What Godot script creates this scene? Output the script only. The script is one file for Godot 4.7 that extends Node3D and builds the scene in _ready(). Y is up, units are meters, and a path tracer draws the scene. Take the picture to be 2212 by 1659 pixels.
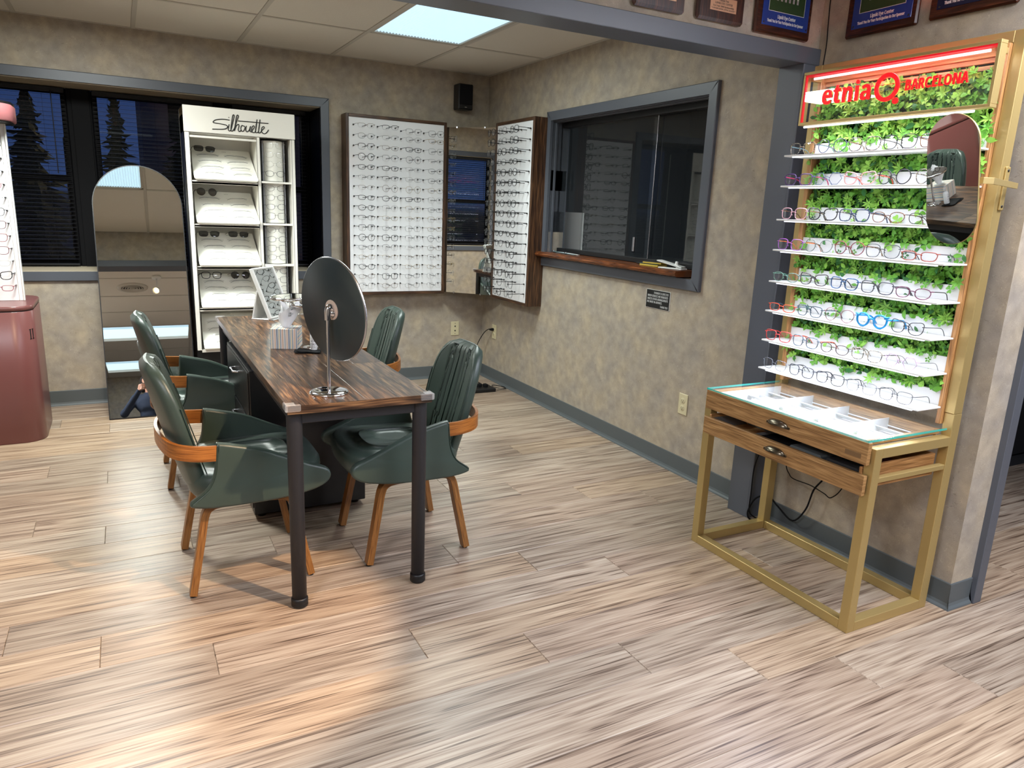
extends Node3D
# An optician's dispensing room at dusk. y up, metres; room corner (back wall / right wall / floor) at the origin.
# Back wall is z = 0, right wall is x = 0, the room lies at x < 0, z > 0.

const H := 2.345
const LEFT := -4.0

var M := {}
var T := {}
var X := Transform3D()
var names := {}
var rng := RandomNumberGenerator.new()
var smooth := false
var uv_off := Vector2.ZERO
var ring_normal := {}

# ------------------------------------------------------------------ mesh helpers
func new_st() -> SurfaceTool:
	var st := SurfaceTool.new()
	st.begin(Mesh.PRIMITIVE_TRIANGLES)
	return st

func face(st: SurfaceTool, p: Array, out: Vector3, uv: Array = [], sm := false) -> void:
	# a convex polygon that faces «out»
	var n: Vector3 = (p[1] - p[0]).cross(p[2] - p[0])
	if p.size() > 3 and n.length_squared() < 1e-16:
		n = (p[2] - p[0]).cross(p[3] - p[0])
	var flip := n.dot(out) > 0.0
	for i in range(1, p.size() - 1):
		var tri := [0, i + 1, i] if flip else [0, i, i + 1]
		for k in tri:
			st.set_smooth_group(0 if sm else -1)
			st.set_uv(uv[k] if uv.size() else Vector2.ZERO)
			st.add_vertex(X * (p[k] as Vector3))

func uvs_of(p: Array, out: Vector3, grain: int, o: Vector2) -> Array:
	var a := out.abs()
	var dom := 0 if a.x >= a.y and a.x >= a.z else (1 if a.y >= a.z else 2)
	var ua := grain
	if grain == dom:
		ua = (dom + 1) % 3
	var va := 3 - dom - ua
	var r := []
	for q in p:
		r.append(Vector2(q[ua], q[va]) + o)
	return r

func box(st: SurfaceTool, c: Vector3, s: Vector3, bev := 0.003, grain := 0) -> void:
	var h := s * 0.5
	bev = minf(bev, minf(h.x, minf(h.y, h.z)) * 0.9)
	var o := uv_off
	for ax in 3:
		for sg in [-1.0, 1.0]:
			var out := Vector3.ZERO
			out[ax] = sg
			var b := (ax + 1) % 3
			var d := (ax + 2) % 3
			var pts := []
			for q in [[-1, -1], [1, -1], [1, 1], [-1, 1]]:
				var v := Vector3.ZERO
				v[ax] = h[ax] * sg
				v[b] = (h[b] - bev) * q[0]
				v[d] = (h[d] - bev) * q[1]
				pts.append(c + v)
			face(st, pts, out, uvs_of(pts, out, grain, o))
	if bev <= 0.0002:
		return
	for ax in 3:
		var b := (ax + 1) % 3
		var d := (ax + 2) % 3
		for sb in [-1.0, 1.0]:
			for sd in [-1.0, 1.0]:
				var out := Vector3.ZERO
				out[b] = sb
				out[d] = sd
				var pts := []
				for q in [[-1, 0], [1, 0], [1, 1], [-1, 1]]:
					var v := Vector3.ZERO
					v[ax] = (h[ax] - bev) * q[0]
					v[b] = (h[b] - (bev if q[1] == 1 else 0.0)) * sb
					v[d] = (h[d] - (0.0 if q[1] == 1 else bev)) * sd
					pts.append(c + v)
				face(st, pts, out, uvs_of(pts, out, grain, o))
	for sx in [-1.0, 1.0]:
		for sy in [-1.0, 1.0]:
			for sz in [-1.0, 1.0]:
				var sgn := Vector3(sx, sy, sz)
				var i := h - Vector3.ONE * bev
				var pts := [c + Vector3(h.x, i.y, i.z) * sgn, c + Vector3(i.x, h.y, i.z) * sgn, c + Vector3(i.x, i.y, h.z) * sgn]
				face(st, pts, sgn, uvs_of(pts, sgn, grain, o))

func span(st: SurfaceTool, a: Vector3, b: Vector3, bev := 0.003, grain := 0) -> void:
	box(st, (a + b) * 0.5, (b - a).abs(), bev, grain)

func loft(st: SurfaceTool, rings: Array, cap := true, sm := true, closed := false, vflip := false) -> void:
	# rings: arrays of points of the same count; smooth skin between them
	var n: int = rings[0].size()
	var cents := []
	for r in rings:
		var c := Vector3.ZERO
		for p in r:
			c += p
		cents.append(c / n)
	var vlen := 0.0
	var last := rings.size() if closed else rings.size() - 1
	for i in last:
		var r0: Array = rings[i]
		var r1: Array = rings[(i + 1) % rings.size()]
		var c0: Vector3 = cents[i]
		var c1: Vector3 = cents[(i + 1) % rings.size()]
		var step := (c1 - c0).length()
		var ulen := 0.0
		for j in n:
			var k := (j + 1) % n
			var w: float = (r0[j] - r0[k]).length()
			var a: Vector3 = r0[j]
			var b: Vector3 = r0[k]
			var c: Vector3 = r1[k]
			var d: Vector3 = r1[j]
			var out := (a + b + c + d) * 0.25 - (c0 + c1) * 0.5
			var uv := [Vector2(vlen, ulen), Vector2(vlen, ulen + w), Vector2(vlen + step, ulen + w), Vector2(vlen + step, ulen)]
			if vflip:
				uv = [Vector2(ulen, vlen), Vector2(ulen + w, vlen), Vector2(ulen + w, vlen + step), Vector2(ulen, vlen + step)]
			if a.is_equal_approx(b):
				face(st, [a, c, d], out, [uv[0], uv[2], uv[3]], sm)
			elif c.is_equal_approx(d):
				face(st, [a, b, c], out, [uv[0], uv[1], uv[2]], sm)
			else:
				face(st, [a, b, c, d], out, uv, sm)
			ulen += w
		vlen += step
	if cap and not closed:
		for e in [0, rings.size() - 1]:
			var r: Array = rings[e]
			var o: Vector3 = cents[e] - cents[1 if e == 0 else e - 1]
			if o.length() < 1e-7:
				continue
			for j in n:
				if not (r[j] as Vector3).is_equal_approx(r[(j + 1) % n]):
					face(st, [cents[e], r[j], r[(j + 1) % n]], o, [Vector2(0, 0), Vector2(r[j].x, r[j].z), Vector2(r[(j + 1) % n].x, r[(j + 1) % n].z)], false)

func frames(path: Array, up := Vector3.ZERO, closed := false) -> Array:
	var out := []
	var nrm := Vector3.ZERO
	var n := path.size()
	for i in n:
		var a: Vector3 = path[(i - 1 + n) % n] if (i > 0 or closed) else path[i]
		var b: Vector3 = path[(i + 1) % n] if (i < n - 1 or closed) else path[i]
		var t := (b - a).normalized()
		if up != Vector3.ZERO:
			nrm = (up - t * up.dot(t)).normalized()
		elif nrm == Vector3.ZERO:
			var g := Vector3.UP if absf(t.y) < 0.9 else Vector3.RIGHT
			nrm = (g - t * g.dot(t)).normalized()
		else:
			nrm = (nrm - t * nrm.dot(t)).normalized()
		out.append([t, nrm, t.cross(nrm)])
	return out

func tube(st: SurfaceTool, path: Array, r, sides := 6, closed := false) -> void:
	var fr := frames(path, Vector3.ZERO, closed)
	var rings := []
	for i in path.size():
		var ring := []
		var rad: float = r[i] if r is Array else r
		for k in sides:
			var a := TAU * k / sides
			ring.append(path[i] + (fr[i][1] * cos(a) + fr[i][2] * sin(a)) * rad)
		rings.append(ring)
	loft(st, rings, true, true, closed)

func sweep(st: SurfaceTool, path: Array, prof: Array, up: Vector3, sm := false, closed := false) -> void:
	# prof: Vector2 (along «up», along side)
	var fr := frames(path, up, closed)
	var rings := []
	for i in path.size():
		var ring := []
		for q in prof:
			ring.append(path[i] + fr[i][1] * q.x + fr[i][2] * q.y)
		rings.append(ring)
	loft(st, rings, true, sm, closed)

func rect_prof(a: float, b: float) -> Array:
	var c := minf(a, b) * 0.12
	return [Vector2(-a + c, -b), Vector2(a - c, -b), Vector2(a, -b + c), Vector2(a, b - c), Vector2(a - c, b), Vector2(-a + c, b), Vector2(-a, b - c), Vector2(-a, -b + c)]

func lathe(st: SurfaceTool, prof: Array, seg := 32, sm := true) -> void:
	# prof: Vector2(radius, height) round the y axis
	var rings := []
	for q in prof:
		var ring := []
		for k in seg:
			var a := TAU * k / seg
			ring.append(Vector3(cos(a) * q.x, q.y, sin(a) * q.x))
		rings.append(ring)
	for i in rings.size() - 1:
		var mid: Vector2 = (prof[i] + prof[i + 1]) * 0.5
		var d: Vector2 = prof[i + 1] - prof[i]
		var nn := Vector2(d.y, -d.x)
		for j in seg:
			var k := (j + 1) % seg
			var a := TAU * (j + 0.5) / seg
			var out := Vector3(cos(a) * nn.x, nn.y, sin(a) * nn.x)
			if nn.length() < 1e-9:
				continue
			var pts := [rings[i][j], rings[i][k], rings[i + 1][k], rings[i + 1][j]]
			if prof[i].x < 1e-6:
				pts = [rings[i][j], rings[i + 1][k], rings[i + 1][j]]
			elif prof[i + 1].x < 1e-6:
				pts = [rings[i][j], rings[i][k], rings[i + 1][k]]
			face(st, pts, out, uvs_of(pts, out, 0, Vector2.ZERO), sm and mid.x > 0.0)

func extrude(st: SurfaceTool, poly: PackedVector2Array, z0: float, z1: float, bev := 0.0) -> void:
	# a polygon in the xy plane given thickness along z
	var inner := poly
	if bev > 0.0:
		var off := Geometry2D.offset_polygon(poly, -bev)
		if off.size() and off[0].size() == poly.size():
			inner = off[0]
			# align the start of the inset ring with the outline
			var best := 0
			for i in inner.size():
				if inner[i].distance_to(poly[0]) < inner[best].distance_to(poly[0]):
					best = i
			var turned := PackedVector2Array()
			for i in inner.size():
				turned.append(inner[(best + i) % inner.size()])
			inner = turned
			if turned.size() > 1 and Geometry2D.is_polygon_clockwise(turned) != Geometry2D.is_polygon_clockwise(poly):
				inner = poly
				bev = 0.0
		else:
			bev = 0.0
	var tris := Geometry2D.triangulate_polygon(inner)
	for i in range(0, tris.size(), 3):
		for s in [[z0, Vector3.FORWARD], [z1, Vector3.BACK]]:
			var pts := []
			for k in 3:
				var q := inner[tris[i + k]]
				pts.append(Vector3(q.x, q.y, s[0]))
			var o: Vector3 = s[1] * signf(z1 - z0)
			face(st, pts, o, uvs_of(pts, Vector3(0, 0, 1), 0, uv_off))
	var cw := Geometry2D.is_polygon_clockwise(poly)
	var zb := bev * signf(z1 - z0)
	var n := poly.size()
	for i in n:
		var a := poly[i]
		var b := poly[(i + 1) % n]
		var d := b - a
		if d.length() < 1e-7:
			continue
		var o2 := Vector2(d.y, -d.x) * (-1.0 if cw else 1.0)
		var out := Vector3(o2.x, o2.y, 0)
		var pts := [Vector3(a.x, a.y, z0 + zb), Vector3(b.x, b.y, z0 + zb), Vector3(b.x, b.y, z1 - zb), Vector3(a.x, a.y, z1 - zb)]
		face(st, pts, out, uvs_of(pts, out, 2, uv_off))
		if bev > 0.0:
			var ia := inner[i]
			var ib := inner[(i + 1) % n]
			pts = [Vector3(a.x, a.y, z0 + zb), Vector3(b.x, b.y, z0 + zb), Vector3(ib.x, ib.y, z0), Vector3(ia.x, ia.y, z0)]
			face(st, pts, out.normalized() - Vector3(0, 0, signf(z1 - z0)), uvs_of(pts, Vector3(0, 0, 1), 0, uv_off))
			pts = [Vector3(a.x, a.y, z1 - zb), Vector3(b.x, b.y, z1 - zb), Vector3(ib.x, ib.y, z1), Vector3(ia.x, ia.y, z1)]
			face(st, pts, out.normalized() + Vector3(0, 0, signf(z1 - z0)), uvs_of(pts, Vector3(0, 0, 1), 0, uv_off))

func slab(st: SurfaceTool, outline: Array, half: float) -> void:
	# a rounded pad of the given outline (x, y), thickness 2 * half along z
	var n := outline.size()
	var poly := PackedVector2Array(outline)
	var ccw := not Geometry2D.is_polygon_clockwise(poly)
	var nrm := []
	for i in n:
		var d: Vector2 = (outline[(i + 1) % n] - outline[(i - 1 + n) % n]).normalized()
		nrm.append(Vector2(d.y, -d.x) * (1.0 if ccw else -1.0))
	var layers := [[-1.0, 0.010], [-0.85, 0.004], [-0.5, 0.0008], [0.0, 0.0], [0.5, 0.0008], [0.85, 0.004], [1.0, 0.010]]
	var rings := []
	for l in layers:
		var ring := []
		for i in n:
			var q: Vector2 = outline[i] - nrm[i] * l[1]
			ring.append(Vector3(q.x, q.y, l[0] * half))
		rings.append(ring)
	for k in layers.size() - 1:
		for i in n:
			var j := (i + 1) % n
			var m: Vector2 = nrm[i] + nrm[j]
			face(st, [rings[k][i], rings[k][j], rings[k + 1][j], rings[k + 1][i]], Vector3(m.x, m.y, (layers[k][0] + layers[k + 1][0]) * 0.2), [], true)
	var flat := PackedVector2Array()
	for q in rings[0]:
		flat.append(Vector2(q.x, q.y))
	var tris := Geometry2D.triangulate_polygon(poly)
	for s in [-1.0, 1.0]:
		for i in range(0, tris.size(), 3):
			var p := []
			for k in 3:
				var q := flat[tris[i + k]]
				p.append(Vector3(q.x, q.y, s * half))
			face(st, p, Vector3(0, 0, s), [], true)

func curve(pts: Array, steps := 6, closed := false) -> Array:
	# Catmull-Rom through the points
	var out := []
	var n := pts.size()
	var last := n if closed else n - 1
	for i in last:
		var p0 = pts[(i - 1 + n) % n] if (closed or i > 0) else pts[i]
		var p1 = pts[i]
		var p2 = pts[(i + 1) % n]
		var p3 = pts[(i + 2) % n] if (closed or i < n - 2) else p2
		for k in steps:
			var t := float(k) / steps
			out.append(0.5 * ((2.0 * p1) + (p2 - p0) * t + (2.0 * p0 - 5.0 * p1 + 4.0 * p2 - p3) * t * t + (3.0 * p1 - p0 - 3.0 * p2 + p3) * t * t * t))
	if not closed:
		out.append(pts[n - 1])
	return out

func done(st: SurfaceTool) -> ArrayMesh:
	st.generate_normals()
	return st.commit()

# ------------------------------------------------------------------ scene helpers
func numbered(called: String) -> String:
	var k: int = names.get(called, 0)
	names[called] = k + 1
	return called if k == 0 else "%s_%03d" % [called, k]

func part(called: String, m: Mesh, material: Material, parent: Node) -> MeshInstance3D:
	var o := MeshInstance3D.new()
	o.name = called
	o.mesh = m
	o.material_override = material
	o.cast_shadow = GeometryInstance3D.SHADOW_CASTING_SETTING_ON
	parent.add_child(o, true)
	return o

func thing(called: String, label: String, category: String, at := Vector3.ZERO, group := "") -> Node3D:
	var o := Node3D.new()
	o.name = numbered(called)
	add_child(o)
	o.position = at
	tag(o, label, category, group)
	return o

func tag(o: Node, label: String, category: String, group := "") -> void:
	o.set_meta("label", label)
	o.set_meta("category", category)
	if group:
		o.set_meta("group", group)

func struct(called: String, m: Mesh, material: Material, label := "", category := "") -> MeshInstance3D:
	var o := MeshInstance3D.new()
	o.name = numbered(called)
	o.mesh = m
	o.material_override = material
	add_child(o)
	o.set_meta("kind", "structure")
	if label:
		o.set_meta("label", label)
		o.set_meta("category", category)
	return o

func area_light(called: String, at: Vector3, dir: Vector3, size: Vector2, energy: float, color: Color, up := Vector3.BACK) -> void:
	var l := AreaLight3D.new()
	l.name = called
	l.area_size = size
	l.light_energy = energy
	l.light_color = color
	l.area_normalize_energy = true
	l.shadow_enabled = true
	l.area_range = 15.0
	l.area_attenuation = 2.0
	add_child(l, true)
	l.look_at_from_position(at, at + dir, up)

func spot_light(called: String, at: Vector3, target: Vector3, energy: float, angle: float, color: Color, size := 0.02, soft := 0.35) -> void:
	var l := SpotLight3D.new()
	l.name = called
	l.light_energy = energy
	l.spot_angle = angle
	l.spot_angle_attenuation = soft
	l.spot_range = 15.0
	l.spot_attenuation = 2.0
	l.light_color = color
	l.light_size = size
	l.shadow_enabled = true
	add_child(l, true)
	l.look_at_from_position(at, target, Vector3(0.01, 1, 0.02))

# ------------------------------------------------------------------ materials and textures
func mat(called: String, c: Color, rough := 0.5, metal := 0.0, spec := 0.5) -> StandardMaterial3D:
	var m := StandardMaterial3D.new()
	m.resource_name = called
	m.albedo_color = c
	m.roughness = rough
	m.metallic = metal
	m.metallic_specular = spec
	M[called] = m
	return m

func glow(called: String, c: Color, e: float) -> StandardMaterial3D:
	var m := mat(called, c, 0.5)
	m.emission_enabled = true
	m.emission = c
	m.emission_energy_multiplier = e
	return m

func glass(called: String, c: Color, a: float, rough := 0.02) -> StandardMaterial3D:
	var m := mat(called, Color(c.r, c.g, c.b, a), rough)
	m.transparency = BaseMaterial3D.TRANSPARENCY_ALPHA
	return m

func noise_img(sd: int, freq: float, w: int, h: int, oct := 4, kind := FastNoiseLite.TYPE_SIMPLEX) -> Image:
	var n := FastNoiseLite.new()
	n.seed = sd
	n.noise_type = kind
	n.frequency = freq
	n.fractal_octaves = oct
	var im := n.get_seamless_image(w, h)
	im.convert(Image.FORMAT_L8)
	return im

func stretched(sd: int, freq: float, w0: int, h0: int, w: int, h: int, oct := 4) -> PackedByteArray:
	var im := noise_img(sd, freq, w0, h0, oct)
	# wrap-safe resize: paste three copies side by side, resize, cut the middle
	var wide := Image.create(w0 * 3, h0, false, Image.FORMAT_L8)
	for i in 3:
		wide.blit_rect(im, Rect2i(0, 0, w0, h0), Vector2i(i * w0, 0))
	wide.resize(w * 3, h, Image.INTERPOLATE_CUBIC)
	return wide.get_region(Rect2i(w, 0, w, h)).get_data()

func wood_tex(called: String, w: int, h: int, stops: Array, sd: int, fine := 0.35, contrast := 1.0, knots := 0.0, stretch := 16) -> ImageTexture:
	var broad := stretched(sd, 0.04, w / stretch, h / 2, w, h, 3)
	var mid := stretched(sd + 1, 0.05, w / stretch, h, w, h, 3)
	var thin := stretched(sd + 2, 0.16, w / (stretch + 16), h, w, h, 2)
	var dark := stretched(sd + 3, 0.055, w / stretch, h, w, h, 2)
	var out := PackedByteArray()
	out.resize(w * h * 3)
	var lut := []
	for i in 256:
		var t := i / 255.0
		var c: Color = stops[0][1]
		for s in stops.size() - 1:
			if t >= stops[s][0]:
				c = stops[s][1].lerp(stops[s + 1][1], clampf((t - stops[s][0]) / (stops[s + 1][0] - stops[s][0]), 0, 1))
		lut.append(c)
	for i in w * h:
		var v := (broad[i] * 0.45 + mid[i] * 0.35 + thin[i] * fine) / (0.8 + fine)
		var d := dark[i]
		if d > 172:
			v -= (d - 172) * (0.9 + knots)
		v = (v - 128.0) * contrast * 1.6 + 128.0
		var c: Color = lut[clampi(int(v), 0, 255)]
		out[i * 3] = int(c.r * 255)
		out[i * 3 + 1] = int(c.g * 255)
		out[i * 3 + 2] = int(c.b * 255)
	var t := ImageTexture.create_from_image(Image.create_from_data(w, h, false, Image.FORMAT_RGB8, out))
	T[called] = t
	return t

func wood_mat(called: String, tex: Texture2D, per_metre: Vector2, rough := 0.4, spec := 0.5, tint := Color.WHITE) -> StandardMaterial3D:
	var m := mat(called, tint, rough, 0.0, spec)
	m.albedo_texture = tex
	m.uv1_scale = Vector3(per_metre.x, per_metre.y, 1)
	return m

func wallpaper_tex() -> void:
	var s := 1024
	var base := noise_img(11, 0.012, s, s, 5).get_data()
	var soft := noise_img(12, 0.004, s, s, 3).get_data()
	var v1 := noise_img(13, 0.022, s, s, 3).get_data()
	var v2 := noise_img(14, 0.018, s, s, 3).get_data()
	var m1 := noise_img(15, 0.022, s, s, 2).get_data()
	var m2 := noise_img(16, 0.018, s, s, 2).get_data()
	var grain := noise_img(17, 0.2, s, s, 2).get_data()
	var out := PackedByteArray()
	out.resize(s * s * 3)
	var bump := PackedByteArray()
	bump.resize(s * s)
	var c0 := Vector3(166, 155, 139)
	for i in s * s:
		var k := 1.0 + (base[i] - 128) / 128.0 * 0.07 + (soft[i] - 128) / 128.0 * 0.03 + (grain[i] - 128) / 128.0 * 0.03
		var warm := (soft[i] - 128) / 128.0 * 5.0
		var b := 128.0 + (base[i] - 128) * 0.25 + (grain[i] - 128) * 0.2
		var l1 := 1.0 - absf(v1[i] - 128.0) / 4.5
		if l1 > 0.0 and m1[i] > 128:
			var q: float = l1 * minf((m1[i] - 128) / 30.0, 1.0)
			k += 0.16 * q
			b += 60.0 * q
		var l2 := 1.0 - absf(v2[i] - 124.0) / 3.0
		if l2 > 0.0 and m2[i] > 132:
			var q: float = l2 * minf((m2[i] - 132) / 30.0, 1.0)
			k -= 0.2 * q
			b -= 50.0 * q
		out[i * 3] = clampi(int(c0.x * k + warm), 0, 255)
		out[i * 3 + 1] = clampi(int(c0.y * k + warm * 0.5), 0, 255)
		out[i * 3 + 2] = clampi(int(c0.z * k - warm * 0.6), 0, 255)
		bump[i] = clampi(int(b), 0, 255)
	T.wallpaper = ImageTexture.create_from_image(Image.create_from_data(s, s, false, Image.FORMAT_RGB8, out))
	T.wallpaper_relief = ImageTexture.create_from_image(Image.create_from_data(s, s, false, Image.FORMAT_L8, bump))

func build_materials() -> void:
	wallpaper_tex()
	var wp := mat("wallpaper", Color(1, 1, 1), 0.62, 0.0, 0.4)
	wp.albedo_texture = T.wallpaper
	wp.uv1_triplanar = true
	wp.uv1_world_triplanar = true
	wp.uv1_scale = Vector3.ONE / 1.15
	wp.heightmap_enabled = true
	wp.heightmap_texture = T.wallpaper_relief
	wp.heightmap_scale = 0.12
	mat("trim_grey", Color8(84, 88, 96), 0.38, 0.0, 0.5)
	mat("base_grey", Color8(86, 92, 94), 0.5, 0.0, 0.45)
	mat("cream", Color8(176, 164, 142), 0.6)
	mat("tile", Color8(214, 208, 196), 0.9, 0.0, 0.2)
	var tn := noise_img(31, 0.18, 512, 512, 3)
	T.tile_relief = ImageTexture.create_from_image(tn)
	M.tile.heightmap_enabled = true
	M.tile.heightmap_texture = T.tile_relief
	M.tile.heightmap_scale = 0.12
	M.tile.uv1_triplanar = true
	M.tile.uv1_world_triplanar = true
	M.tile.uv1_scale = Vector3.ONE * 2.0
	mat("grid", Color8(186, 180, 168), 0.6)
	mat("black", Color8(14, 14, 16), 0.45)
	mat("black_soft", Color8(18, 18, 20), 0.85, 0.0, 0.3)
	mat("black_metal", Color8(34, 34, 38), 0.5, 0.0, 0.5)
	mat("black_board", Color8(15, 15, 17), 0.35)
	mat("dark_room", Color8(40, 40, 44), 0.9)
	mat("bronze", Color8(9, 9, 12), 0.7, 0.0, 0.3)
	mat("slat", Color8(17, 18, 23), 0.45)
	mat("chrome", Color8(225, 225, 228), 0.06, 1.0)
	mat("silver", Color8(190, 190, 195), 0.25, 1.0)
	mat("mirror", Color8(225, 228, 226), 0.0, 1.0)
	mat("white_plastic", Color8(226, 226, 222), 0.35)
	mat("white_board", Color8(238, 239, 241), 0.12, 0.0, 0.5)
	mat("display_white", Color8(234, 231, 222), 0.4)
	mat("tray_white", Color8(240, 239, 230), 0.3)
	mat("groove", Color8(60, 60, 60), 0.6)
	mat("ink", Color8(12, 12, 12), 0.5)
	mat("ivory", Color8(206, 196, 160), 0.4)
	mat("slot", Color8(40, 38, 34), 0.6)
	mat("pink_shell", Color8(112, 68, 66), 0.3, 0.0, 0.5)
	mat("pink_cap", Color8(136, 84, 86), 0.4)
	mat("gold", Color8(186, 162, 106), 0.42, 0.55)
	mat("steel_grey", Color8(150, 152, 156), 0.35, 0.6)
	mat("antique", Color8(110, 102, 88), 0.28, 1.0)
	mat("foliage_back", Color8(30, 58, 24), 0.9, 0.0, 0.2)
	mat("screen_white", Color8(214, 216, 214), 0.6)
	mat("green_leather", Color8(55, 69, 62), 0.36, 0.0, 0.5)
	M.green_leather.heightmap_enabled = true
	M.green_leather.heightmap_texture = T.tile_relief
	M.green_leather.heightmap_scale = 0.02
	M.green_leather.uv1_triplanar = true
	M.green_leather.uv1_scale = Vector3.ONE * 9.0
	M.green_leather.rim_enabled = true
	M.green_leather.rim = 0.25
	mat("stitch", Color8(38, 56, 48), 0.6)
	mat("disk_back", Color8(44, 54, 56), 0.38)
	mat("disk_hub", Color8(206, 184, 166), 0.3)
	mat("tissue", Color8(236, 236, 238), 0.8)
	M.tissue.backlight_enabled = true
	M.tissue.backlight = Color(0.4, 0.4, 0.4)
	mat("clear_guard", Color(0.95, 0.95, 0.95, 0.14), 0.15)
	M.clear_guard.transparency = BaseMaterial3D.TRANSPARENCY_ALPHA
	mat("bottle_white", Color8(232, 232, 230), 0.35)
	mat("yellow", Color8(196, 168, 70), 0.4)
	mat("teal", Color8(90, 120, 124), 0.6)
	glass("lens", Color(0.95, 0.97, 1.0), 0.03)
	glass("dark_lens", Color(0.02, 0.02, 0.03), 0.93)
	glass("brown_lens", Color(0.12, 0.07, 0.04), 0.9)
	glass("pane", Color(0.8, 0.85, 0.9), 0.02, 0.0)
	glass("glass_top", Color(0.8, 0.95, 0.95), 0.03, 0.0)
	glass("glass_edge", Color(0.2, 0.75, 0.7), 0.6, 0.1)
	glass("acrylic", Color(0.95, 0.95, 0.95), 0.03, 0.0)
	# woods
	var ft := wood_tex("floor", 2048, 1024, [[0.0, Color8(84, 68, 57)], [0.22, Color8(128, 110, 95)], [0.45, Color8(165, 147, 129)], [0.7, Color8(182, 166, 148)], [1.0, Color8(206, 193, 174)]], 41, 0.3, 0.78, 0.25, 42)
	var fine := noise_img(47, 0.02, 512, 512, 3)
	for i in 4:
		var m := wood_mat("floor_%d" % i, ft, Vector2(1.0 / 1.5, 1.0 / 0.75), 0.36, 0.45, [Color(1, 1, 1), Color(0.95, 0.93, 0.92), Color(1, 0.97, 0.93), Color(0.92, 0.92, 0.92)][i])
		m.heightmap_enabled = true
		m.heightmap_texture = ft
		m.heightmap_scale = 0.006
	var wt := wood_tex("walnut", 1024, 512, [[0.0, Color8(38, 28, 22)], [0.35, Color8(72, 54, 41)], [0.6, Color8(100, 77, 57)], [1.0, Color8(142, 113, 82)]], 61, 0.35, 1.25)
	for i in 3:
		wood_mat("walnut_%d" % i, wt, Vector2(1.0 / 0.9, 1.0 / 0.4), 0.28, 0.5, [Color(1, 1, 1), Color(0.85, 0.82, 0.8), Color(1.08, 1.0, 0.92)][i])
	var ot := wood_tex("oak", 1024, 512, [[0.0, Color8(112, 78, 44)], [0.4, Color8(150, 112, 68)], [0.7, Color8(174, 134, 86)], [1.0, Color8(196, 158, 108)]], 71, 0.6, 0.9)
	wood_mat("oak", ot, Vector2(1.0 / 0.8, 1.0 / 0.3), 0.5)
	wood_mat("oak_pale", ot, Vector2(1.0 / 0.8, 1.0 / 0.3), 0.5, 0.5, Color(1.12, 1.08, 1.06))
	var dt := wood_tex("dark_oak", 512, 512, [[0.0, Color8(34, 20, 12)], [0.45, Color8(66, 42, 26)], [0.7, Color8(92, 62, 38)], [1.0, Color8(120, 84, 54)]], 81, 0.6, 1.2)
	wood_mat("dark_oak", dt, Vector2(1.0 / 0.5, 1.0 / 0.25), 0.4)
	wood_mat("counter_wood", dt, Vector2(1.0 / 0.5, 1.0 / 0.25), 0.22, 0.5, Color(1.35, 1.15, 1.0))
	wood_mat("plaque_wood", dt, Vector2(1.0 / 0.3, 1.0 / 0.2), 0.3, 0.5, Color(0.8, 0.62, 0.6))
	wood_mat("chair_wood", ot, Vector2(1.0 / 0.6, 1.0 / 0.2), 0.35, 0.5, Color(0.86, 0.76, 0.62))
	wood_mat("band_wood", ot, Vector2(1.0 / 0.6, 1.0 / 0.2), 0.3, 0.5, Color(0.98, 0.80, 0.58))
	for q in [["leaf_mid", Color8(96, 158, 50)], ["leaf_light", Color8(138, 190, 74)], ["leaf_dark", Color8(44, 104, 46)], ["leaf_blue", Color8(66, 124, 76)]]:
		var lm := mat(q[0], q[1], 0.45, 0.0, 0.4)
		lm.backlight_enabled = true
		lm.backlight = Color(0.18, 0.2, 0.1)
	var lv := mat("leaf_many", Color.WHITE, 0.45, 0.0, 0.4)
	lv.vertex_color_use_as_albedo = true
	lv.backlight_enabled = true
	lv.backlight = Color(0.18, 0.2, 0.1)
	# lamps
	glow("panel_glow", Color8(196, 224, 240), 0.9)
	glow("led_glow", Color8(240, 244, 255), 1.1)
	glow("red_glow", Color8(255, 16, 26), 0.85)
	glow("red_edge_glow", Color8(220, 14, 34), 0.4)
	glow("bulb_glow", Color8(255, 226, 180), 6.0)
	glow("street_glow", Color8(255, 226, 150), 1.2)
# ------------------------------------------------------------------ the room
func _ready() -> void:
	rng.seed = 7
	build_camera_and_light()
	build_materials()
	build_floor()
	build_walls()
	build_ceiling()
	build_back_window()
	build_left_window()
	build_pay_window()
	build_outside()
	build_table()
	build_chairs()
	build_table_items()
	build_arch_mirror()
	build_brand_stand()
	build_kiosk()
	build_boards()
	build_corner_things()
	build_counter_items()
	build_display()
	build_plaques()
	build_person()

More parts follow.
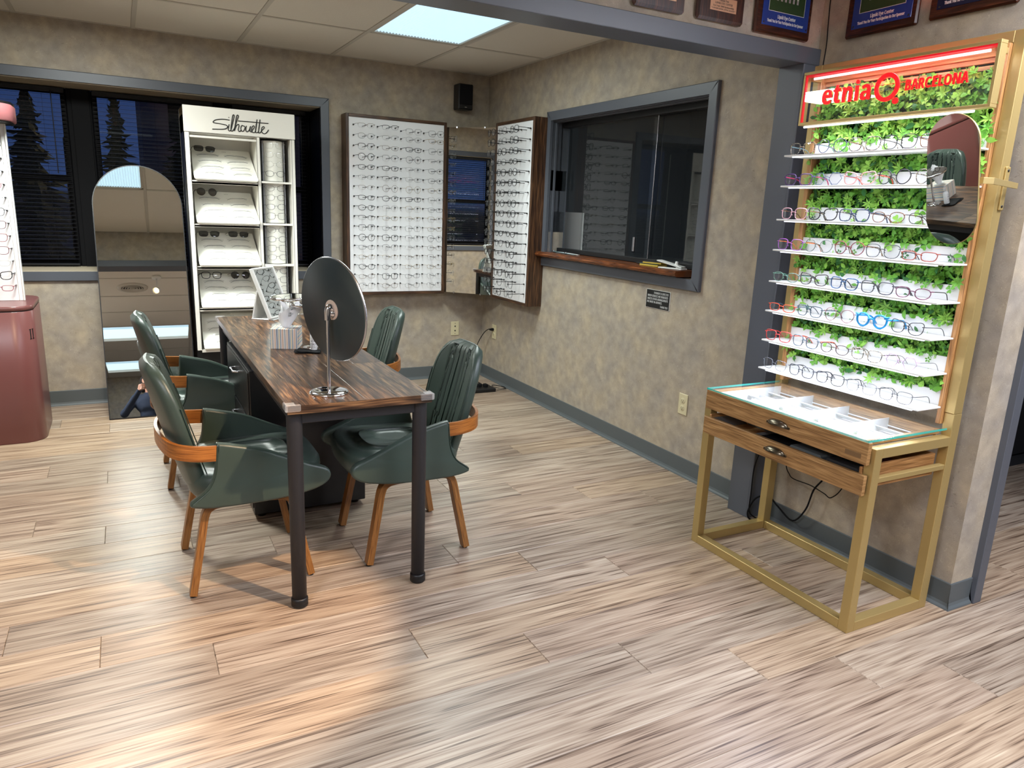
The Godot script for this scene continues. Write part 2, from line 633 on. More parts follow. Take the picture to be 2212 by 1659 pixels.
func build_camera_and_light() -> void:
	var cam := Camera3D.new()
	cam.name = "camera"
	cam.fov = 55.8203
	cam.near = 0.05
	cam.far = 200.0
	cam.position = Vector3(-2.5836, 1.3648, 5.3817)
	cam.basis = Basis.from_euler(Vector3(-0.2365, -0.4927, 0.0420), EULER_ORDER_YXZ)
	add_child(cam)
	cam.current = true
	var env := Environment.new()
	env.background_mode = Environment.BG_SKY
	var sky := Sky.new()
	var sm := ProceduralSkyMaterial.new()
	sm.sky_top_color = Color(0.09, 0.15, 0.31)
	sm.sky_horizon_color = Color(0.16, 0.24, 0.41)
	sm.sky_curve = 0.2
	sm.ground_bottom_color = Color(0.02, 0.02, 0.03)
	sm.ground_horizon_color = Color(0.06, 0.07, 0.11)
	sm.sky_energy_multiplier = 1.0
	sm.ground_energy_multiplier = 1.0
	sky.sky_material = sm
	env.sky = sky
	env.tonemap_mode = Environment.TONE_MAPPER_LINEAR
	env.tonemap_exposure = 1.0
	env.sdfgi_enabled = true
	env.ssao_enabled = true
	env.ssil_enabled = true
	var we := WorldEnvironment.new()
	we.name = "environment"
	we.environment = env
	add_child(we)
	# ceiling panels; those that the arched mirror shows head-on shine no brighter than their lenses
	var cool := Color8(226, 236, 232)
	var soft_warm := Color8(236, 240, 234)
	var neutral := Color8(240, 243, 255)
	area_light("panel_light", Vector3(-0.912, H - 0.03, 1.456), Vector3.DOWN, Vector2(0.56, 1.16), 1.8, cool)
	area_light("panel_light", Vector3(-2.742, H - 0.03, 1.17), Vector3.DOWN, Vector2(0.56, 0.58), 3.6, soft_warm)
	# the prismatic lenses throw most of their light down, little sideways
	spot_light("panel_light", Vector3(-0.912, H - 0.05, 1.456), Vector3(-0.912, 0, 1.456), 2.6, 66.0, cool, 0.2, 0.6)
	spot_light("panel_light", Vector3(-2.742, H - 0.05, 1.17), Vector3(-2.742, 0, 1.17), 4.4, 68.0, soft_warm, 0.2, 0.6)
	area_light("panel_light", Vector3(-2.6, H - 0.03, 6.411), Vector3.DOWN, Vector2(1.16, 0.56), 0.12, cool)
	area_light("panel_light", Vector3(-2.6, H - 0.03, 8.241), Vector3.DOWN, Vector2(1.16, 0.56), 0.12, cool)
	area_light("panel_light", Vector3(-0.16, H - 0.03, 6.411), Vector3.DOWN, Vector2(1.16, 0.56), 9.0, neutral)
	area_light("panel_light", Vector3(-0.16, H - 0.03, 4.581), Vector3.DOWN, Vector2(1.16, 0.56), 5.0, neutral)
	area_light("panel_light", Vector3(-3.605, H - 0.03, 5.191), Vector3.DOWN, Vector2(0.7, 0.56), 8.0, neutral)

func build_floor() -> void:
	var st := new_st()
	span(st, Vector3(LEFT - 0.12, -0.16, -0.12), Vector3(3.6, -0.012, 9.1), 0.0)
	var fl := struct("floor", done(st), M.dark_room)
	# planks 176 mm wide and 1.49 m long laid along x, end joints stepped
	var L := 1.49
	var cyc := [-1.507, -1.248, -0.938, -0.645, -0.353]
	for r in range(0, 33):
		var z0 := 0.004 + 0.176 * r
		var z1 := z0 + 0.176
		if r == 0:
			z0 = 0.0
		var j: float
		if r <= 10:
			j = cyc[(r + 3) % 5]
		elif r <= 18:
			j = cyc[(r - 11) % 5]
		elif r == 19:
			j = -0.352
		else:
			j = cyc[(r - 20) % 5]
		var xmax := 0.12 if z1 < 3.0 else 3.2
		while j > LEFT:
			j -= L
		while j < xmax:
			var a := maxf(j, LEFT)
			var b := minf(j + L, xmax)
			j += L
			if b - a < 0.02:
				continue
			if a > 1.3 and z1 < 3.2:
				continue
			var s2 := new_st()
			uv_off = Vector2(rng.randf() * 1.5, rng.randf() * 0.75)
			X = Transform3D(Basis(), Vector3((a + b) * 0.5, -0.006, (z0 + z1) * 0.5))
			box(s2, Vector3.ZERO, Vector3(b - a - 0.0008, 0.012, z1 - z0 - 0.0008), 0.0016, 0)
			X = Transform3D()
			part("plank", done(s2), M["floor_%d" % rng.randi_range(0, 3)], fl)
	uv_off = Vector2.ZERO

func wall_with_hole(called: String, axis: int, plane: float, thick: float, a0: float, a1: float, b0: float, b1: float, top := H, y0 := 0.0, y1 := 0.0, material := "wallpaper") -> Node3D:
	# axis 2: wall across z spanning x; axis 0: wall across x spanning z. a = extent, b/y = hole
	var st := new_st()
	var bits := []
	if y1 > y0:
		bits = [[a0, b0, 0.0, top], [b1, a1, 0.0, top], [b0, b1, 0.0, y0], [b0, b1, y1, top]]
	else:
		bits = [[a0, a1, 0.0, top]]
	for q in bits:
		if q[1] - q[0] < 0.001 or q[3] - q[2] < 0.001:
			continue
		if axis == 2:
			span(st, Vector3(q[0], q[2], plane), Vector3(q[1], q[3], plane + thick), 0.0)
		else:
			span(st, Vector3(plane, q[2], q[0]), Vector3(plane + thick, q[3], q[1]), 0.0)
	return struct(called, done(st), M[material])

func baseboard(called: String, path: Array) -> void:
	# cove base: 0.1 m high with a flared toe; path runs with the room on its left
	var prof := [Vector2(0.0, 0.0), Vector2(0.1, 0.0), Vector2(0.1, 0.003), Vector2(0.097, 0.0045), Vector2(0.022, 0.0045), Vector2(0.012, 0.008), Vector2(0.005, 0.015), Vector2(0.0, 0.017)]
	var st := new_st()
	for i in path.size() - 1:
		var a: Vector3 = path[i]
		var b: Vector3 = path[i + 1]
		var t := (b - a).normalized()
		var side := t.cross(Vector3.UP)
		var ext0 := 0.0
		var ext1 := 0.0
		# outward corner: lengthen so that the runs meet
		if i > 0 and (a - path[i - 1]).normalized().cross(t).y > 0.5:
			ext0 = 1.0
		if i < path.size() - 2 and t.cross((path[i + 2] - b).normalized()).y > 0.5:
			ext1 = 1.0
		var r0 := []
		var r1 := []
		for q in prof:
			r0.append(a + Vector3.UP * q.x + side * q.y - t * q.y * ext0)
			r1.append(b + Vector3.UP * q.x + side * q.y + t * q.y * ext1)
		loft(st, [r0, r1], true, false)
	struct(called, done(st), M.base_grey)

func build_walls() -> void:
	# back wall with the wide window
	wall_with_hole("wall_back", 2, -0.34, 0.34, LEFT - 0.12, 0.0, -3.88, -1.303, H + 0.1, 0.868, 2.002)
	# right wall with the payment window
	wall_with_hole("wall_right", 0, 0.0, 0.12, -0.34, 3.05, 1.0, 2.5, H + 0.1, 1.05, 1.945)
	# the wall that the gold display stands against, and its end
	wall_with_hole("wall_display", 0, 0.0, 0.13, 3.05, 4.022, 0, 0, H + 0.1)
	# left wall with a window
	wall_with_hole("wall_left", 0, LEFT - 0.12, 0.12, 0.0, 9.1, 0.95, 2.24, H + 0.1, 0.868, 2.002)
	wall_with_hole("wall_front", 2, 9.0, 0.12, LEFT - 0.12, 3.6, 0, 0, H + 0.1)
	wall_with_hole("wall_far_right", 0, 3.5, 0.12, 3.0, 9.0, 0, 0, H + 0.1)
	# end wall beside the doorway on the right
	wall_with_hole("wall_doorway", 2, 3.90, 0.122, 1.30, 3.5, 0, 0, H + 0.1)
	var st := new_st()
	span(st, Vector3(0.13, 2.03, 3.90), Vector3(1.3, H + 0.1, 4.022), 0.0)
	struct("wall_over_doorway", done(st), M.wallpaper)
	# dark room beyond the doorway, and the dark office behind the payment window
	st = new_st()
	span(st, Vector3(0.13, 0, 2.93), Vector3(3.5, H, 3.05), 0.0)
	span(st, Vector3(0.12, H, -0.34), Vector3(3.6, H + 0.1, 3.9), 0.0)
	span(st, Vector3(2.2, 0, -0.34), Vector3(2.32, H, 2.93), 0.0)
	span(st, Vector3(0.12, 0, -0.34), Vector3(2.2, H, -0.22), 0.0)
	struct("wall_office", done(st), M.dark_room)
	# header over the wide opening between the two rooms
	st = new_st()
	span(st, Vector3(LEFT, 2.0, 2.995), Vector3(0.0, H + 0.1, 3.107), 0.0)
	struct("wall_header", done(st), M.wallpaper)
	# its grey casing: soffit, front and rear faces, and the jamb on the right
	st = new_st()
	span(st, Vector3(LEFT, 1.988, 2.99), Vector3(-0.087, 2.0005, 3.112), 0.001)
	span(st, Vector3(LEFT, 1.988, 3.1065), Vector3(0.0, 2.0505, 3.121), 0.002)
	span(st, Vector3(LEFT, 1.988, 2.978), Vector3(0.0, 2.0505, 2.9955), 0.002)
	struct("trim_1", done(st), M.trim_grey)
	st = new_st()
	span(st, Vector3(-0.087, 0.0, 2.99), Vector3(0.0, 1.988, 3.112), 0.001)
	span(st, Vector3(-0.087, 0.0, 3.107), Vector3(-0.001, 1.988, 3.121), 0.003)
	struct("trim_2", done(st), M.trim_grey)
	# door casing on the right
	st = new_st()
	span(st, Vector3(0.128, 0.0, 3.90), Vector3(0.175, 2.03, 4.046), 0.002)
	span(st, Vector3(0.128, 2.03, 3.90), Vector3(1.3, 2.08, 4.04), 0.002)
	span(st, Vector3(1.255, 0.0, 3.90), Vector3(1.3, 2.03, 4.046), 0.002)
	struct("door_1", done(st), M.trim_grey)
	baseboard("baseboard_back", [Vector3(LEFT, 0, 0), Vector3(0, 0, 0)])
	baseboard("baseboard_right", [Vector3(0, 0, 0), Vector3(0, 0, 2.99)])
	baseboard("baseboard_display", [Vector3(0, 0, 3.121), Vector3(0, 0, 4.022), Vector3(0.128, 0, 4.022)])
	baseboard("baseboard_left", [Vector3(LEFT, 0, 9.0), Vector3(LEFT, 0, 0.0)])

func build_ceiling() -> void:
	var st := new_st()
	span(st, Vector3(LEFT - 0.12, H + 0.1, -0.34), Vector3(3.6, H + 0.2, 9.12), 0.0)
	var ce := struct("ceiling", done(st), M.dark_room)
	# T-bar grid of the bay: runners along z, cross tees along x
	var xs := []
	for k in 6:
		xs.append(-0.607 - 0.61 * k)
	var zs := [0.8465, 2.0665]
	var g := new_st()
	for x in xs:
		span(g, Vector3(x - 0.012, H, 0.0), Vector3(x + 0.012, H + 0.03, 2.995), 0.0)
	for z in zs:
		span(g, Vector3(LEFT, H + 0.0005, z - 0.012), Vector3(0, H + 0.03, z + 0.012), 0.0)
	span(g, Vector3(LEFT, H, 0.0), Vector3(0, H + 0.03, 0.02), 0.0)
	span(g, Vector3(-0.022, H, 0.0), Vector3(0, H + 0.03, 2.995), 0.0)
	span(g, Vector3(LEFT, H, 0.0), Vector3(LEFT + 0.02, H + 0.03, 2.995), 0.0)
	part("ceiling_grid", done(g), M.grid, ce)
	var xe := [LEFT]
	for k in 6:
		xe.append(xs[5 - k])
	xe.append(0.0)
	var ze := [0.0, 0.8465, 2.0665, 2.995]
	for i in xe.size() - 1:
		for k in 3:
			if k == 1 and (absf(xe[i] + 1.217) < 0.01 or absf(xe[i] + 3.047) < 0.01):
				continue
			ceiling_tile(ce, xe[i], xe[i + 1], ze[k], ze[k + 1])
	# front room: tiles four feet along x
	g = new_st()
	var zz := []
	var z := 3.107
	var zn := 3.666
	while z < 8.95:
		zz.append([z, minf(zn, 9.0)])
		z = zn
		zn += 0.61
	for q in zz:
		span(g, Vector3(LEFT, H + 0.0005, q[1] - 0.012), Vector3(3.5, H + 0.03, q[1] + 0.012), 0.0)
	var xx := [LEFT, -3.21, -1.99, -0.77, 0.45, 1.67, 2.89, 3.5]
	for x in xx:
		span(g, Vector3(x - 0.012, H, 3.107), Vector3(x + 0.012, H + 0.03, 9.0), 0.0)
	part("ceiling_grid", done(g), M.grid, ce)
	for q in zz:
		for i in xx.size() - 1:
			if q[0] < 3.9 and xx[i] > 0.4:
				pass
			var cx: float = (xx[i] + xx[i + 1]) * 0.5
			var cz: float = (q[0] + q[1]) * 0.5
			if absf(cz - 6.411) < 0.1 and (absf(cx + 2.6) < 0.1 or absf(cx + 0.16) < 0.1):
				continue
			if absf(cz - 8.241) < 0.1 and absf(cx + 2.6) < 0.1:
				continue
			if absf(cz - 4.581) < 0.1 and absf(cx + 0.16) < 0.1:
				continue
			if absf(cz - 5.191) < 0.1 and absf(cx + 3.605) < 0.1:
				continue
			ceiling_tile(ce, xx[i], xx[i + 1], q[0], q[1])
	# recessed fluorescent panels
	light_panel("recessed ceiling light panel in the bay, partly cut off by the header", -1.217, -0.607, 0.8465, 2.0665, true)
	light_panel("recessed ceiling light panel over the bay, seen only in the arched mirror", -3.047, -2.437, 0.8465, 2.0665, true)
	light_panel("recessed front room ceiling light panel mirrored across the tall arched mirror", -3.21, -1.99, 6.106, 6.716, false)
	light_panel("recessed front room ceiling light panel on the right, behind the viewer", -0.77, 0.45, 6.106, 6.716, false)
	light_panel("rearmost recessed front room ceiling light panel, mirrored low in the arched mirror", -3.21, -1.99, 7.936, 8.546, false)
	light_panel("recessed front room ceiling light panel on the right, nearest the header", -0.77, 0.45, 4.276, 4.886, false)
	light_panel("short recessed front room ceiling light panel by the left wall", LEFT, -3.21, 4.886, 5.496, false)
	vent("round white ceiling air vent above the back window", Vector3(-3.30, H, 0.62))
	vent("round white ceiling air vent of the front room, seen in the arched mirror", Vector3(-2.65, H, 4.58))
	track_head(Vector3(-2.39, H, 4.22), Vector3(-3.4, 0.9, 2.2), "small ceiling spotlight with lit bulb, reflected in the arched mirror", 3.0, 22.0)
	track_head(Vector3(-1.40, H, 4.05), Vector3(-2.75, 0.0, 3.0), "small ceiling spotlight aimed at the floor before the left chairs", 6.0, 21.0)

func ceiling_tile(ce: Node, x0: float, x1: float, z0: float, z1: float) -> void:
	if x1 - x0 < 0.05 or z1 - z0 < 0.05:
		return
	var st := new_st()
	span(st, Vector3(x0 + 0.009, H + 0.004, z0 + 0.009), Vector3(x1 - 0.009, H + 0.02, z1 - 0.009), 0.004)
	part("ceiling_tile", done(st), M.tile, ce)

func light_panel(label: String, x0: float, x1: float, z0: float, z1: float, along_z: bool) -> void:
	var c := Vector3((x0 + x1) / 2, H, (z0 + z1) / 2)
	var o := thing("ceiling_light", label, "ceiling light", c, "recessed ceiling light panels")
	var w := (x1 - x0) / 2
	var d := (z1 - z0) / 2
	var st := new_st()
	for s in [-1.0, 1.0]:
		span(st, Vector3(s * (w - 0.03), 0.0015, -d + 0.012), Vector3(s * (w - 0.012), 0.03, d - 0.012), 0.001)
		span(st, Vector3(-w + 0.012, 0.0015, s * (d - 0.03)), Vector3(w - 0.012, 0.03, s * (d - 0.012)), 0.001)
	part("frame", done(st), M.grid, o)
	# ribbed lens: rounded flutes along the long side
	st = new_st()
	var across := w - 0.03 if along_z else d - 0.03
	var long := d - 0.03 if along_z else w - 0.03
	var n := 28
	var prev := []
	for i in n * 4 + 1:
		var u := -across + 2.0 * across * i / (n * 4)
		var y := 0.011 + 0.005 * cos(TAU * i / 4.0)
		var a := Vector3(u, y, -long) if along_z else Vector3(-long, y, u)
		var b := Vector3(u, y, long) if along_z else Vector3(long, y, u)
		if i > 0:
			face(st, [prev[0], prev[1], b, a], Vector3.DOWN)
		prev = [a, b]
	part("lens", done(st), M.panel_glow, o)
	st = new_st()
	span(st, Vector3(-w + 0.012, 0.03, -d + 0.012), Vector3(w - 0.012, 0.05, d - 0.012), 0.0)
	part("housing", done(st), M.white_plastic, o)

func vent(label: String, at: Vector3) -> void:
	var o := thing("ceiling_vent", label, "air vent", at)
	var st := new_st()
	lathe(st, [Vector2(0.165, 0.004), Vector2(0.163, -0.004), Vector2(0.13, -0.014), Vector2(0.118, -0.012), Vector2(0.118, 0.004)], 48)
	part("flange", done(st), M.grid, o)
	for k in 4:
		st = new_st()
		var r := 0.104 - 0.026 * k
		lathe(st, [Vector2(r, 0.0), Vector2(r + 0.006, -0.016), Vector2(r + 0.002, -0.018), Vector2(r - 0.008, -0.002)], 40)
		part("louver", done(st), M.grid, o)
	st = new_st()
	lathe(st, [Vector2(0.118, 0.003), Vector2(0.001, 0.003)], 32)
	part("duct", done(st), M.black_soft, o)

func track_head(at: Vector3, target: Vector3, label: String, energy: float, angle: float) -> void:
	var o := thing("spotlight", label, "spotlight", at, "ceiling spotlights")
	var st := new_st()
	lathe(st, [Vector2(0.0, 0.003), Vector2(0.05, 0.003), Vector2(0.05, -0.02), Vector2(0.045, -0.026), Vector2(0.0, -0.026)], 24)
	part("canopy", done(st), M.white_plastic, o)
	st = new_st()
	tube(st, [Vector3(0, -0.02, 0), Vector3(0, -0.14, 0)], 0.008, 8)
	part("stem", done(st), M.white_plastic, o)
	var dir := (target - (at + Vector3(0, -0.215, 0))).normalized()
	var b := Basis.looking_at(dir, Vector3(0.01, 1, 0.02)) * Basis(Vector3.RIGHT, -PI / 2)
	st = new_st()
	X = Transform3D(b, Vector3(0, -0.16, 0))
	lathe(st, [Vector2(0.0, -0.03), Vector2(0.024, -0.028), Vector2(0.03, 0.0), Vector2(0.042, 0.05), Vector2(0.039, 0.05), Vector2(0.026, 0.0), Vector2(0.0, -0.02)], 24)
	X = Transform3D()
	part("shade", done(st), M.white_plastic, o)
	st = new_st()
	X = Transform3D(b, Vector3(0, -0.16, 0))
	var prof := []
	for i in 9:
		var a := PI * i / 8.0
		prof.append(Vector2(sin(a) * 0.022, 0.02 - cos(a) * 0.022))
	lathe(st, prof, 16)
	X = Transform3D()
	part("bulb", done(st), M.bulb_glow, o)
	spot_light("track_light", at + Vector3(0, -0.16, 0) + dir * 0.056, target, energy, angle, Color8(255, 218, 178), 0.02)
# ------------------------------------------------------------------ windows
func casing(st: SurfaceTool, axis: int, plane: float, dir: float, a0: float, a1: float, y0: float, y1: float, w: float, th := 0.018) -> void:
	# a mitred flat casing round an opening a0..a1, y0..y1, w wide, standing «th» proud of the wall
	var o := [Vector2(a0 - w, y0 - w), Vector2(a1 + w, y0 - w), Vector2(a1 + w, y1 + w), Vector2(a0 - w, y1 + w)]
	var i := [Vector2(a0, y0), Vector2(a1, y0), Vector2(a1, y1), Vector2(a0, y1)]
	var to3 := func(q: Vector2, d: float) -> Vector3:
		return Vector3(q.x, q.y, plane + d * dir) if axis == 2 else Vector3(plane + d * dir, q.y, q.x)
	var nrm: Vector3 = Vector3(0, 0, dir) if axis == 2 else Vector3(dir, 0, 0)
	for k in 4:
		var n := (k + 1) % 4
		var mid: Vector2 = (o[k] + o[n]) * 0.5
		var inm: Vector2 = (i[k] + i[n]) * 0.5
		var away: Vector3 = to3.call(mid, 0.0) - to3.call(inm, 0.0)
		var e := 0.004
		var od: Vector2 = (mid - inm).normalized() * e
		var oa: Vector2 = o[k] - od
		var ob: Vector2 = o[n] - od
		face(st, [to3.call(o[k], 0.0), to3.call(o[n], 0.0), to3.call(o[n], th - e), to3.call(o[k], th - e)], away)
		face(st, [to3.call(o[k], th - e), to3.call(o[n], th - e), to3.call(ob, th), to3.call(oa, th)], away + nrm)
		face(st, [to3.call(i[k], 0.0), to3.call(i[n], 0.0), to3.call(i[n], th), to3.call(i[k], th)], -away)
		face(st, [to3.call(oa, th), to3.call(ob, th), to3.call(i[n], th), to3.call(i[k], th)], nrm)

func build_back_window() -> void:
	var st := new_st()
	casing(st, 2, 0.0, 1.0, -3.88, -1.303, 0.868, 2.002, 0.059)
	var w := struct("window_1", done(st), M.trim_grey)
	st = new_st()
	span(st, Vector3(-3.88, 1.996, -0.335), Vector3(-1.303, 2.002, 0.0), 0.0)
	span(st, Vector3(-3.88, 0.868, -0.335), Vector3(-1.303, 0.874, 0.001), 0.0)
	part("reveal", done(st), M.cream, w)
	st = new_st()
	span(st, Vector3(-1.309, 0.874, -0.335), Vector3(-1.303, 1.996, 0.0), 0.0)
	span(st, Vector3(-3.88, 0.874, -0.335), Vector3(-3.874, 1.996, 0.0), 0.0)
	part("side_reveal", done(st), M.bronze, w)
	var units := [[-3.874, -2.844], [-2.70, -1.97], [-1.85, -1.345]]
	st = new_st()
	for q in [[-2.844, -2.70], [-1.97, -1.85], [-1.345, -1.309]]:
		span(st, Vector3(q[0], 0.874, -0.36), Vector3(q[1], 1.996, -0.30), 0.006)
		span(st, Vector3(q[0] + 0.03, 0.874, -0.30), Vector3(q[1] - 0.012, 1.996, -0.29), 0.002)
	part("mullion", done(st), M.bronze, w)
	for q in units:
		sash(w, 2, -0.34, q[0], q[1], 0.874, 1.996)
		blind(w, 2, -0.272, q[0] + 0.004, q[1] - 0.004, 0.885, 1.99)

func sash(w: Node, axis: int, plane: float, a0: float, a1: float, y0: float, y1: float) -> void:
	var st := new_st()
	var f := func(aa: float, ya: float, ab: float, yb: float, d0: float, d1: float) -> void:
		if axis == 2:
			span(st, Vector3(aa, ya, plane + d0), Vector3(ab, yb, plane + d1), 0.002)
		else:
			span(st, Vector3(plane + d0, ya, aa), Vector3(plane + d1, yb, ab), 0.002)
	f.call(a0, y1 - 0.035, a1, y1, -0.02, 0.02)
	f.call(a0, y0, a1, y0 + 0.045, -0.02, 0.02)
	f.call(a0, y0, a0 + 0.03, y1, -0.02, 0.02)
	f.call(a1 - 0.03, y0, a1, y1, -0.02, 0.02)
	f.call(a0, 1.417, a1, 1.463, -0.015, 0.022)
	part("sash", done(st), M.bronze, w)
	st = new_st()
	if axis == 2:
		face(st, [Vector3(a0, y0, plane), Vector3(a1, y0, plane), Vector3(a1, y1, plane), Vector3(a0, y1, plane)], Vector3.BACK)
	else:
		face(st, [Vector3(plane, y0, a0), Vector3(plane, y0, a1), Vector3(plane, y1, a1), Vector3(plane, y1, a0)], Vector3.RIGHT)
	part("pane", done(st), M.pane, w)

func blind(w: Node, axis: int, plane: float, a0: float, a1: float, y0: float, y1: float) -> void:
	var st := new_st()
	var ca := (a0 + a1) / 2
	var at := Vector3(ca, 0, plane) if axis == 2 else Vector3(plane, 0, ca)
	var sz := func(l: float, h: float, d: float) -> Vector3:
		return Vector3(l, h, d) if axis == 2 else Vector3(d, h, l)
	box(st, at + Vector3(0, y1 - 0.014, 0), sz.call(a1 - a0, 0.028, 0.03), 0.002)
	box(st, at + Vector3(0, y0 + 0.006, 0), sz.call(a1 - a0, 0.012, 0.022), 0.002)
	for s in [-0.38, 0.0, 0.38]:
		var off: Vector3 = sz.call((a1 - a0) * s, 0.0, 0.0)
		tube(st, [at + off + Vector3(0, y0, 0), at + off + Vector3(0, y1, 0)], 0.0007, 4)
	tube(st, [at + sz.call((a1 - a0) * 0.43, 0.0, 0.0) + sz.call(0.0, y1 - 0.02, 0.02), at + sz.call((a1 - a0) * 0.43, 0.0, 0.0) + sz.call(0.0, y1 - 0.52, 0.02)], 0.003, 6)
	part("blind_rail", done(st), M.slat, w)
	st = new_st()
	X = Transform3D(Basis(Vector3.RIGHT, 0.12) if axis == 2 else Basis(Vector3.BACK, 0.12), Vector3.ZERO)
	box(st, Vector3.ZERO, sz.call(a1 - a0 - 0.004, 0.0012, 0.024), 0.0)
	X = Transform3D()
	var m := done(st)
	var y := y1 - 0.045
	while y > y0 + 0.02:
		var o := part("slat", m, M.slat, w)
		o.position = at + Vector3(0, y, 0)
		y -= 0.0255

func build_left_window() -> void:
	var st := new_st()
	casing(st, 0, LEFT, 1.0, 0.95, 2.24, 0.868, 2.002, 0.059)
	var w := struct("window_3", done(st), M.trim_grey)
	st = new_st()
	span(st, Vector3(LEFT - 0.11, 1.996, 0.95), Vector3(LEFT, 2.002, 2.24), 0.0)
	span(st, Vector3(LEFT - 0.11, 0.868, 0.95), Vector3(LEFT, 0.874, 2.24), 0.0)
	part("reveal", done(st), M.cream, w)
	sash(w, 0, LEFT - 0.095, 0.95, 2.24, 0.874, 1.996)
	blind(w, 0, LEFT - 0.04, 0.954, 2.236, 0.885, 1.99)

func build_pay_window() -> void:
	var st := new_st()
	casing(st, 0, 0.0, -1.0, 0.997, 2.5, 1.05, 1.945, 0.058, 0.02)
	var w := struct("window_2", done(st), M.trim_grey)
	st = new_st()
	span(st, Vector3(0.0, 1.05, 0.985), Vector3(0.13, 1.945, 1.0), 0.0)
	span(st, Vector3(0.0, 1.05, 2.5), Vector3(0.13, 1.945, 2.515), 0.0)
	span(st, Vector3(0.0, 1.94, 0.985), Vector3(0.13, 1.955, 2.515), 0.0)
	# stop bead a little in from the casing
	span(st, Vector3(0.018, 1.05, 1.0), Vector3(0.034, 1.94, 1.006), 0.001)
	span(st, Vector3(0.018, 1.934, 1.0), Vector3(0.034, 1.94, 2.5), 0.001)
	part("jamb", done(st), M.trim_grey, w)
	st = new_st()
	span(st, Vector3(0.075, 1.905, 1.0), Vector3(0.125, 1.94, 2.5), 0.002)
	part("upper_track", done(st), M.black, w)
	st = new_st()
	span(st, Vector3(0.075, 1.09, 1.0), Vector3(0.125, 1.118, 2.5), 0.002)
	part("lower_track", done(st), M.black, w)
	for q in [[0.09, 1.0, 1.99], [0.11, 1.93, 2.5]]:
		st = new_st()
		face(st, [Vector3(q[0], 1.11, q[1]), Vector3(q[0], 1.11, q[2]), Vector3(q[0], 1.91, q[2]), Vector3(q[0], 1.91, q[1])], Vector3.LEFT)
		part("sliding_pane", done(st), M.pane, w)
	st = new_st()
	span(st, Vector3(0.0895, 1.11, 1.985), Vector3(0.0945, 1.91, 1.99), 0.0005)
	part("pane_edge", done(st), M.silver, w)
	st = new_st()
	span(st, Vector3(0.082, 1.15, 1.845), Vector3(0.0895, 1.235, 1.862), 0.002)
	part("finger_pull", done(st), M.silver, w)
	# wooden counter with a rounded nose, notched round the casing on the right
	st = new_st()
	var prof := [Vector2(-0.0325, 1.056), Vector2(-0.056, 1.056), Vector2(-0.067, 1.061), Vector2(-0.071, 1.0725), Vector2(-0.067, 1.084), Vector2(-0.056, 1.089), Vector2(0.074, 1.089), Vector2(0.074, 1.056)]
	var r0 := []
	var r1 := []
	for q in prof:
		r0.append(Vector3(q.x, q.y, 1.0))
		r1.append(Vector3(q.x, q.y, 2.43))
	loft(st, [r0, r1], true, false)
	var r2 := []
	var r3 := []
	for q in prof:
		r2.append(Vector3(minf(q.x, -0.0215), q.y, 0.925))
		r3.append(Vector3(minf(q.x, -0.0215), q.y, 1.0))
	loft(st, [r2, r3], true, false)
	part("counter", done(st), M.counter_wood, w)

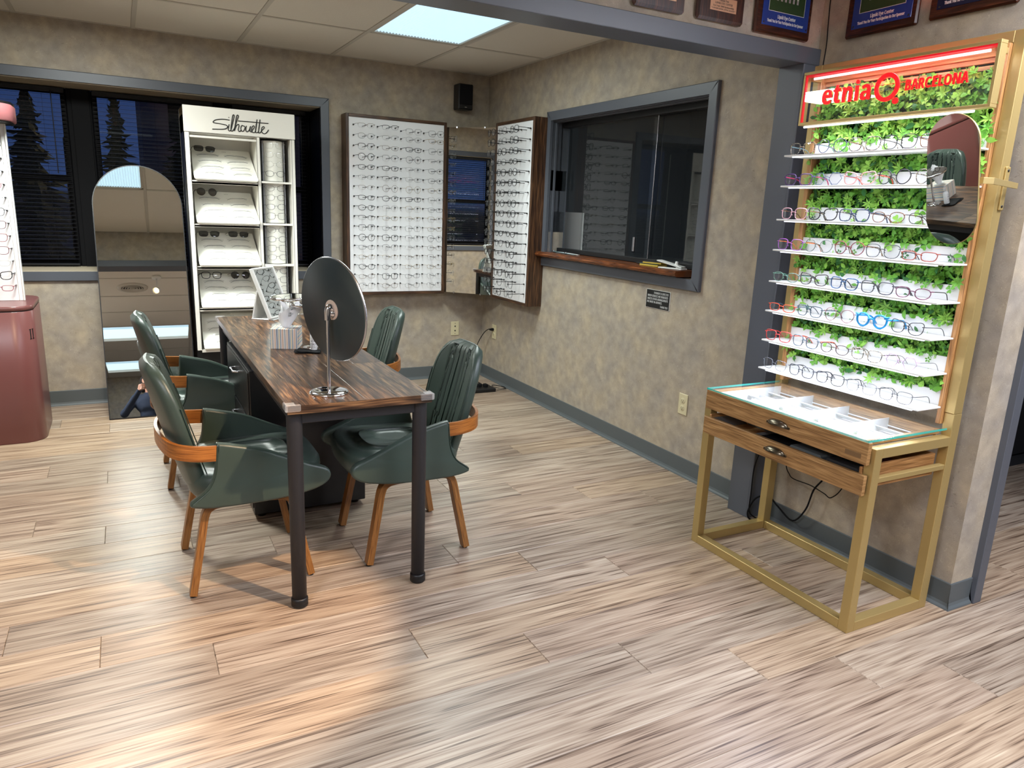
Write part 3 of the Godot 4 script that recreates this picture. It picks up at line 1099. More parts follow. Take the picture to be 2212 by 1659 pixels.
func build_outside() -> void:
	var st := new_st()
	span(st, Vector3(-45, -0.6, -40), Vector3(25, -0.5, -0.36), 0.0)
	span(st, Vector3(-45, -0.6, -0.36), Vector3(LEFT - 0.14, -0.5, 30), 0.0)
	struct("ground", done(st), M.dark_room)
	var needles := mat("needles", Color8(26, 34, 30), 0.9, 0.0, 0.2)
	var bark := mat("bark", Color8(40, 32, 26), 0.9, 0.0, 0.2)
	var spots := [[-3.85, -9.6, 3.6, 1.0, "dark conifer outside the back window, seen through its leftmost blind"], [-2.55, -12.2, 3.9, 0.8, "dark conifer outside the back window, showing above the arched mirror"], [-1.3, -13.0, 3.4, 1.4, "low dark conifer outside the window behind the white eyewear stand"], [-9.5, -3.0, 5.0, 1.7, "dark conifer outside the left window, seen in the corner mirror"], [-10.5, 2.2, 3.8, 1.4, "smaller dark conifer outside the left window"]]
	for s in spots:
		var o := thing("conifer", s[4], "tree", Vector3(s[0], -0.5, s[1]), "trees outside the windows")
		st = new_st()
		tube(st, [Vector3.ZERO, Vector3(0, s[2], 0)], [0.14, 0.03], 7)
		part("trunk", done(st), bark, o)
		st = new_st()
		var layers := 34
		for k in layers:
			var f := float(k) / layers
			var y: float = 0.5 + (s[2] - 0.5) * f
			var r: float = s[3] * (1.0 - f) * rng.randf_range(0.8, 1.1) + 0.05
			var n := 13
			for b in n:
				var a := rng.randf() * TAU
				var rr := r * rng.randf_range(0.35, 1.15)
				var tip := Vector3(cos(a) * rr, y - rr * 0.12 + rng.randf_range(-0.22, 0.22), sin(a) * rr)
				var side := Vector3(-sin(a), 0, cos(a)) * (0.05 + rr * 0.12)
				var root := Vector3(0, y + 0.12, 0)
				face(st, [root, root.lerp(tip, 0.55) + side + Vector3(0, -0.06, 0), tip], Vector3.UP)
				face(st, [root, tip, root.lerp(tip, 0.55) - side + Vector3(0, -0.06, 0)], Vector3.UP)
		part("needles", done(st), needles, o)
	var o := thing("building", "pale grey building across the street, seen through the blind left of the white eyewear stand", "building", Vector3(0.1, -0.5, -17.0))
	st = new_st()
	span(st, Vector3(-2.1, 0, -2), Vector3(1.8, 6.2, 2), 0.02)
	part("wall", done(st), mat("far_wall", Color8(112, 104, 112), 0.9), o)
	st = new_st()
	span(st, Vector3(-2.3, 6.2, -2.2), Vector3(2.0, 6.4, 2.2), 0.02)
	part("roof", done(st), M.bronze, o)
	st = new_st()
	for k in 3:
		span(st, Vector3(-1.5 + k * 1.15, 3.2, 1.98), Vector3(-0.8 + k * 1.15, 4.6, 2.03), 0.01)
	part("window", done(st), M.bronze, o)
	# street lamps
	for q in [[-3.35, -10.0, 2.75], [-8.0, 4.4, 3.4]]:
		var l := thing("street_lamp", "lit street lamp outside the back window" if q[1] < 0 else "lit street lamp outside the left window", "street lamp", Vector3(q[0], -0.5, q[1]))
		st = new_st()
		tube(st, [Vector3.ZERO, Vector3(0, q[2], 0), Vector3(0.3, q[2] + 0.25, 0)], 0.04, 7)
		part("pole", done(st), M.bronze, l)
		st = new_st()
		var pr := []
		for i in 9:
			pr.append(Vector2(sin(PI * i / 8.0) * 0.1, q[2] + 0.2 - cos(PI * i / 8.0) * 0.07))
		X = Transform3D(Basis(), Vector3(0.36, 0, 0))
		lathe(st, pr, 16)
		X = Transform3D()
		part("lamp", done(st), M.street_glow, l)
		var om := OmniLight3D.new()
		om.name = "street_light"
		om.light_energy = 1.2
		om.light_color = Color8(255, 220, 160)
		om.light_size = 0.05
		om.omni_range = 20.0
		om.omni_attenuation = 2.0
		om.shadow_enabled = true
		add_child(om, true)
		om.position = Vector3(q[0] + 0.36, q[2] - 0.3, q[1])
# ------------------------------------------------------------------ table and chairs
func build_table() -> void:
	var x0 := -2.165
	var x1 := -1.673
	var z0 := 1.17
	var z1 := 3.105
	var o := thing("desk", "long narrow desk with a walnut plank top and round black legs", "table", Vector3((x0 + x1) / 2, 0, (z0 + z1) / 2))
	var w := x1 - x0
	var d := z1 - z0
	# top: laminate printed as planks along the length; core and edge band, then the plank strips
	var st := new_st()
	uv_off = Vector2(0.3, 0.1)
	box(st, Vector3(0, 0.714, 0), Vector3(w, 0.028, d), 0.0015, 2)
	var top := part("tabletop", done(st), M.walnut_1, o)
	var cuts := [-w / 2, -0.118, 0.012, 0.125, w / 2]
	for k in 4:
		var ends: Array = [[-d / 2, -0.35 + 0.4 * (k % 2), d / 2], [-d / 2, 0.22, d / 2], [-d / 2, -0.1, d / 2], [-d / 2, 0.4, d / 2]][k]
		for e in 2:
			st = new_st()
			uv_off = Vector2(0.37 * k + 0.53 * e, 0.21 * k + 0.11 * e)
			span(st, Vector3(cuts[k] + 0.0002, 0.726, ends[e] + 0.0002), Vector3(cuts[k + 1] - 0.0002, 0.7292, ends[e + 1] - 0.0002), 0.0003, 2)
			part("top_plank", done(st), M["walnut_%d" % ((k * 2 + e * 2 + k / 2) % 3)], top)
	uv_off = Vector2.ZERO
	# clear corner guards
	for c in [[-1, 1], [1, 1], [-1, -1], [1, -1]]:
		st = new_st()
		X = Transform3D(Basis(), Vector3(c[0] * w / 2, 0.722, c[1] * d / 2))
		box(st, Vector3(-c[0] * 0.018, 0, c[1] * 0.002), Vector3(0.05, 0.024, 0.008), 0.003)
		box(st, Vector3(c[0] * 0.002, 0, -c[1] * 0.018), Vector3(0.008, 0.024, 0.05), 0.003)
		box(st, Vector3(-c[0] * 0.012, 0.0105, -c[1] * 0.012), Vector3(0.03, 0.004, 0.03), 0.0015)
		X = Transform3D()
		part("corner_guard", done(st), M.clear_guard, top)
	# legs
	for c in [[-1, 1], [1, 1], [-1, -1], [1, -1]]:
		var p := Vector3(c[0] * (w / 2 - 0.03), 0, c[1] * (d / 2 - 0.045))
		st = new_st()
		X = Transform3D(Basis(), p)
		lathe(st, [Vector2(0.0, 0.03), Vector2(0.0245, 0.03), Vector2(0.0255, 0.7)], 28)
		X = Transform3D()
		var leg := part("leg", done(st), M.black_metal, o)
		st = new_st()
		X = Transform3D(Basis(), p)
		lathe(st, [Vector2(0.0, 0.0), Vector2(0.024, 0.0), Vector2(0.0285, 0.005), Vector2(0.0285, 0.014), Vector2(0.0275, 0.016), Vector2(0.0285, 0.018), Vector2(0.0285, 0.03), Vector2(0.026, 0.034), Vector2(0.0, 0.034)], 28)
		X = Transform3D()
		part("foot", done(st), M.black, leg)
	# apron rails
	for s in [-1.0, 1.0]:
		st = new_st()
		box(st, Vector3(0, 0.679, s * (d / 2 - 0.045)), Vector3(w - 0.09, 0.042, 0.02), 0.002)
		part("rail", done(st), M.black_metal, o)
		st = new_st()
		box(st, Vector3(s * (w / 2 - 0.03), 0.679, 0), Vector3(0.02, 0.042, d - 0.12), 0.002)
		part("rail", done(st), M.black_metal, o)
	# drawer pedestal
	var pz0 := 1.58 - (z0 + z1) / 2
	var pz1 := 2.29 - (z0 + z1) / 2
	st = new_st()
	box(st, Vector3(0, 0.345, (pz0 + pz1) / 2), Vector3(0.49, 0.64, pz1 - pz0), 0.003)
	var ped := part("pedestal", done(st), M.black_board, o)
	for k in 3:
		st = new_st()
		var y0 := 0.05 + 0.205 * k
		span(st, Vector3(-0.249, y0, pz0 + 0.02), Vector3(-0.2445, y0 + 0.195, pz1 - 0.02), 0.002)
		part("drawer", done(st), M.black_board, ped)
		st = new_st()
		var zc := (pz0 + pz1) / 2
		tube(st, [Vector3(-0.249, y0 + 0.14, zc - 0.05), Vector3(-0.27, y0 + 0.14, zc - 0.045), Vector3(-0.27, y0 + 0.14, zc + 0.045), Vector3(-0.249, y0 + 0.14, zc + 0.05)], 0.005, 8)
		part("handle", done(st), M.silver, ped)
	for c in [[-1, 1], [1, 1], [-1, -1], [1, -1]]:
		st = new_st()
		X = Transform3D(Basis(), Vector3(c[0] * 0.21, 0, (pz0 + pz1) / 2 + c[1] * 0.3))
		lathe(st, [Vector2(0.0, 0.0), Vector2(0.018, 0.0), Vector2(0.018, 0.026), Vector2(0.0, 0.026)], 14)
		X = Transform3D()
		part("glide", done(st), M.black, ped)

func super_ring(rx: float, rz: float, e: float, y: float, n: int, c := Vector3.ZERO) -> Array:
	var r := []
	for k in n:
		var a := TAU * k / n
		r.append(c + Vector3(signf(cos(a)) * pow(absf(cos(a)), e) * rx, y, signf(sin(a)) * pow(absf(sin(a)), e) * rz))
	return r

func make_chair() -> Node3D:
	# origin on the floor at the centre of the feet; the sitter looks along +z
	var o := thing("armchair", "", "chair")
	# seat cushion
	var st := new_st()
	var rings := []
	for q in [[0.335, 0.185, 0.19], [0.34, 0.2, 0.21], [0.365, 0.214, 0.228], [0.40, 0.218, 0.236], [0.425, 0.216, 0.233], [0.44, 0.206, 0.222], [0.447, 0.18, 0.195], [0.45, 0.12, 0.13], [0.451, 0.04, 0.045]]:
		var ring := []
		for p in super_ring(q[1], q[2], 0.55, 0.0, 40):
			# front edge a little higher, back lower, soft dish
			ring.append(Vector3(p.x, q[0] + p.z * 0.035 - 0.004 * (1.0 - clampf(absf(p.x) / 0.2, 0, 1)), p.z + 0.038))
		rings.append(ring)
	loft(st, rings, true, true)
	var seat := part("seat", done(st), M.green_leather, o)
	for k in [-1, 0, 1]:
		st = new_st()
		var path := []
		for i in 10:
			var z := -0.11 + 0.27 * i / 9.0
			path.append(Vector3(k * 0.075, 0.4499 + (z - 0.038) * 0.035 - 0.004 * (1.0 - absf(k) * 0.375) - (0.006 if i in [0, 9] else 0.0) - 0.02 * pow(maxf(0.0, absf(z - 0.038) - 0.11), 1.0), z))
		tube(st, path, 0.0014, 4)
		part("seam", done(st), M.stitch, seat)
	# upholstered side wings that rise to the rear and hold the wooden band
	for s in [-1.0, 1.0]:
		st = new_st()
		# outline in (z, y), counter-clockwise
		var pts := [Vector2(-0.105, 0.555), Vector2(-0.110, 0.50), Vector2(-0.118, 0.45), Vector2(-0.14, 0.405), Vector2(-0.175, 0.376), Vector2(-0.195, 0.36), Vector2(-0.185, 0.342), Vector2(-0.1, 0.331), Vector2(0.08, 0.333), Vector2(0.2, 0.348), Vector2(0.258, 0.37), Vector2(0.278, 0.40), Vector2(0.262, 0.43), Vector2(0.2, 0.455), Vector2(0.14, 0.482), Vector2(0.05, 0.524), Vector2(-0.04, 0.55), Vector2(-0.095, 0.562)]
		var outline := curve(pts, 4, true)
		X = Transform3D(Basis(Vector3(0, 0, 1), Vector3(0, 1, 0), Vector3(-s, 0, 0)) if s > 0 else Basis(Vector3(0, 0, 1), Vector3(0, 1, 0), Vector3(1, 0, 0)), Vector3(s * 0.226, 0, 0))
		slab(st, outline, 0.017)
		X = Transform3D()
		var wing := part("arm_wing", done(st), M.green_leather, o)
		st = new_st()
		var pp := []
		for p in pts.slice(0, 6):
			pp.append(Vector3(s * 0.2425, p.y, p.x + 0.004))
		tube(st, curve(pp, 3), 0.0022, 5)
		part("piping", done(st), M.stitch, wing)
	# padded back, channel stitched on its front
	st = new_st()
	rings = []
	var rows := 30
	for i in rows:
		var f := float(i) / (rows - 1)
		var y := 0.352 + 0.468 * f
		var hw: float
		if f < 0.6:
			hw = lerpf(0.165, 0.198, smoothstep(0.0, 0.6, f))
		else:
			hw = lerpf(0.198, 0.186, (f - 0.6) / 0.4)
		var th := lerpf(0.030, 0.026, f)
		if f > 0.72:
			var q := (f - 0.72) / 0.28
			hw = hw - 0.10 * (1.0 - sqrt(maxf(0.0, 1.0 - q * q * 0.998)))
		if f > 0.93:
			th *= sqrt(maxf(0.02, 1.0 - pow((f - 0.93) / 0.07, 2.0)))
		if f < 0.05:
			th *= 0.5 + 0.5 * sqrt(f / 0.05)
		var zc := -0.165 - 0.150 * f + 0.02 * f * f
		var ring := []
		var nf := 61
		var amp := 0.0055 * (1.0 - smoothstep(0.90, 0.985, f)) * smoothstep(0.03, 0.1, f)
		for i2 in nf:
			var x := hw * cos(PI * i2 / (nf - 1)) * 0.0 + lerpf(hw, -hw, i2 / (nf - 1.0))
			var e := pow(maxf(0.0, 1.0 - pow(absf(x) / hw, 5.0)), 0.2)
			var zz := th * e
			var dg := absf(fmod(absf(x) + 0.0, 0.038) - 0.019)
			if absf(x) < 0.125:
				zz -= amp * exp(-pow((0.019 - absf(dg - 0.0)) * 0.0 + dg, 2.0) / 0.0000105)
			ring.append(Vector3(x, y, zc + zz + 0.042 * pow(absf(x) / 0.2, 2.0)))
		for i2 in range(1, 24):
			var x := lerpf(-hw, hw, i2 / 24.0)
			var e := pow(maxf(0.0, 1.0 - pow(absf(x) / hw, 4.0)), 0.25)
			ring.append(Vector3(x, y, zc - th * e + 0.042 * pow(absf(x) / 0.2, 2.0)))
		rings.append(ring)
	loft(st, rings, true, true)
	var back := part("backrest", done(st), M.green_leather, o)
	st = new_st()
	var edge := []
	for i in 14:
		var f := 0.04 + 0.66 * i / 13.0
		var hw2: float = lerpf(0.165, 0.198, smoothstep(0.0, 0.6, f)) if f < 0.6 else lerpf(0.198, 0.186, (f - 0.6) / 0.4)
		edge.append([hw2, 0.352 + 0.468 * f, -0.165 - 0.150 * f + 0.02 * f * f + 0.05])
	for s in [-1.0, 1.0]:
		var path := []
		for q in edge:
			path.append(Vector3(s * (q[0] - 0.004), q[1], q[2] + 0.008))
		st = new_st()
		tube(st, path, 0.0022, 5)
		part("piping", done(st), M.stitch, back)
	# bentwood band round the back
	st = new_st()
	var band := curve([Vector3(-0.235, 0.528, -0.095), Vector3(-0.236, 0.532, -0.16), Vector3(-0.215, 0.54, -0.222), Vector3(-0.15, 0.548, -0.258), Vector3(0, 0.552, -0.277), Vector3(0.15, 0.548, -0.258), Vector3(0.215, 0.54, -0.222), Vector3(0.236, 0.532, -0.16), Vector3(0.235, 0.528, -0.095)], 5)
	sweep(st, band, rect_prof(0.0265, 0.006), Vector3.UP, false)
	part("band", done(st), M.band_wood, o)
	# bentwood legs
	for c in [[-1, 1], [1, 1], [-1, -1], [1, -1]]:
		st = new_st()
		var p := curve([Vector3(c[0] * 0.172, 0.326, c[1] * 0.03), Vector3(c[0] * 0.174, 0.326, c[1] * 0.09), Vector3(c[0] * 0.177, 0.318, c[1] * 0.128), Vector3(c[0] * 0.180, 0.29, c[1] * 0.148), Vector3(c[0] * 0.186, 0.2, c[1] * 0.166), Vector3(c[0] * 0.198, 0.008, c[1] * 0.203)], 5)
		sweep(st, p, rect_prof(0.021, 0.0125), Vector3(c[0] * 1.0, 0.1, 0), false)
		var leg := part("leg", done(st), M.chair_wood, o)
		st = new_st()
		X = Transform3D(Basis(), Vector3(c[0] * 0.198, 0, c[1] * 0.203))
		lathe(st, [Vector2(0.0, 0.0), Vector2(0.011, 0.0), Vector2(0.012, 0.010), Vector2(0.0, 0.010)], 12)
		X = Transform3D()
		part("glide", done(st), M.black, leg)
	return o

func build_chairs() -> void:
	var proto := make_chair()
	var spots := [
		[-2.255, 2.655, 1.0, "green upholstered armchair on the left of the desk, nearest the viewer"],
		[-2.268, 1.575, 1.5, "green upholstered armchair at the rear left of the desk, beside the arched mirror"],
		[-1.630, 2.675, -1.0, "green upholstered armchair on the right of the desk, fully visible before the wall"],
		[-1.585, 1.62, -0.95, "green upholstered armchair at the rear right, half hidden by the round table mirror"]]
	for i in spots.size():
		var s = spots[i]
		var o: Node3D = proto
		if i > 0:
			o = proto.duplicate()
			o.name = numbered("armchair")
			add_child(o)
		o.position = Vector3(s[0], 0, s[1])
		o.rotation.y = PI / 2 * signf(s[2]) + (0.04 if i == 3 else 0.0) * -1.0
		tag(o, s[3], "chair", "green armchairs at the desk")

func build_table_items() -> void:
	var ty := 0.7294
	# round mirror on a chrome pedestal, seen from behind
	var at := Vector3(-1.998, ty, 2.972)
	var o := thing("table_mirror", "large round table mirror with dark grey back on a chrome pedestal", "mirror", at)
	var st := new_st()
	lathe(st, [Vector2(0.0, 0.0), Vector2(0.0655, 0.0), Vector2(0.0665, 0.003), Vector2(0.063, 0.0075), Vector2(0.05, 0.010), Vector2(0.012, 0.013), Vector2(0.0, 0.013)], 48)
	part("base", done(st), M.chrome, o)
	st = new_st()
	tube(st, [Vector3(0, 0.01, 0), Vector3(0, 0.25, 0)], 0.0062, 16)
	part("stem", done(st), M.chrome, o)
	st = new_st()
	tube(st, curve([Vector3(0, 0.25, 0), Vector3(0, 0.282, 0.0), Vector3(0.006, 0.293, -0.002), Vector3(0.015, 0.289, -0.006), Vector3(0.022, 0.27, -0.009)], 4), 0.011, 12)
	var pr := []
	for i in 11:
		pr.append(Vector2(sin(PI * i / 10.0) * 0.015, 0.272 - cos(PI * i / 10.0) * 0.016))
	X = Transform3D(Basis(), Vector3(0.018, 0, -0.007))
	lathe(st, pr, 16)
	X = Transform3D()
	part("joint", done(st), M.chrome, o)
	var face_dir := Vector3(-0.925, -0.08, 0.37).normalized()
	var b := Basis.looking_at(-face_dir, Vector3.UP) * Basis(Vector3.RIGHT, PI / 2)
	X = Transform3D(b, Vector3(0.026, 0.282, -0.020))
	var R := 0.1755
	st = new_st()
	lathe(st, [Vector2(0.0, -0.001), Vector2(R, -0.001), Vector2(R + 0.002, 0.001), Vector2(R + 0.002, 0.006), Vector2(R, 0.0075), Vector2(R - 0.002, 0.0075)], 72)
	part("rim", done(st), M.silver, o)
	st = new_st()
	lathe(st, [Vector2(0.0, 0.009), Vector2(R - 0.002, 0.009), Vector2(R - 0.0005, 0.0078), Vector2(R - 0.001, 0.005)], 72, true)
	part("back", done(st), M.disk_back, o)
	st = new_st()
	lathe(st, [Vector2(0.0, 0.0125), Vector2(0.032, 0.0125), Vector2(0.034, 0.011), Vector2(0.034, 0.009)], 40)
	part("hub", done(st), M.disk_hub, o)
	st = new_st()
	lathe(st, [Vector2(R - 0.004, -0.0015), Vector2(0.0, -0.0016)], 72)
	part("glass", done(st), M.mirror, o)
	X = Transform3D()
	# tissue box
	var bx := thing("tissue_box", "striped tissue box on the desk behind the round mirror", "tissue box", Vector3(-1.975, ty, 2.115))
	bx.rotation.y = -0.36
	var w := 0.118
	var h := 0.088
	var stripes := [Color8(236, 230, 214), Color8(84, 126, 152), Color8(236, 230, 214), Color8(220, 196, 186), Color8(236, 230, 214), Color8(206, 150, 112), Color8(236, 230, 214), Color8(196, 202, 214), Color8(60, 84, 112), Color8(236, 230, 214), Color8(120, 158, 176), Color8(236, 230, 214), Color8(226, 200, 150)]
	var im := Image.create(256, 64, false, Image.FORMAT_RGB8)
	var px := 0
	var k := 0
	while px < 256:
		var sw: int = 6 if k % 2 == 0 else 5
		im.fill_rect(Rect2i(px, 0, sw, 64), stripes[k % stripes.size()])
		px += sw
		k += 1
	var card := mat("striped_card", Color.WHITE, 0.55)
	card.albedo_texture = ImageTexture.create_from_image(im)
	card.uv1_scale = Vector3(1.0 / w * 1.02, 1, 1)
	st = new_st()
	box(st, Vector3(0, h / 2, 0), Vector3(w, h, w), 0.0012, 0)
	part("carton", done(st), card, bx)
	st = new_st()
	X = Transform3D(Basis(), Vector3(0, h, 0))
	var oval := []
	for i in 25:
		oval.append(Vector3(cos(TAU * i / 24.0) * 0.036, 0.0006, sin(TAU * i / 24.0) * 0.022))
	tube(st, oval.slice(0, 24), 0.0012, 5, true)
	for i in 24:
		face(st, [Vector3(0, 0.0005, 0), oval[i], oval[i + 1]], Vector3.UP)
	X = Transform3D()
	part("slot", done(st), M.screen_white, bx)
	# the tissue standing out of it: a crumpled sheet
	st = new_st()
	var nu := 22
	var nv := 12
	var grid := []
	for i in nv + 1:
		var row := []
		var f := float(i) / nv
		for j in nu + 1:
			var a := TAU * j / nu
			var r := lerpf(0.012, 0.042, pow(f, 0.7)) * (1.0 + 0.35 * sin(a * 3.0 + f * 2.0) + 0.16 * sin(a * 7.0 + f * 5.0))
			var y := 0.001 + 0.105 * f * (0.86 + 0.2 * sin(a * 2.0 + 0.6) + 0.06 * sin(a * 5.0))
			row.append(Vector3(cos(a) * r * 1.0 + 0.012 * f, h + y, sin(a) * r * 0.7 - 0.008 * f))
		grid.append(row)
	for i in nv:
		for j in nu:
			var c: Vector3 = (grid[i][j] + grid[i + 1][j + 1]) * 0.5
			face(st, [grid[i][j], grid[i][j + 1], grid[i + 1][j + 1], grid[i + 1][j]], Vector3(c.x, 0.0, c.z), [], true)
	var ts := thing("tissue", "crumpled white tissue sticking up out of the striped box", "tissue", bx.position)
	ts.rotation.y = bx.rotation.y
	part("sheet", done(st), M.tissue, ts)
	# folded black cloth
	var cl := thing("cleaning_cloth", "folded black cloth on the desk before the tissue box", "cloth", Vector3(-1.915, ty, 2.262))
	cl.rotation.y = -0.3
	for q in [[0.0, 0.0, 0.11, 0.07, 0.02], [0.006, 0.004, 0.098, 0.062, -0.12]]:
		st = new_st()
		X = Transform3D(Basis(Vector3.UP, q[4]), Vector3(q[0], 0.0006 + q[1], 0))
		var g2 := []
		for i in 9:
			var row := []
			for j in 9:
				var u: float = (i / 8.0 - 0.5) * q[2]
				var v: float = (j / 8.0 - 0.5) * q[3]
				row.append(Vector3(u, 0.002 + 0.0012 * sin(u * 90.0 + v * 60.0) + (0.005 * pow(absf(u) / (q[2] * 0.5), 3.0) if u < 0 else 0.0), v))
			g2.append(row)
		for i in 8:
			for j in 8:
				face(st, [g2[i][j], g2[i + 1][j], g2[i + 1][j + 1], g2[i][j + 1]], Vector3.UP, [], true)
				face(st, [g2[i][j] - Vector3(0, 0.0018, 0), g2[i + 1][j] - Vector3(0, 0.0018, 0), g2[i + 1][j + 1] - Vector3(0, 0.0018, 0), g2[i][j + 1] - Vector3(0, 0.0018, 0)], Vector3.DOWN, [], true)
		X = Transform3D()
		part("fold", done(st), M.black_soft, cl)
	# lens spray bottle
	var bo := thing("spray_bottle", "small white spray bottle with black lettering beside the tissue box", "spray bottle", Vector3(-1.886, ty + 0.0078, 2.252))
	st = new_st()
	lathe(st, [Vector2(0.0, 0.0), Vector2(0.0135, 0.0), Vector2(0.0145, 0.002), Vector2(0.0145, 0.062), Vector2(0.012, 0.068), Vector2(0.008, 0.07), Vector2(0.008, 0.074), Vector2(0.0, 0.074)], 24)
	part("body", done(st), M.bottle_white, bo)
	st = new_st()
	lathe(st, [Vector2(0.0105, 0.073), Vector2(0.0105, 0.098), Vector2(0.009, 0.1), Vector2(0.0, 0.1)], 20)
	part("cap", done(st), M.clear_guard, bo)
	st = new_st()
	for i in 7:
		var y := 0.012 + 0.0065 * i
		var span_a := [1.6, 1.2, 1.7, 0.6, 1.5, 1.1, 1.4][i] as float
		var th := 0.0028 if i in [2, 4] else 0.0014
		var pts := []
		for j in 9:
			var a := 2.1 - span_a / 2 + span_a * j / 8.0
			pts.append(Vector3(cos(a) * 0.01475, y, sin(a) * 0.01475))
		for j in 8:
			if (j + i) % 4 == 3:
				continue
			var out: Vector3 = (pts[j] + pts[j + 1]) * 0.5 * Vector3(1, 0, 1)
			face(st, [pts[j], pts[j + 1], pts[j + 1] + Vector3(0, th, 0), pts[j] + Vector3(0, th, 0)], out)
	part("print", done(st), M.ink, bo)
	# two tilting chrome-rimmed pedestal mirrors, heads turned flat
	for q in [[-1.925, 1.97, 0.203, 0.088, "chrome rimmed pedestal mirror turned flat, behind the tissue", 0.05], [-1.878, 2.165, 0.190, 0.085, "chrome rimmed pedestal mirror turned flat, right of the tissue box", -0.06]]:
		var m := thing("pedestal_mirror", q[4], "mirror", Vector3(q[0], ty, q[1]), "small chrome pedestal mirrors on the desk")
		st = new_st()
		lathe(st, [Vector2(0.0, 0.0), Vector2(0.036, 0.0), Vector2(0.037, 0.003), Vector2(0.032, 0.006), Vector2(0.01, 0.010), Vector2(0.0, 0.010)], 32)
		part("base", done(st), M.chrome, m)
		st = new_st()
		tube(st, [Vector3(0, 0.006, 0), Vector3(0, q[2] - 0.006, 0)], 0.0055, 12)
		part("stem", done(st), M.chrome, m)
		X = Transform3D(Basis(Vector3(0.5, 0, 1).normalized(), q[5]), Vector3(0, q[2], 0))
		st = new_st()
		lathe(st, [Vector2(q[3] - 0.006, 0.004), Vector2(q[3], 0.004), Vector2(q[3] + 0.002, 0.0), Vector2(q[3], -0.006), Vector2(q[3] - 0.01, -0.009), Vector2(0.0, -0.011)], 48)
		part("rim", done(st), M.chrome, m)
		st = new_st()
		lathe(st, [Vector2(q[3] - 0.006, 0.003), Vector2(0.0, 0.003)], 48)
		part("glass", done(st), M.mirror, m)
		X = Transform3D()
	# white framed easel mirror at the far end
	var e := thing("easel_mirror", "white framed rectangular mirror leaning back on its stand at the desk's far end", "mirror", Vector3(-1.846, ty, 1.288))
	e.rotation.y = 0.871
	X = Transform3D(Basis(Vector3.RIGHT, -0.378), Vector3(0, 0.007, 0.0))
	st = new_st()
	var fw := 0.215
	var fh := 0.285
	for s in [-1.0, 1.0]:
		box(st, Vector3(s * (fw / 2 - 0.006), fh / 2, -0.004), Vector3(0.012, fh, 0.024), 0.004)
		box(st, Vector3(0, fh / 2 + s * (fh / 2 - 0.006), -0.004), Vector3(fw - 0.02, 0.012, 0.024), 0.004)
	box(st, Vector3(0, fh / 2, -0.010), Vector3(fw - 0.01, fh - 0.01, 0.008), 0.001)
	part("frame", done(st), M.white_plastic, e)
	st = new_st()
	face(st, [Vector3(-fw / 2 + 0.01, 0.01, 0.0), Vector3(fw / 2 - 0.01, 0.01, 0.0), Vector3(fw / 2 - 0.01, fh - 0.01, 0.0), Vector3(-fw / 2 + 0.01, fh - 0.01, 0.0)], Vector3.BACK)
	part("glass", done(st), M.mirror, e)
	X = Transform3D()
	st = new_st()
	span(st, Vector3(-0.1, 0.0, -0.12), Vector3(0.1, 0.005, 0.012), 0.002)
	sweep(st, [Vector3(0, 0.004, -0.115), Vector3(0, 0.155, -0.082)], rect_prof(0.004, 0.096), Vector3.BACK)
	part("stand", done(st), M.white_plastic, e)

# ------------------------------------------------------------------ tall mirror on the left
func build_arch_mirror() -> void:
	var n := Vector3(-0.0133, 0.2270, 0.9738).normalized()
	var o := thing("arched_mirror", "tall frameless arched floor mirror leaning before the back window", "mirror", Vector3(-2.489, 0, 0.461))
	var up := (Vector3.UP - n * n.y).normalized()
	var b := Basis(up.cross(n), up, n)
	var hw := 0.252
	var poly := PackedVector2Array([Vector2(-hw, 0.004), Vector2(hw, 0.004)])
	for i in 33:
		var a := PI * i / 32.0
		poly.append(Vector2(cos(a) * hw, 1.322 + sin(a) * 0.254))
	var inner := PackedVector2Array([Vector2(-hw + 0.005, 0.009), Vector2(hw - 0.005, 0.009)])
	for i in 33:
		var a := PI * i / 32.0
		inner.append(Vector2(cos(a) * (hw - 0.005), 1.322 + sin(a) * 0.249))
	X = Transform3D(b, Vector3.ZERO)
	var st := new_st()
	extrude(st, poly, -0.022, -0.0002, 0.0)
	for i in poly.size():
		var k := (i + 1) % poly.size()
		face(st, [Vector3(poly[i].x, poly[i].y, 0.0015), Vector3(poly[k].x, poly[k].y, 0.0015), Vector3(inner[k].x, inner[k].y, 0.0015), Vector3(inner[i].x, inner[i].y, 0.0015)], Vector3.BACK)
		var om := Vector3(poly[i].x + poly[k].x, poly[i].y + poly[k].y - 1.4, 0)
		face(st, [Vector3(poly[i].x, poly[i].y, -0.0002), Vector3(poly[k].x, poly[k].y, -0.0002), Vector3(poly[k].x, poly[k].y, 0.0015), Vector3(poly[i].x, poly[i].y, 0.0015)], om)
	part("frame", done(st), M.black, o)
	st = new_st()
	var cen := Vector3(0, 0.8, 0.0005)
	for i in inner.size():
		var k := (i + 1) % inner.size()
		face(st, [cen, Vector3(inner[i].x, inner[i].y, 0.0005), Vector3(inner[k].x, inner[k].y, 0.0005)], Vector3.BACK)
	part("glass", done(st), M.mirror, o)
	X = Transform3D()
	# folding support behind
	st = new_st()
	var hinge := up * 1.05 - n * 0.024
	for s in [-0.1, 0.1]:
		tube(st, [hinge + b.x * s, Vector3(b.x.x * s, 0.006, -0.40)], 0.006, 6)
	tube(st, [Vector3(-0.1, 0.006, -0.40), Vector3(0.1, 0.006, -0.40)], 0.006, 6)
	part("support", done(st), M.black, o)
# ------------------------------------------------------------------ eyeglasses
var styles := {}

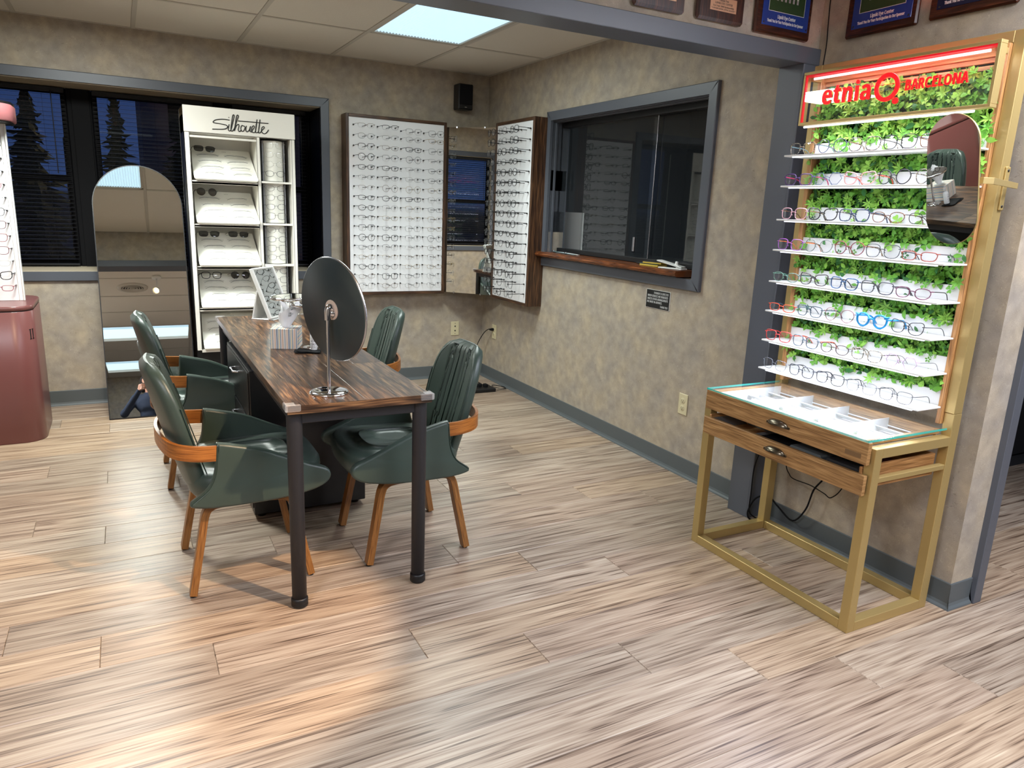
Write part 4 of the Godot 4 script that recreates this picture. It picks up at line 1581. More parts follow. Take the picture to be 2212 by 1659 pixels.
func rim_points(kind: String, s: float) -> Array:
	# outline of one lens (s = -1 left, +1 right), bridge side towards x = 0
	var a := 0.0255
	var b := 0.0185
	var e := 0.62
	match kind:
		"round": b = 0.0235; a = 0.0245; e = 0.98
		"square": b = 0.0205; e = 0.6
		"narrow": b = 0.0145; e = 0.62
		"cat": b = 0.0205; a = 0.0262; e = 0.75
		"hex": b = 0.0235; a = 0.0255; e = 1.0
		"chunky": b = 0.0225; a = 0.0245; e = 0.95
		"big": b = 0.0225; a = 0.0262; e = 0.66
		"oval": b = 0.0175; a = 0.025; e = 0.85
		"sun": b = 0.0175; a = 0.0275; e = 0.6
	var out := []
	var n := 6 if kind == "hex" else 26
	for i in n:
		var t := TAU * i / n + (PI / 6 if kind == "hex" and false else 0.0)
		var x := signf(cos(t)) * pow(absf(cos(t)), e) * a
		var y := signf(sin(t)) * pow(absf(sin(t)), e) * b
		x *= 1.0 + 0.12 * (y / b) * (1.0 if x > 0 else 0.6)
		if kind == "cat" and y > 0:
			y += 0.007 * clampf(x / a, 0.0, 1.0)
		out.append(Vector3(s * (0.0345 + x), y, -0.0025 * pow(absf(x + 0.01) / a, 2.0) if x > 0 else 0.0))
	return out

func style(kind: String, rad: float, tl: float) -> Dictionary:
	var key := "%s %.4f %.3f" % [kind, rad, tl]
	if styles.has(key):
		return styles[key]
	var base := kind.trim_prefix("half_").trim_prefix("rimless_")
	if base == "":
		base = "narrow"
	var d := {}
	var st := new_st()
	var sides := 6 if rad > 0.0012 else 5
	for s in [-1.0, 1.0]:
		var p := rim_points(base, s)
		if kind.begins_with("half_"):
			var top := []
			for i in p.size():
				if p[i].y > -0.004:
					top.append(p[i])
			var srt := top.duplicate()
			srt.sort_custom(func(u, v): return u.x < v.x)
			tube(st, srt, rad, sides)
			p.append(p[0])
			tube(st, p, rad * 0.35, 4)
		elif kind.begins_with("rimless_"):
			pass
		else:
			tube(st, p, rad, sides, true)
			if base == "chunky":
				for i in p.size():
					p[i] = Vector3(p[i].x * 1.0, p[i].y, -0.003)
				tube(st, p, rad * 1.1, sides, true)
				tube(st, [Vector3(s * 0.05, 0.015, -0.001), Vector3(s * 0.066, 0.019, -0.003)], [rad * 1.6, rad * 1.0], sides)
	tube(st, curve([Vector3(-0.0125, 0.003, 0.0), Vector3(-0.005, 0.0062, 0.002), Vector3(0.005, 0.0062, 0.002), Vector3(0.0125, 0.003, 0.0)], 2), maxf(rad, 0.0008), sides)
	for s in [-1.0, 1.0]:
		var hx := 0.061 if base != "chunky" else 0.062
		tube(st, [Vector3(s * (hx - 0.004), 0.0095, -0.002), Vector3(s * (hx + 0.004), 0.0105, -0.003), Vector3(s * (hx + 0.0065), 0.0105, -0.009)], maxf(rad, 0.0009), sides)
		# nose pads
		tube(st, [Vector3(s * 0.0095, -0.003, -0.001), Vector3(s * 0.0085, -0.006, -0.006)], 0.0012, 4)
	d.frame = done(st)
	d.lens = []
	d.temple = []
	for s in [-1.0, 1.0]:
		st = new_st()
		var p := rim_points(base, s)
		var c := Vector3(s * 0.0345, 0, 0.0006)
		for i in p.size():
			face(st, [c, p[i] * Vector3(1, 1, 1), p[(i + 1) % p.size()]], Vector3.BACK, [], true)
		d.lens.append(done(st))
		st = new_st()
		var hx := 0.0675
		var path: Array
		if tl > 0.115:
			path = curve([Vector3(s * hx, 0.0105, -0.008), Vector3(s * (hx + 0.002), 0.010, -0.045), Vector3(s * (hx - 0.001), 0.008, -tl * 0.68), Vector3(s * (hx - 0.004), 0.0, -tl * 0.84), Vector3(s * (hx - 0.008), -0.020, -tl)], 3)
		else:
			path = [Vector3(s * hx, 0.0105, -0.008), Vector3(s * (hx + 0.001), 0.010, -tl * 0.5), Vector3(s * (hx - 0.002), 0.009, -tl)]
		tube(st, path, maxf(rad * 1.05, 0.0009), 5)
		d.temple.append(done(st))
	styles[key] = d
	return d

func glasses(label: String, group: String, kind: String, rad: float, tl: float, frame_m: Material, temple_m: Material, lens_m: Material, at: Vector3, b: Basis, called := "eyeglasses") -> Node3D:
	var d := style(kind, rad, tl)
	var o := thing(called, label, "sunglasses" if called == "sunglasses" else "eyeglasses", at, group)
	o.basis = b
	part("frame", d.frame, frame_m, o)
	for i in 2:
		part("lens", d.lens[i], lens_m, o)
	for i in 2:
		part("temple", d.temple[i], temple_m, o)
	return o

const ORDER := ["first", "second", "third", "fourth", "fifth", "sixth", "seventh", "eighth", "ninth", "tenth", "eleventh", "twelfth", "thirteenth", "fourteenth", "fifteenth", "sixteenth", "seventeenth", "eighteenth"]

func frame_mat(called: String, c: Color, metal := 0.0, rough := 0.25) -> StandardMaterial3D:
	if M.has(called):
		return M[called]
	return mat(called, c, rough, metal)

func flecked(called: String, c1: Color, c2: Color) -> StandardMaterial3D:
	if M.has(called):
		return M[called]
	var im := Image.create(64, 64, false, Image.FORMAT_RGB8)
	var n := FastNoiseLite.new()
	n.seed = called.length() * 13
	n.frequency = 0.09
	for y in 64:
		for x in 64:
			im.set_pixel(x, y, c1 if n.get_noise_2d(x, y) > 0.0 else c2)
	var m := mat(called, Color.WHITE, 0.22)
	m.albedo_texture = ImageTexture.create_from_image(im)
	m.uv1_triplanar = true
	m.uv1_scale = Vector3.ONE * 22.0
	return m

# ------------------------------------------------------------------ white eyewear stand by the window
func build_brand_stand() -> void:
	var zf := 0.36
	var x0 := -2.212
	var x1 := -1.554
	var xm := -1.88
	var o := thing("eyewear_stand", "tall white eyewear display stand with script lettering on its header, before the window", "display stand", Vector3(xm, 0, 0))
	var st := new_st()
	var L := x0 - xm
	var R := x1 - xm
	# carcass: back, sides, plinth
	span(st, Vector3(L, 0.39, 0.055), Vector3(R, 1.895, 0.067), 0.001)
	part("back_panel", done(st), M.display_white, o)
	st = new_st()
	span(st, Vector3(L, 0.0, 0.055), Vector3(R, 0.39, zf - 0.01), 0.003)
	part("plinth", done(st), M.black, o)
	for s in [-1.0, 1.0]:
		st = new_st()
		var xx: float = L if s < 0 else R
		span(st, Vector3(xx, 0.39, 0.067), Vector3(xx - s * 0.003, 1.895, zf - 0.006), 0.0005)
		part("side_panel", done(st), M.black, o)
		st = new_st()
		span(st, Vector3(xx - s * 0.0032, 0.39, 0.067), Vector3(xx - s * 0.03, 1.74, zf), 0.0015)
		part("upright", done(st), M.display_white, o)
	st = new_st()
	span(st, Vector3(L, 1.742, 0.067), Vector3(R, 1.895, zf + 0.004), 0.002)
	part("header", done(st), M.display_white, o)
	st = new_st()
	span(st, Vector3(0.088, 0.39, 0.067), Vector3(0.106, 1.74, zf), 0.001)
	part("divider", done(st), M.display_white, o)
	# script lettering, a raised line
	var strokes := [
		[[-68, 18], [-107, 20], [-146, 13], [-162, 2], [-160, -5], [-127, -8], [-94, -12], [-81, -20], [-87, -31], [-110, -39], [-170, -43]],
		[[-72, -7], [-78, -37], [-71, -46], [-61, -34], [-46, 19], [-39, 45], [-43, 51], [-49, 44], [-57, 4], [-63, -36], [-56, -46], [-42, -27], [-24, 21], [-15, 46], [-20, 52], [-26, 43], [-35, 1], [-43, -43], [-30, -13], [-17, -2], [-14, -11], [-20, -35], [-13, -45], [-3, -36]],
		[[11, -9], [2, -8], [-4, -26], [3, -43], [14, -36], [21, -14], [11, -9]],
		[[30, -7], [25, -31], [32, -43], [46, -30], [54, -7], [50, -33], [57, -42], [66, -28], [77, -11], [73, -3], [63, -12], [60, -35], [71, -44], [84, -31], [95, 36]],
		[[95, 36], [83, -33], [91, -43], [102, -30], [113, 37]],
		[[113, 37], [101, -34], [109, -43], [123, -26], [137, -11], [134, -3], [123, -10], [119, -32], [131, -45], [147, -41], [163, -20]],
		[[-19, 18], [163, 18]], [[-72, 35], [-70, 31]]]
	st = new_st()
	for s in strokes:
		var p := []
		for q in s:
			p.append(Vector3(q[0] * 0.001, 1.81 + q[1] * 0.001, zf + 0.0055))
		tube(st, curve(p, 4) if p.size() > 2 else p, 0.0026, 6)
	part("lettering", done(st), M.ink, o)
	# left bays: shelves, sloping trays
	var bays := [[1.459, 1.712], [1.194, 1.441], [0.930, 1.178], [0.662, 0.915], [0.393, 0.651]]
	var bx0 := -0.300
	var bx1 := 0.086
	for i in 5:
		st = new_st()
		span(st, Vector3(bx0 - 0.002, bays[i][0] - 0.018, 0.067), Vector3(bx1 + 0.002, bays[i][0], zf - 0.002), 0.001)
		part("shelf", done(st), M.display_white, o)
		st = new_st()
		span(st, Vector3(bx0 - 0.002, bays[i][1], zf - 0.02), Vector3(bx1 + 0.002, bays[i][1] + 0.012, zf - 0.002), 0.001)
		part("rail", done(st), M.display_white, o)
		# curved tray: leans back, lip at the bottom
		st = new_st()
		var y0: float = bays[i][0] + 0.012
		var prof := [Vector3(0, y0 + 0.19, 0.13), Vector3(0, y0 + 0.1, 0.235), Vector3(0, y0 + 0.02, 0.365), Vector3(0, y0 + 0.002, 0.388), Vector3(0, y0 - 0.006, 0.384)]
		var pp := curve(prof, 4)
		var n := pp.size()
		for k in n - 1:
			var a: Vector3 = pp[k]
			var b: Vector3 = pp[k + 1]
			var wa := 0.172 + 0.016 * sin(PI * (1.0 - float(k) / n))
			var wb := 0.172 + 0.016 * sin(PI * (1.0 - float(k + 1) / n))
			var cx := (bx0 + bx1) / 2 + 0.005
			var o3 := (b - a).cross(Vector3.LEFT)
			face(st, [Vector3(cx - wa, a.y, a.z), Vector3(cx + wa, a.y, a.z), Vector3(cx + wb, b.y, b.z), Vector3(cx - wb, b.y, b.z)], Vector3(0, 1, 0.8) if k < n - 3 else Vector3(0, -0.2, 1), [], true)
			var dn := Vector3(0, -0.004, -0.003)
			face(st, [Vector3(cx - wa, a.y, a.z) + dn, Vector3(cx + wa, a.y, a.z) + dn, Vector3(cx + wb, b.y, b.z) + dn, Vector3(cx - wb, b.y, b.z) + dn], Vector3(0, -1, -0.8))
			for s in [-1.0, 1.0]:
				face(st, [Vector3(cx + s * wa, a.y, a.z), Vector3(cx + s * wb, b.y, b.z), Vector3(cx + s * wb, b.y, b.z) + dn, Vector3(cx + s * wa, a.y, a.z) + dn], Vector3(s, 0, 0))
		var tr := part("tray", done(st), M.tray_white, o)
		st = new_st()
		for k in 3:
			box(st, Vector3((bx0 + bx1) / 2 + 0.03 - 0.009 * k, y0 + 0.176, 0.153), Vector3(0.007, 0.0012, 0.0012), 0.0)
		part("print", done(st), M.groove, tr)
	# thin shadow gaps round the two inner frames
	st = new_st()
	for q in [[-0.306, 0.0835], [0.112, 0.306]]:
		span(st, Vector3(q[0], 1.7395, zf - 0.004), Vector3(q[1], 1.742, zf + 0.0012), 0.0)
	for q in [-0.3035, 0.0875, 0.1075, 0.3035]:
		span(st, Vector3(q - 0.0009, 0.40, zf - 0.004), Vector3(q + 0.0009, 1.74, zf + 0.0006), 0.0)
	part("gap", done(st), M.groove, o)
	# right column: curved cards, each with four frames in front
	var cols := [[1.474, 1.728], [1.209, 1.462], [0.944, 1.197], [0.679, 0.932], [0.414, 0.667]]
	for q in cols:
		st = new_st()
		var prev := []
		for k in 9:
			var u := -1.0 + 2.0 * k / 8.0
			var x := 0.198 + u * 0.0625
			var z := 0.285 + 0.05 * (1.0 - u * u)
			if k > 0:
				face(st, [prev[0], Vector3(x, q[0] + 0.004, z), Vector3(x, q[1], z), prev[1]], Vector3.BACK, [], true)
				face(st, [prev[0], Vector3(x, q[0] + 0.004, z), Vector3(x, q[0] + 0.004, z - 0.02), prev[0] - Vector3(0, 0, 0.02)], Vector3.DOWN)
			prev = [Vector3(x, q[0] + 0.004, z), Vector3(x, q[1], z)]
		span(st, Vector3(0.15, q[0] + 0.004, 0.27), Vector3(0.246, q[1], 0.284), 0.001)
		part("card", done(st), M.tray_white, o)
		st = new_st()
		span(st, Vector3(0.108, q[0] - 0.012, 0.067), Vector3(0.304, q[0], zf - 0.002), 0.001)
		part("shelf", done(st), M.display_white, o)
		st = new_st()
		span(st, Vector3(0.128, q[0], 0.067), Vector3(0.134, q[1], 0.30), 0.0005)
		span(st, Vector3(0.262, q[0], 0.067), Vector3(0.268, q[1], 0.30), 0.0005)
		part("strip", done(st), M.steel_grey, o)
	# frames on the trays
	var gm := frame_mat("dark grey metal", Color8(58, 58, 62), 0.5, 0.35)
	var bm := frame_mat("black", Color8(16, 16, 18))
	var row_word := ["topmost", "second", "third", "fourth", "lowest"]
	var tops := [["dark", ""], ["brown", ""], ["dark", "dark"], ["frame", "roundsun"], ["", ""]]
	for i in 5:
		var y0: float = bays[i][0] + 0.012
		for c in 2:
			var side := "left" if c == 0 else "right"
			var cx := xm - 0.107 + (-0.088 if c == 0 else 0.092) + (0.014 if c == 0 else 0.0)
			var k: String = tops[i][c]
			if k:
				var up_b := Basis(Vector3.RIGHT, -0.2) * Basis(Vector3.UP, 0.1)
				var p := Vector3(cx - (0.025 if c == 0 else 0.01), y0 + 0.186, 0.205)
				if k == "frame":
					glasses("black rectangular eyeglasses atop the left of the white stand's fourth tray", "upright pairs on the white stand's trays", "square", 0.0022, 0.1, bm, bm, M.lens, p, up_b)
				else:
					var kd := "round" if k == "roundsun" or k == "brown" else "sun"
					var nm := "brown tinted" if k == "brown" else ("round black" if k == "roundsun" else "dark rectangular")
					glasses("%s sunglasses atop the %s side of the white stand's %s tray" % [nm, side, row_word[i]], "upright pairs on the white stand's trays", kd, 0.0012, 0.1, bm, bm, M.brown_lens if k == "brown" else M.dark_lens, p, up_b, "sunglasses")
			var rows := 4
			if i == 0:
				rows = 4
			for r in rows:
				var f: float = [0.80, 0.58, 0.36, 0.14][r]
				if i == 4 and r > 3:
					continue
				var py := y0 + 0.012 + 0.17 * f
				var pz := lerpf(0.372, 0.165, f) + 0.012
				folded("rimless clear eyeglasses with folded dark temples, %s row, %s side of %s tray" % [["first", "second", "third", "bottom"][r], side, ["topmost", "second", "third", "fourth", "lowest"][i]], Vector3(cx + r * 0.008 - 0.01 + rng.randf_range(-0.003, 0.003), py, pz), gm, rng.randf_range(0.85, 1.1))
	# frames down the right column
	for i in 5:
		for r in 4:
			var y: float = cols[i][1] - 0.030 - 0.0585 * r
			var clear := i == 0 and r < 3
			var m := frame_mat("pale clear", Color8(170, 168, 160)) if clear else (frame_mat("smoke grey", Color8(92, 90, 86)) if (i + r) % 3 else gm)
			glasses("%s eyeglasses down the white stand's right column, %s panel from top, %s down" % ["pale clear" if clear else "grey thin rimmed", ORDER[i], ORDER[r]], "eyeglasses down the white stand's right column", "oval" if (i + r) % 4 else "square", 0.0007 if clear else 0.0012, 0.13, m, m, M.lens, Vector3(xm + 0.196, y, 0.358), Basis(Vector3.UP, 0.04))

var folded_mesh: Array = []
func folded(label: String, at: Vector3, m: Material, sc: float) -> void:
	# rimless pair lying on a sloping tray, temples folded across behind the lenses
	if folded_mesh.is_empty():
		var st := new_st()
		tube(st, [Vector3(-0.067, 0.006, -0.006), Vector3(-0.03, 0.0075, 0.002), Vector3(0.03, 0.0075, 0.002), Vector3(0.067, 0.006, -0.006)], 0.0007, 4)
		folded_mesh.append(done(st))
		st = new_st()
		tube(st, curve([Vector3(-0.064, -0.018, 0.016), Vector3(-0.048, -0.004, 0.006), Vector3(-0.03, 0.003, 0.001), Vector3(0.03, 0.003, 0.001), Vector3(0.045, -0.003, 0.006), Vector3(0.058, -0.016, 0.014)], 3), 0.0011, 5)
		folded_mesh.append(done(st))
		for s in [-1.0, 1.0]:
			st = new_st()
			var p := rim_points("narrow", s)
			for i in p.size():
				face(st, [Vector3(s * 0.0345, 0, 0.0006), p[i], p[(i + 1) % p.size()]], Vector3.BACK, [], true)
			folded_mesh.append(done(st))
	var o := thing("eyeglasses", label, "eyeglasses", at, "rimless eyeglasses on the white stand's trays")
	o.basis = Basis(Vector3.RIGHT, -0.62) * Basis(Vector3.BACK, rng.randf_range(-0.06, 0.06)) * Basis.from_scale(Vector3(sc, sc, sc))
	part("bridge_bar", folded_mesh[0], m, o)
	part("temple", folded_mesh[1], m, o)
	part("lens", folded_mesh[2], M.lens, o)
	part("lens", folded_mesh[3], M.lens, o)

# ------------------------------------------------------------------ dusty pink kiosk on the far left
func stadium(hx: float, hz: float, r: float, y: float, c: Vector3) -> Array:
	var out := []
	for q in [[1, 1, 0.0], [-1, 1, PI / 2], [-1, -1, PI], [1, -1, PI * 1.5]]:
		for i in 13:
			var a: float = q[2] + PI / 2 * i / 12.0
			out.append(c + Vector3(q[0] * (hx - r) + cos(a) * r, y, q[1] * (hz - r) + sin(a) * r))
	return out

func build_kiosk() -> void:
	var c := Vector3(-3.345, 0, 0.52)
	var o := thing("eyewear_kiosk", "dusty pink rounded floor kiosk carrying a white eyeglasses panel, cut off at left", "display stand", c)
	var hx := 0.30
	var hz := 0.262
	var st := new_st()
	loft(st, [stadium(hx - 0.004, hz - 0.004, 0.10, 0.0, Vector3.ZERO), stadium(hx, hz, 0.104, 0.006, Vector3.ZERO), stadium(hx, hz, 0.104, 0.722, Vector3.ZERO), stadium(hx - 0.003, hz - 0.003, 0.10, 0.725, Vector3.ZERO)], true, true)
	part("body", done(st), M.pink_shell, o)
	st = new_st()
	loft(st, [stadium(hx - 0.012, hz - 0.012, 0.09, 0.725, Vector3.ZERO), stadium(hx - 0.012, hz - 0.012, 0.09, 0.731, Vector3.ZERO)], false, true)
	part("gap", done(st), M.black, o)
	st = new_st()
	loft(st, [stadium(hx - 0.003, hz - 0.003, 0.10, 0.731, Vector3.ZERO), stadium(hx, hz, 0.104, 0.733, Vector3.ZERO), stadium(hx, hz, 0.104, 0.752, Vector3.ZERO), stadium(hx - 0.004, hz - 0.004, 0.10, 0.755, Vector3.ZERO)], true, true)
	part("lid", done(st), M.pink_shell, o)
	# white panel with two ribs at its edge
	st = new_st()
	span(st, Vector3(-0.255, 0.755, -0.03), Vector3(0.250, 1.70, 0.0), 0.002)
	var pan := part("panel", done(st), M.white_board, o)
	st = new_st()
	span(st, Vector3(0.224, 0.756, 0.0), Vector3(0.228, 1.70, 0.0035), 0.0005)
	span(st, Vector3(0.243, 0.756, 0.0), Vector3(0.250, 1.70, 0.005), 0.001)
	part("edge_rib", done(st), M.white_plastic, pan)
	st = new_st()
	span(st, Vector3(0.14, 1.655, 0.0), Vector3(0.195, 1.6575, 0.001), 0.0)
	span(st, Vector3(0.165, 1.676, 0.0), Vector3(0.172, 1.68, 0.001), 0.0)
	part("print", done(st), M.ink, pan)
	# cap
	st = new_st()
	loft(st, [stadium(hx - 0.006, 0.20, 0.14, 1.70, Vector3(0, 0, 0.03)), stadium(hx, 0.206, 0.146, 1.705, Vector3(0, 0, 0.03)), stadium(hx, 0.206, 0.146, 1.78, Vector3(0, 0, 0.03)), stadium(hx - 0.004, 0.202, 0.142, 1.784, Vector3(0, 0, 0.03))], true, true)
	part("cap", done(st), M.pink_cap, o)
	st = new_st()
	loft(st, [stadium(hx - 0.004, 0.204, 0.144, 1.784, Vector3(0, 0, 0.03)), stadium(hx - 0.002, 0.204, 0.144, 1.796, Vector3(0, 0, 0.03))], true, true)
	loft(st, [stadium(hx - 0.012, 0.196, 0.136, 1.694, Vector3(0, 0, 0.03)), stadium(hx - 0.010, 0.198, 0.138, 1.70, Vector3(0, 0, 0.03))], true, true)
	part("cap_trim", done(st), M.black, o)
	# black lettering wrapping round the corner of the body: two upright strokes and the tail of a letter above
	st = new_st()
	for k in 2:
		var a := 0.92 + 0.17 * k
		var px := hx - 0.104 + cos(PI / 2 - a) * 0.1045
		var pz := hz - 0.104 + sin(PI / 2 - a) * 0.1045
		X = Transform3D(Basis(Vector3.UP, PI / 2 - (PI / 2 - a)), Vector3(px, 0.60, pz))
		box(st, Vector3.ZERO, Vector3(0.006, 0.052, 0.0012), 0.0)
		box(st, Vector3(0, 0.026, 0), Vector3(0.012, 0.003, 0.0012), 0.0)
		box(st, Vector3(0, -0.026, 0), Vector3(0.012, 0.003, 0.0012), 0.0)
	X = Transform3D()
	part("lettering", done(st), M.ink, o)
	# a column of eyeglasses on pegs
	var looks := [["black and red", "oval"], ["black", "round"], ["navy blue", "oval"], ["rose and black", "oval"], ["clear crystal", "oval"], ["smoky black", "square"], ["burgundy", "square"], ["red and black", "square"], ["wine red", "square"], ["pale clear", "narrow"], ["thick black", "cat"], ["crimson", "narrow"]]
	var cols := {"black and red": [Color8(20, 16, 18), Color8(140, 30, 40)], "black": [Color8(18, 18, 20), Color8(18, 18, 20)], "navy blue": [Color8(26, 32, 80), Color8(20, 24, 60)], "rose and black": [Color8(150, 80, 90), Color8(30, 26, 28)], "clear crystal": [Color8(196, 198, 196), Color8(60, 60, 60)], "smoky black": [Color8(40, 38, 40), Color8(30, 30, 32)], "burgundy": [Color8(84, 28, 40), Color8(30, 20, 24)], "red and black": [Color8(120, 30, 40), Color8(30, 20, 22)], "wine red": [Color8(96, 30, 44), Color8(40, 26, 30)], "pale clear": [Color8(186, 186, 184), Color8(50, 50, 52)], "thick black": [Color8(16, 18, 28), Color8(16, 18, 26)], "crimson": [Color8(140, 36, 52), Color8(120, 34, 46)]}
	for r in 12:
		var k = looks[r]
		var cc = cols[k[0]]
		var fm := frame_mat("kiosk %s" % k[0], cc[0])
		var tm := frame_mat("kiosk temple %s" % k[0], cc[1])
		var y := 1.577 - 0.0674 * r
		st = new_st()
		for s in [-1.0, 1.0]:
			tube(st, [Vector3(0.152 + s * 0.064, y + 0.006, 0.0), Vector3(0.152 + s * 0.064, y + 0.006, 0.035)], 0.004, 7)
		part("peg", done(st), M.ink, o)
		glasses("%s eyeglasses on the pink kiosk's white panel, %s from the top" % [k[0], ORDER[r]], "eyeglasses on the pink kiosk", k[1], 0.0022 if "thick" in k[0] else 0.0015, 0.1, fm, tm, M.lens, c + Vector3(0.152, y, 0.102), Basis())

# ------------------------------------------------------------------ wood framed eyeglass boards
func board_frame(o: Node3D, w: float, y0: float, y1: float, d: float) -> void:
	# local: width along x centred, front at z = d, wall at z = 0
	var t := 0.022
	for s in [-1.0, 1.0]:
		var st := new_st()
		uv_off = Vector2(rng.randf(), rng.randf())
		span(st, Vector3(s * w / 2, y0, 0), Vector3(s * (w / 2 - t), y1, d), 0.002, 1)
		part("frame_side", done(st), M.dark_oak, o)
		st = new_st()
		var yy := y0 if s < 0 else y1
		span(st, Vector3(-w / 2 + t, yy, 0), Vector3(w / 2 - t, yy - s * t, d), 0.002, 0)
		part("frame_rail", done(st), M.dark_oak, o)
	uv_off = Vector2.ZERO
	var st := new_st()
	span(st, Vector3(-w / 2 + t, y0 + t, 0.012), Vector3(w / 2 - t, y1 - t, d - 0.006), 0.0)
	part("panel", done(st), M.white_board, o)

func build_boards() -> void:
	var d := 0.12
	var y0 := 0.703
	var y1 := 1.968
	# board on the back wall: four columns of seventeen
	var o := thing("eyeglass_board", "large wood framed white board of four eyeglass columns on the back wall", "display board", Vector3(-0.776, 0, 0))
	board_frame(o, 0.76, y0, y1, d)
	# board on the right wall: three columns
	var o2 := thing("eyeglass_board", "narrower wood framed white board of three eyeglass columns on the right wall", "display board", Vector3(0, 0, 0.667))
	o2.rotation.y = -PI / 2
	board_frame(o2, 0.575, y0, y1, d)
	var thin := [["gold wire", Color8(150, 124, 70), 0.8], ["silver wire", Color8(150, 150, 152), 0.8], ["gunmetal wire", Color8(62, 62, 66), 0.6], ["bronze wire", Color8(104, 78, 56), 0.6], ["slim black", Color8(22, 22, 24), 0.0]]
	for b in 2:
		var cols := 4 if b == 0 else 3
		var host: Node3D = o if b == 0 else o2
		var st := new_st()
		for r in 17:
			for c in cols:
				var w := 0.76 if b == 0 else 0.575
				var x := (c - (cols - 1) * 0.5) * 0.174
				var y := 1.886 - 0.0692 * r - (0.016 if (b == 0 and r == 0 and c >= 2) else 0.0)
				var kind: String = ["half_narrow", "narrow", "oval", "square", "half_square", "round", "narrow"][rng.randi_range(0, 6)]
				var k = thin[[0, 1, 2, 2, 3, 4][rng.randi_range(0, 5)]]
				var rad := 0.0010
				if b == 0 and (r == 0 and c == 1 or r in [7, 8, 9, 10, 11] and c == 0 or rng.randf() < 0.16):
					k = thin[4]
					rad = 0.0018
				if b == 1:
					k = thin[4] if rng.randf() < 0.62 else thin[2]
					rad = 0.0019 if k == thin[4] else 0.0012
					kind = ["square", "round", "oval", "square", "big"][rng.randi_range(0, 4)]
				var m := frame_mat(k[0], k[1], k[2], 0.3)
				for s in [-1.0, 1.0]:
					var pz := d - 0.006
					tube(st, [Vector3(x + s * 0.0655, y + 0.008, pz), Vector3(x + s * 0.0655, y + 0.008, pz + 0.03)], 0.0022, 5)
					var pr := [Vector2(0.0, 0.0), Vector2(0.005, 0.001), Vector2(0.006, 0.004), Vector2(0.005, 0.007), Vector2(0.0, 0.008)]
					X = Transform3D(Basis(Vector3.RIGHT, PI / 2), Vector3(x + s * 0.0655, y + 0.008, pz + 0.004))
					lathe(st, pr, 8)
					X = Transform3D()
				tube(st, [Vector3(x, y + 0.002, d - 0.006), Vector3(x, y + 0.001, d + 0.098)], 0.0022, 5)
				var at := Vector3(x, y, d + 0.092)
				var shape: String = {"half_narrow": "half rimmed", "narrow": "narrow", "oval": "oval", "square": "squarish", "half_square": "half rimmed squarish", "round": "round", "big": "large"}[kind]
				var label := "%s %s eyeglasses, %s row, %s column, of the four-column wooden board" % [k[0], shape, ORDER[r], ORDER[c]]
				if b == 1:
					label = "%s %s eyeglasses, %s row, %s column, of the three-column wooden board" % [k[0], shape, ORDER[r], ORDER[c]]
				var bb := Basis(Vector3.UP, rng.randf_range(-0.05, 0.05)) * Basis(Vector3.BACK, rng.randf_range(-0.03, 0.03)) * Basis.from_scale(Vector3(0.96, 1, 1))
				glasses(label, "eyeglasses on the wood framed boards", kind, rad, 0.095, m, m, M.lens, host.transform * at, host.basis * bb)
		var pegs := part("display_pegs", done(st), M.ink, host)
		pegs.set_meta("kind", "stuff")

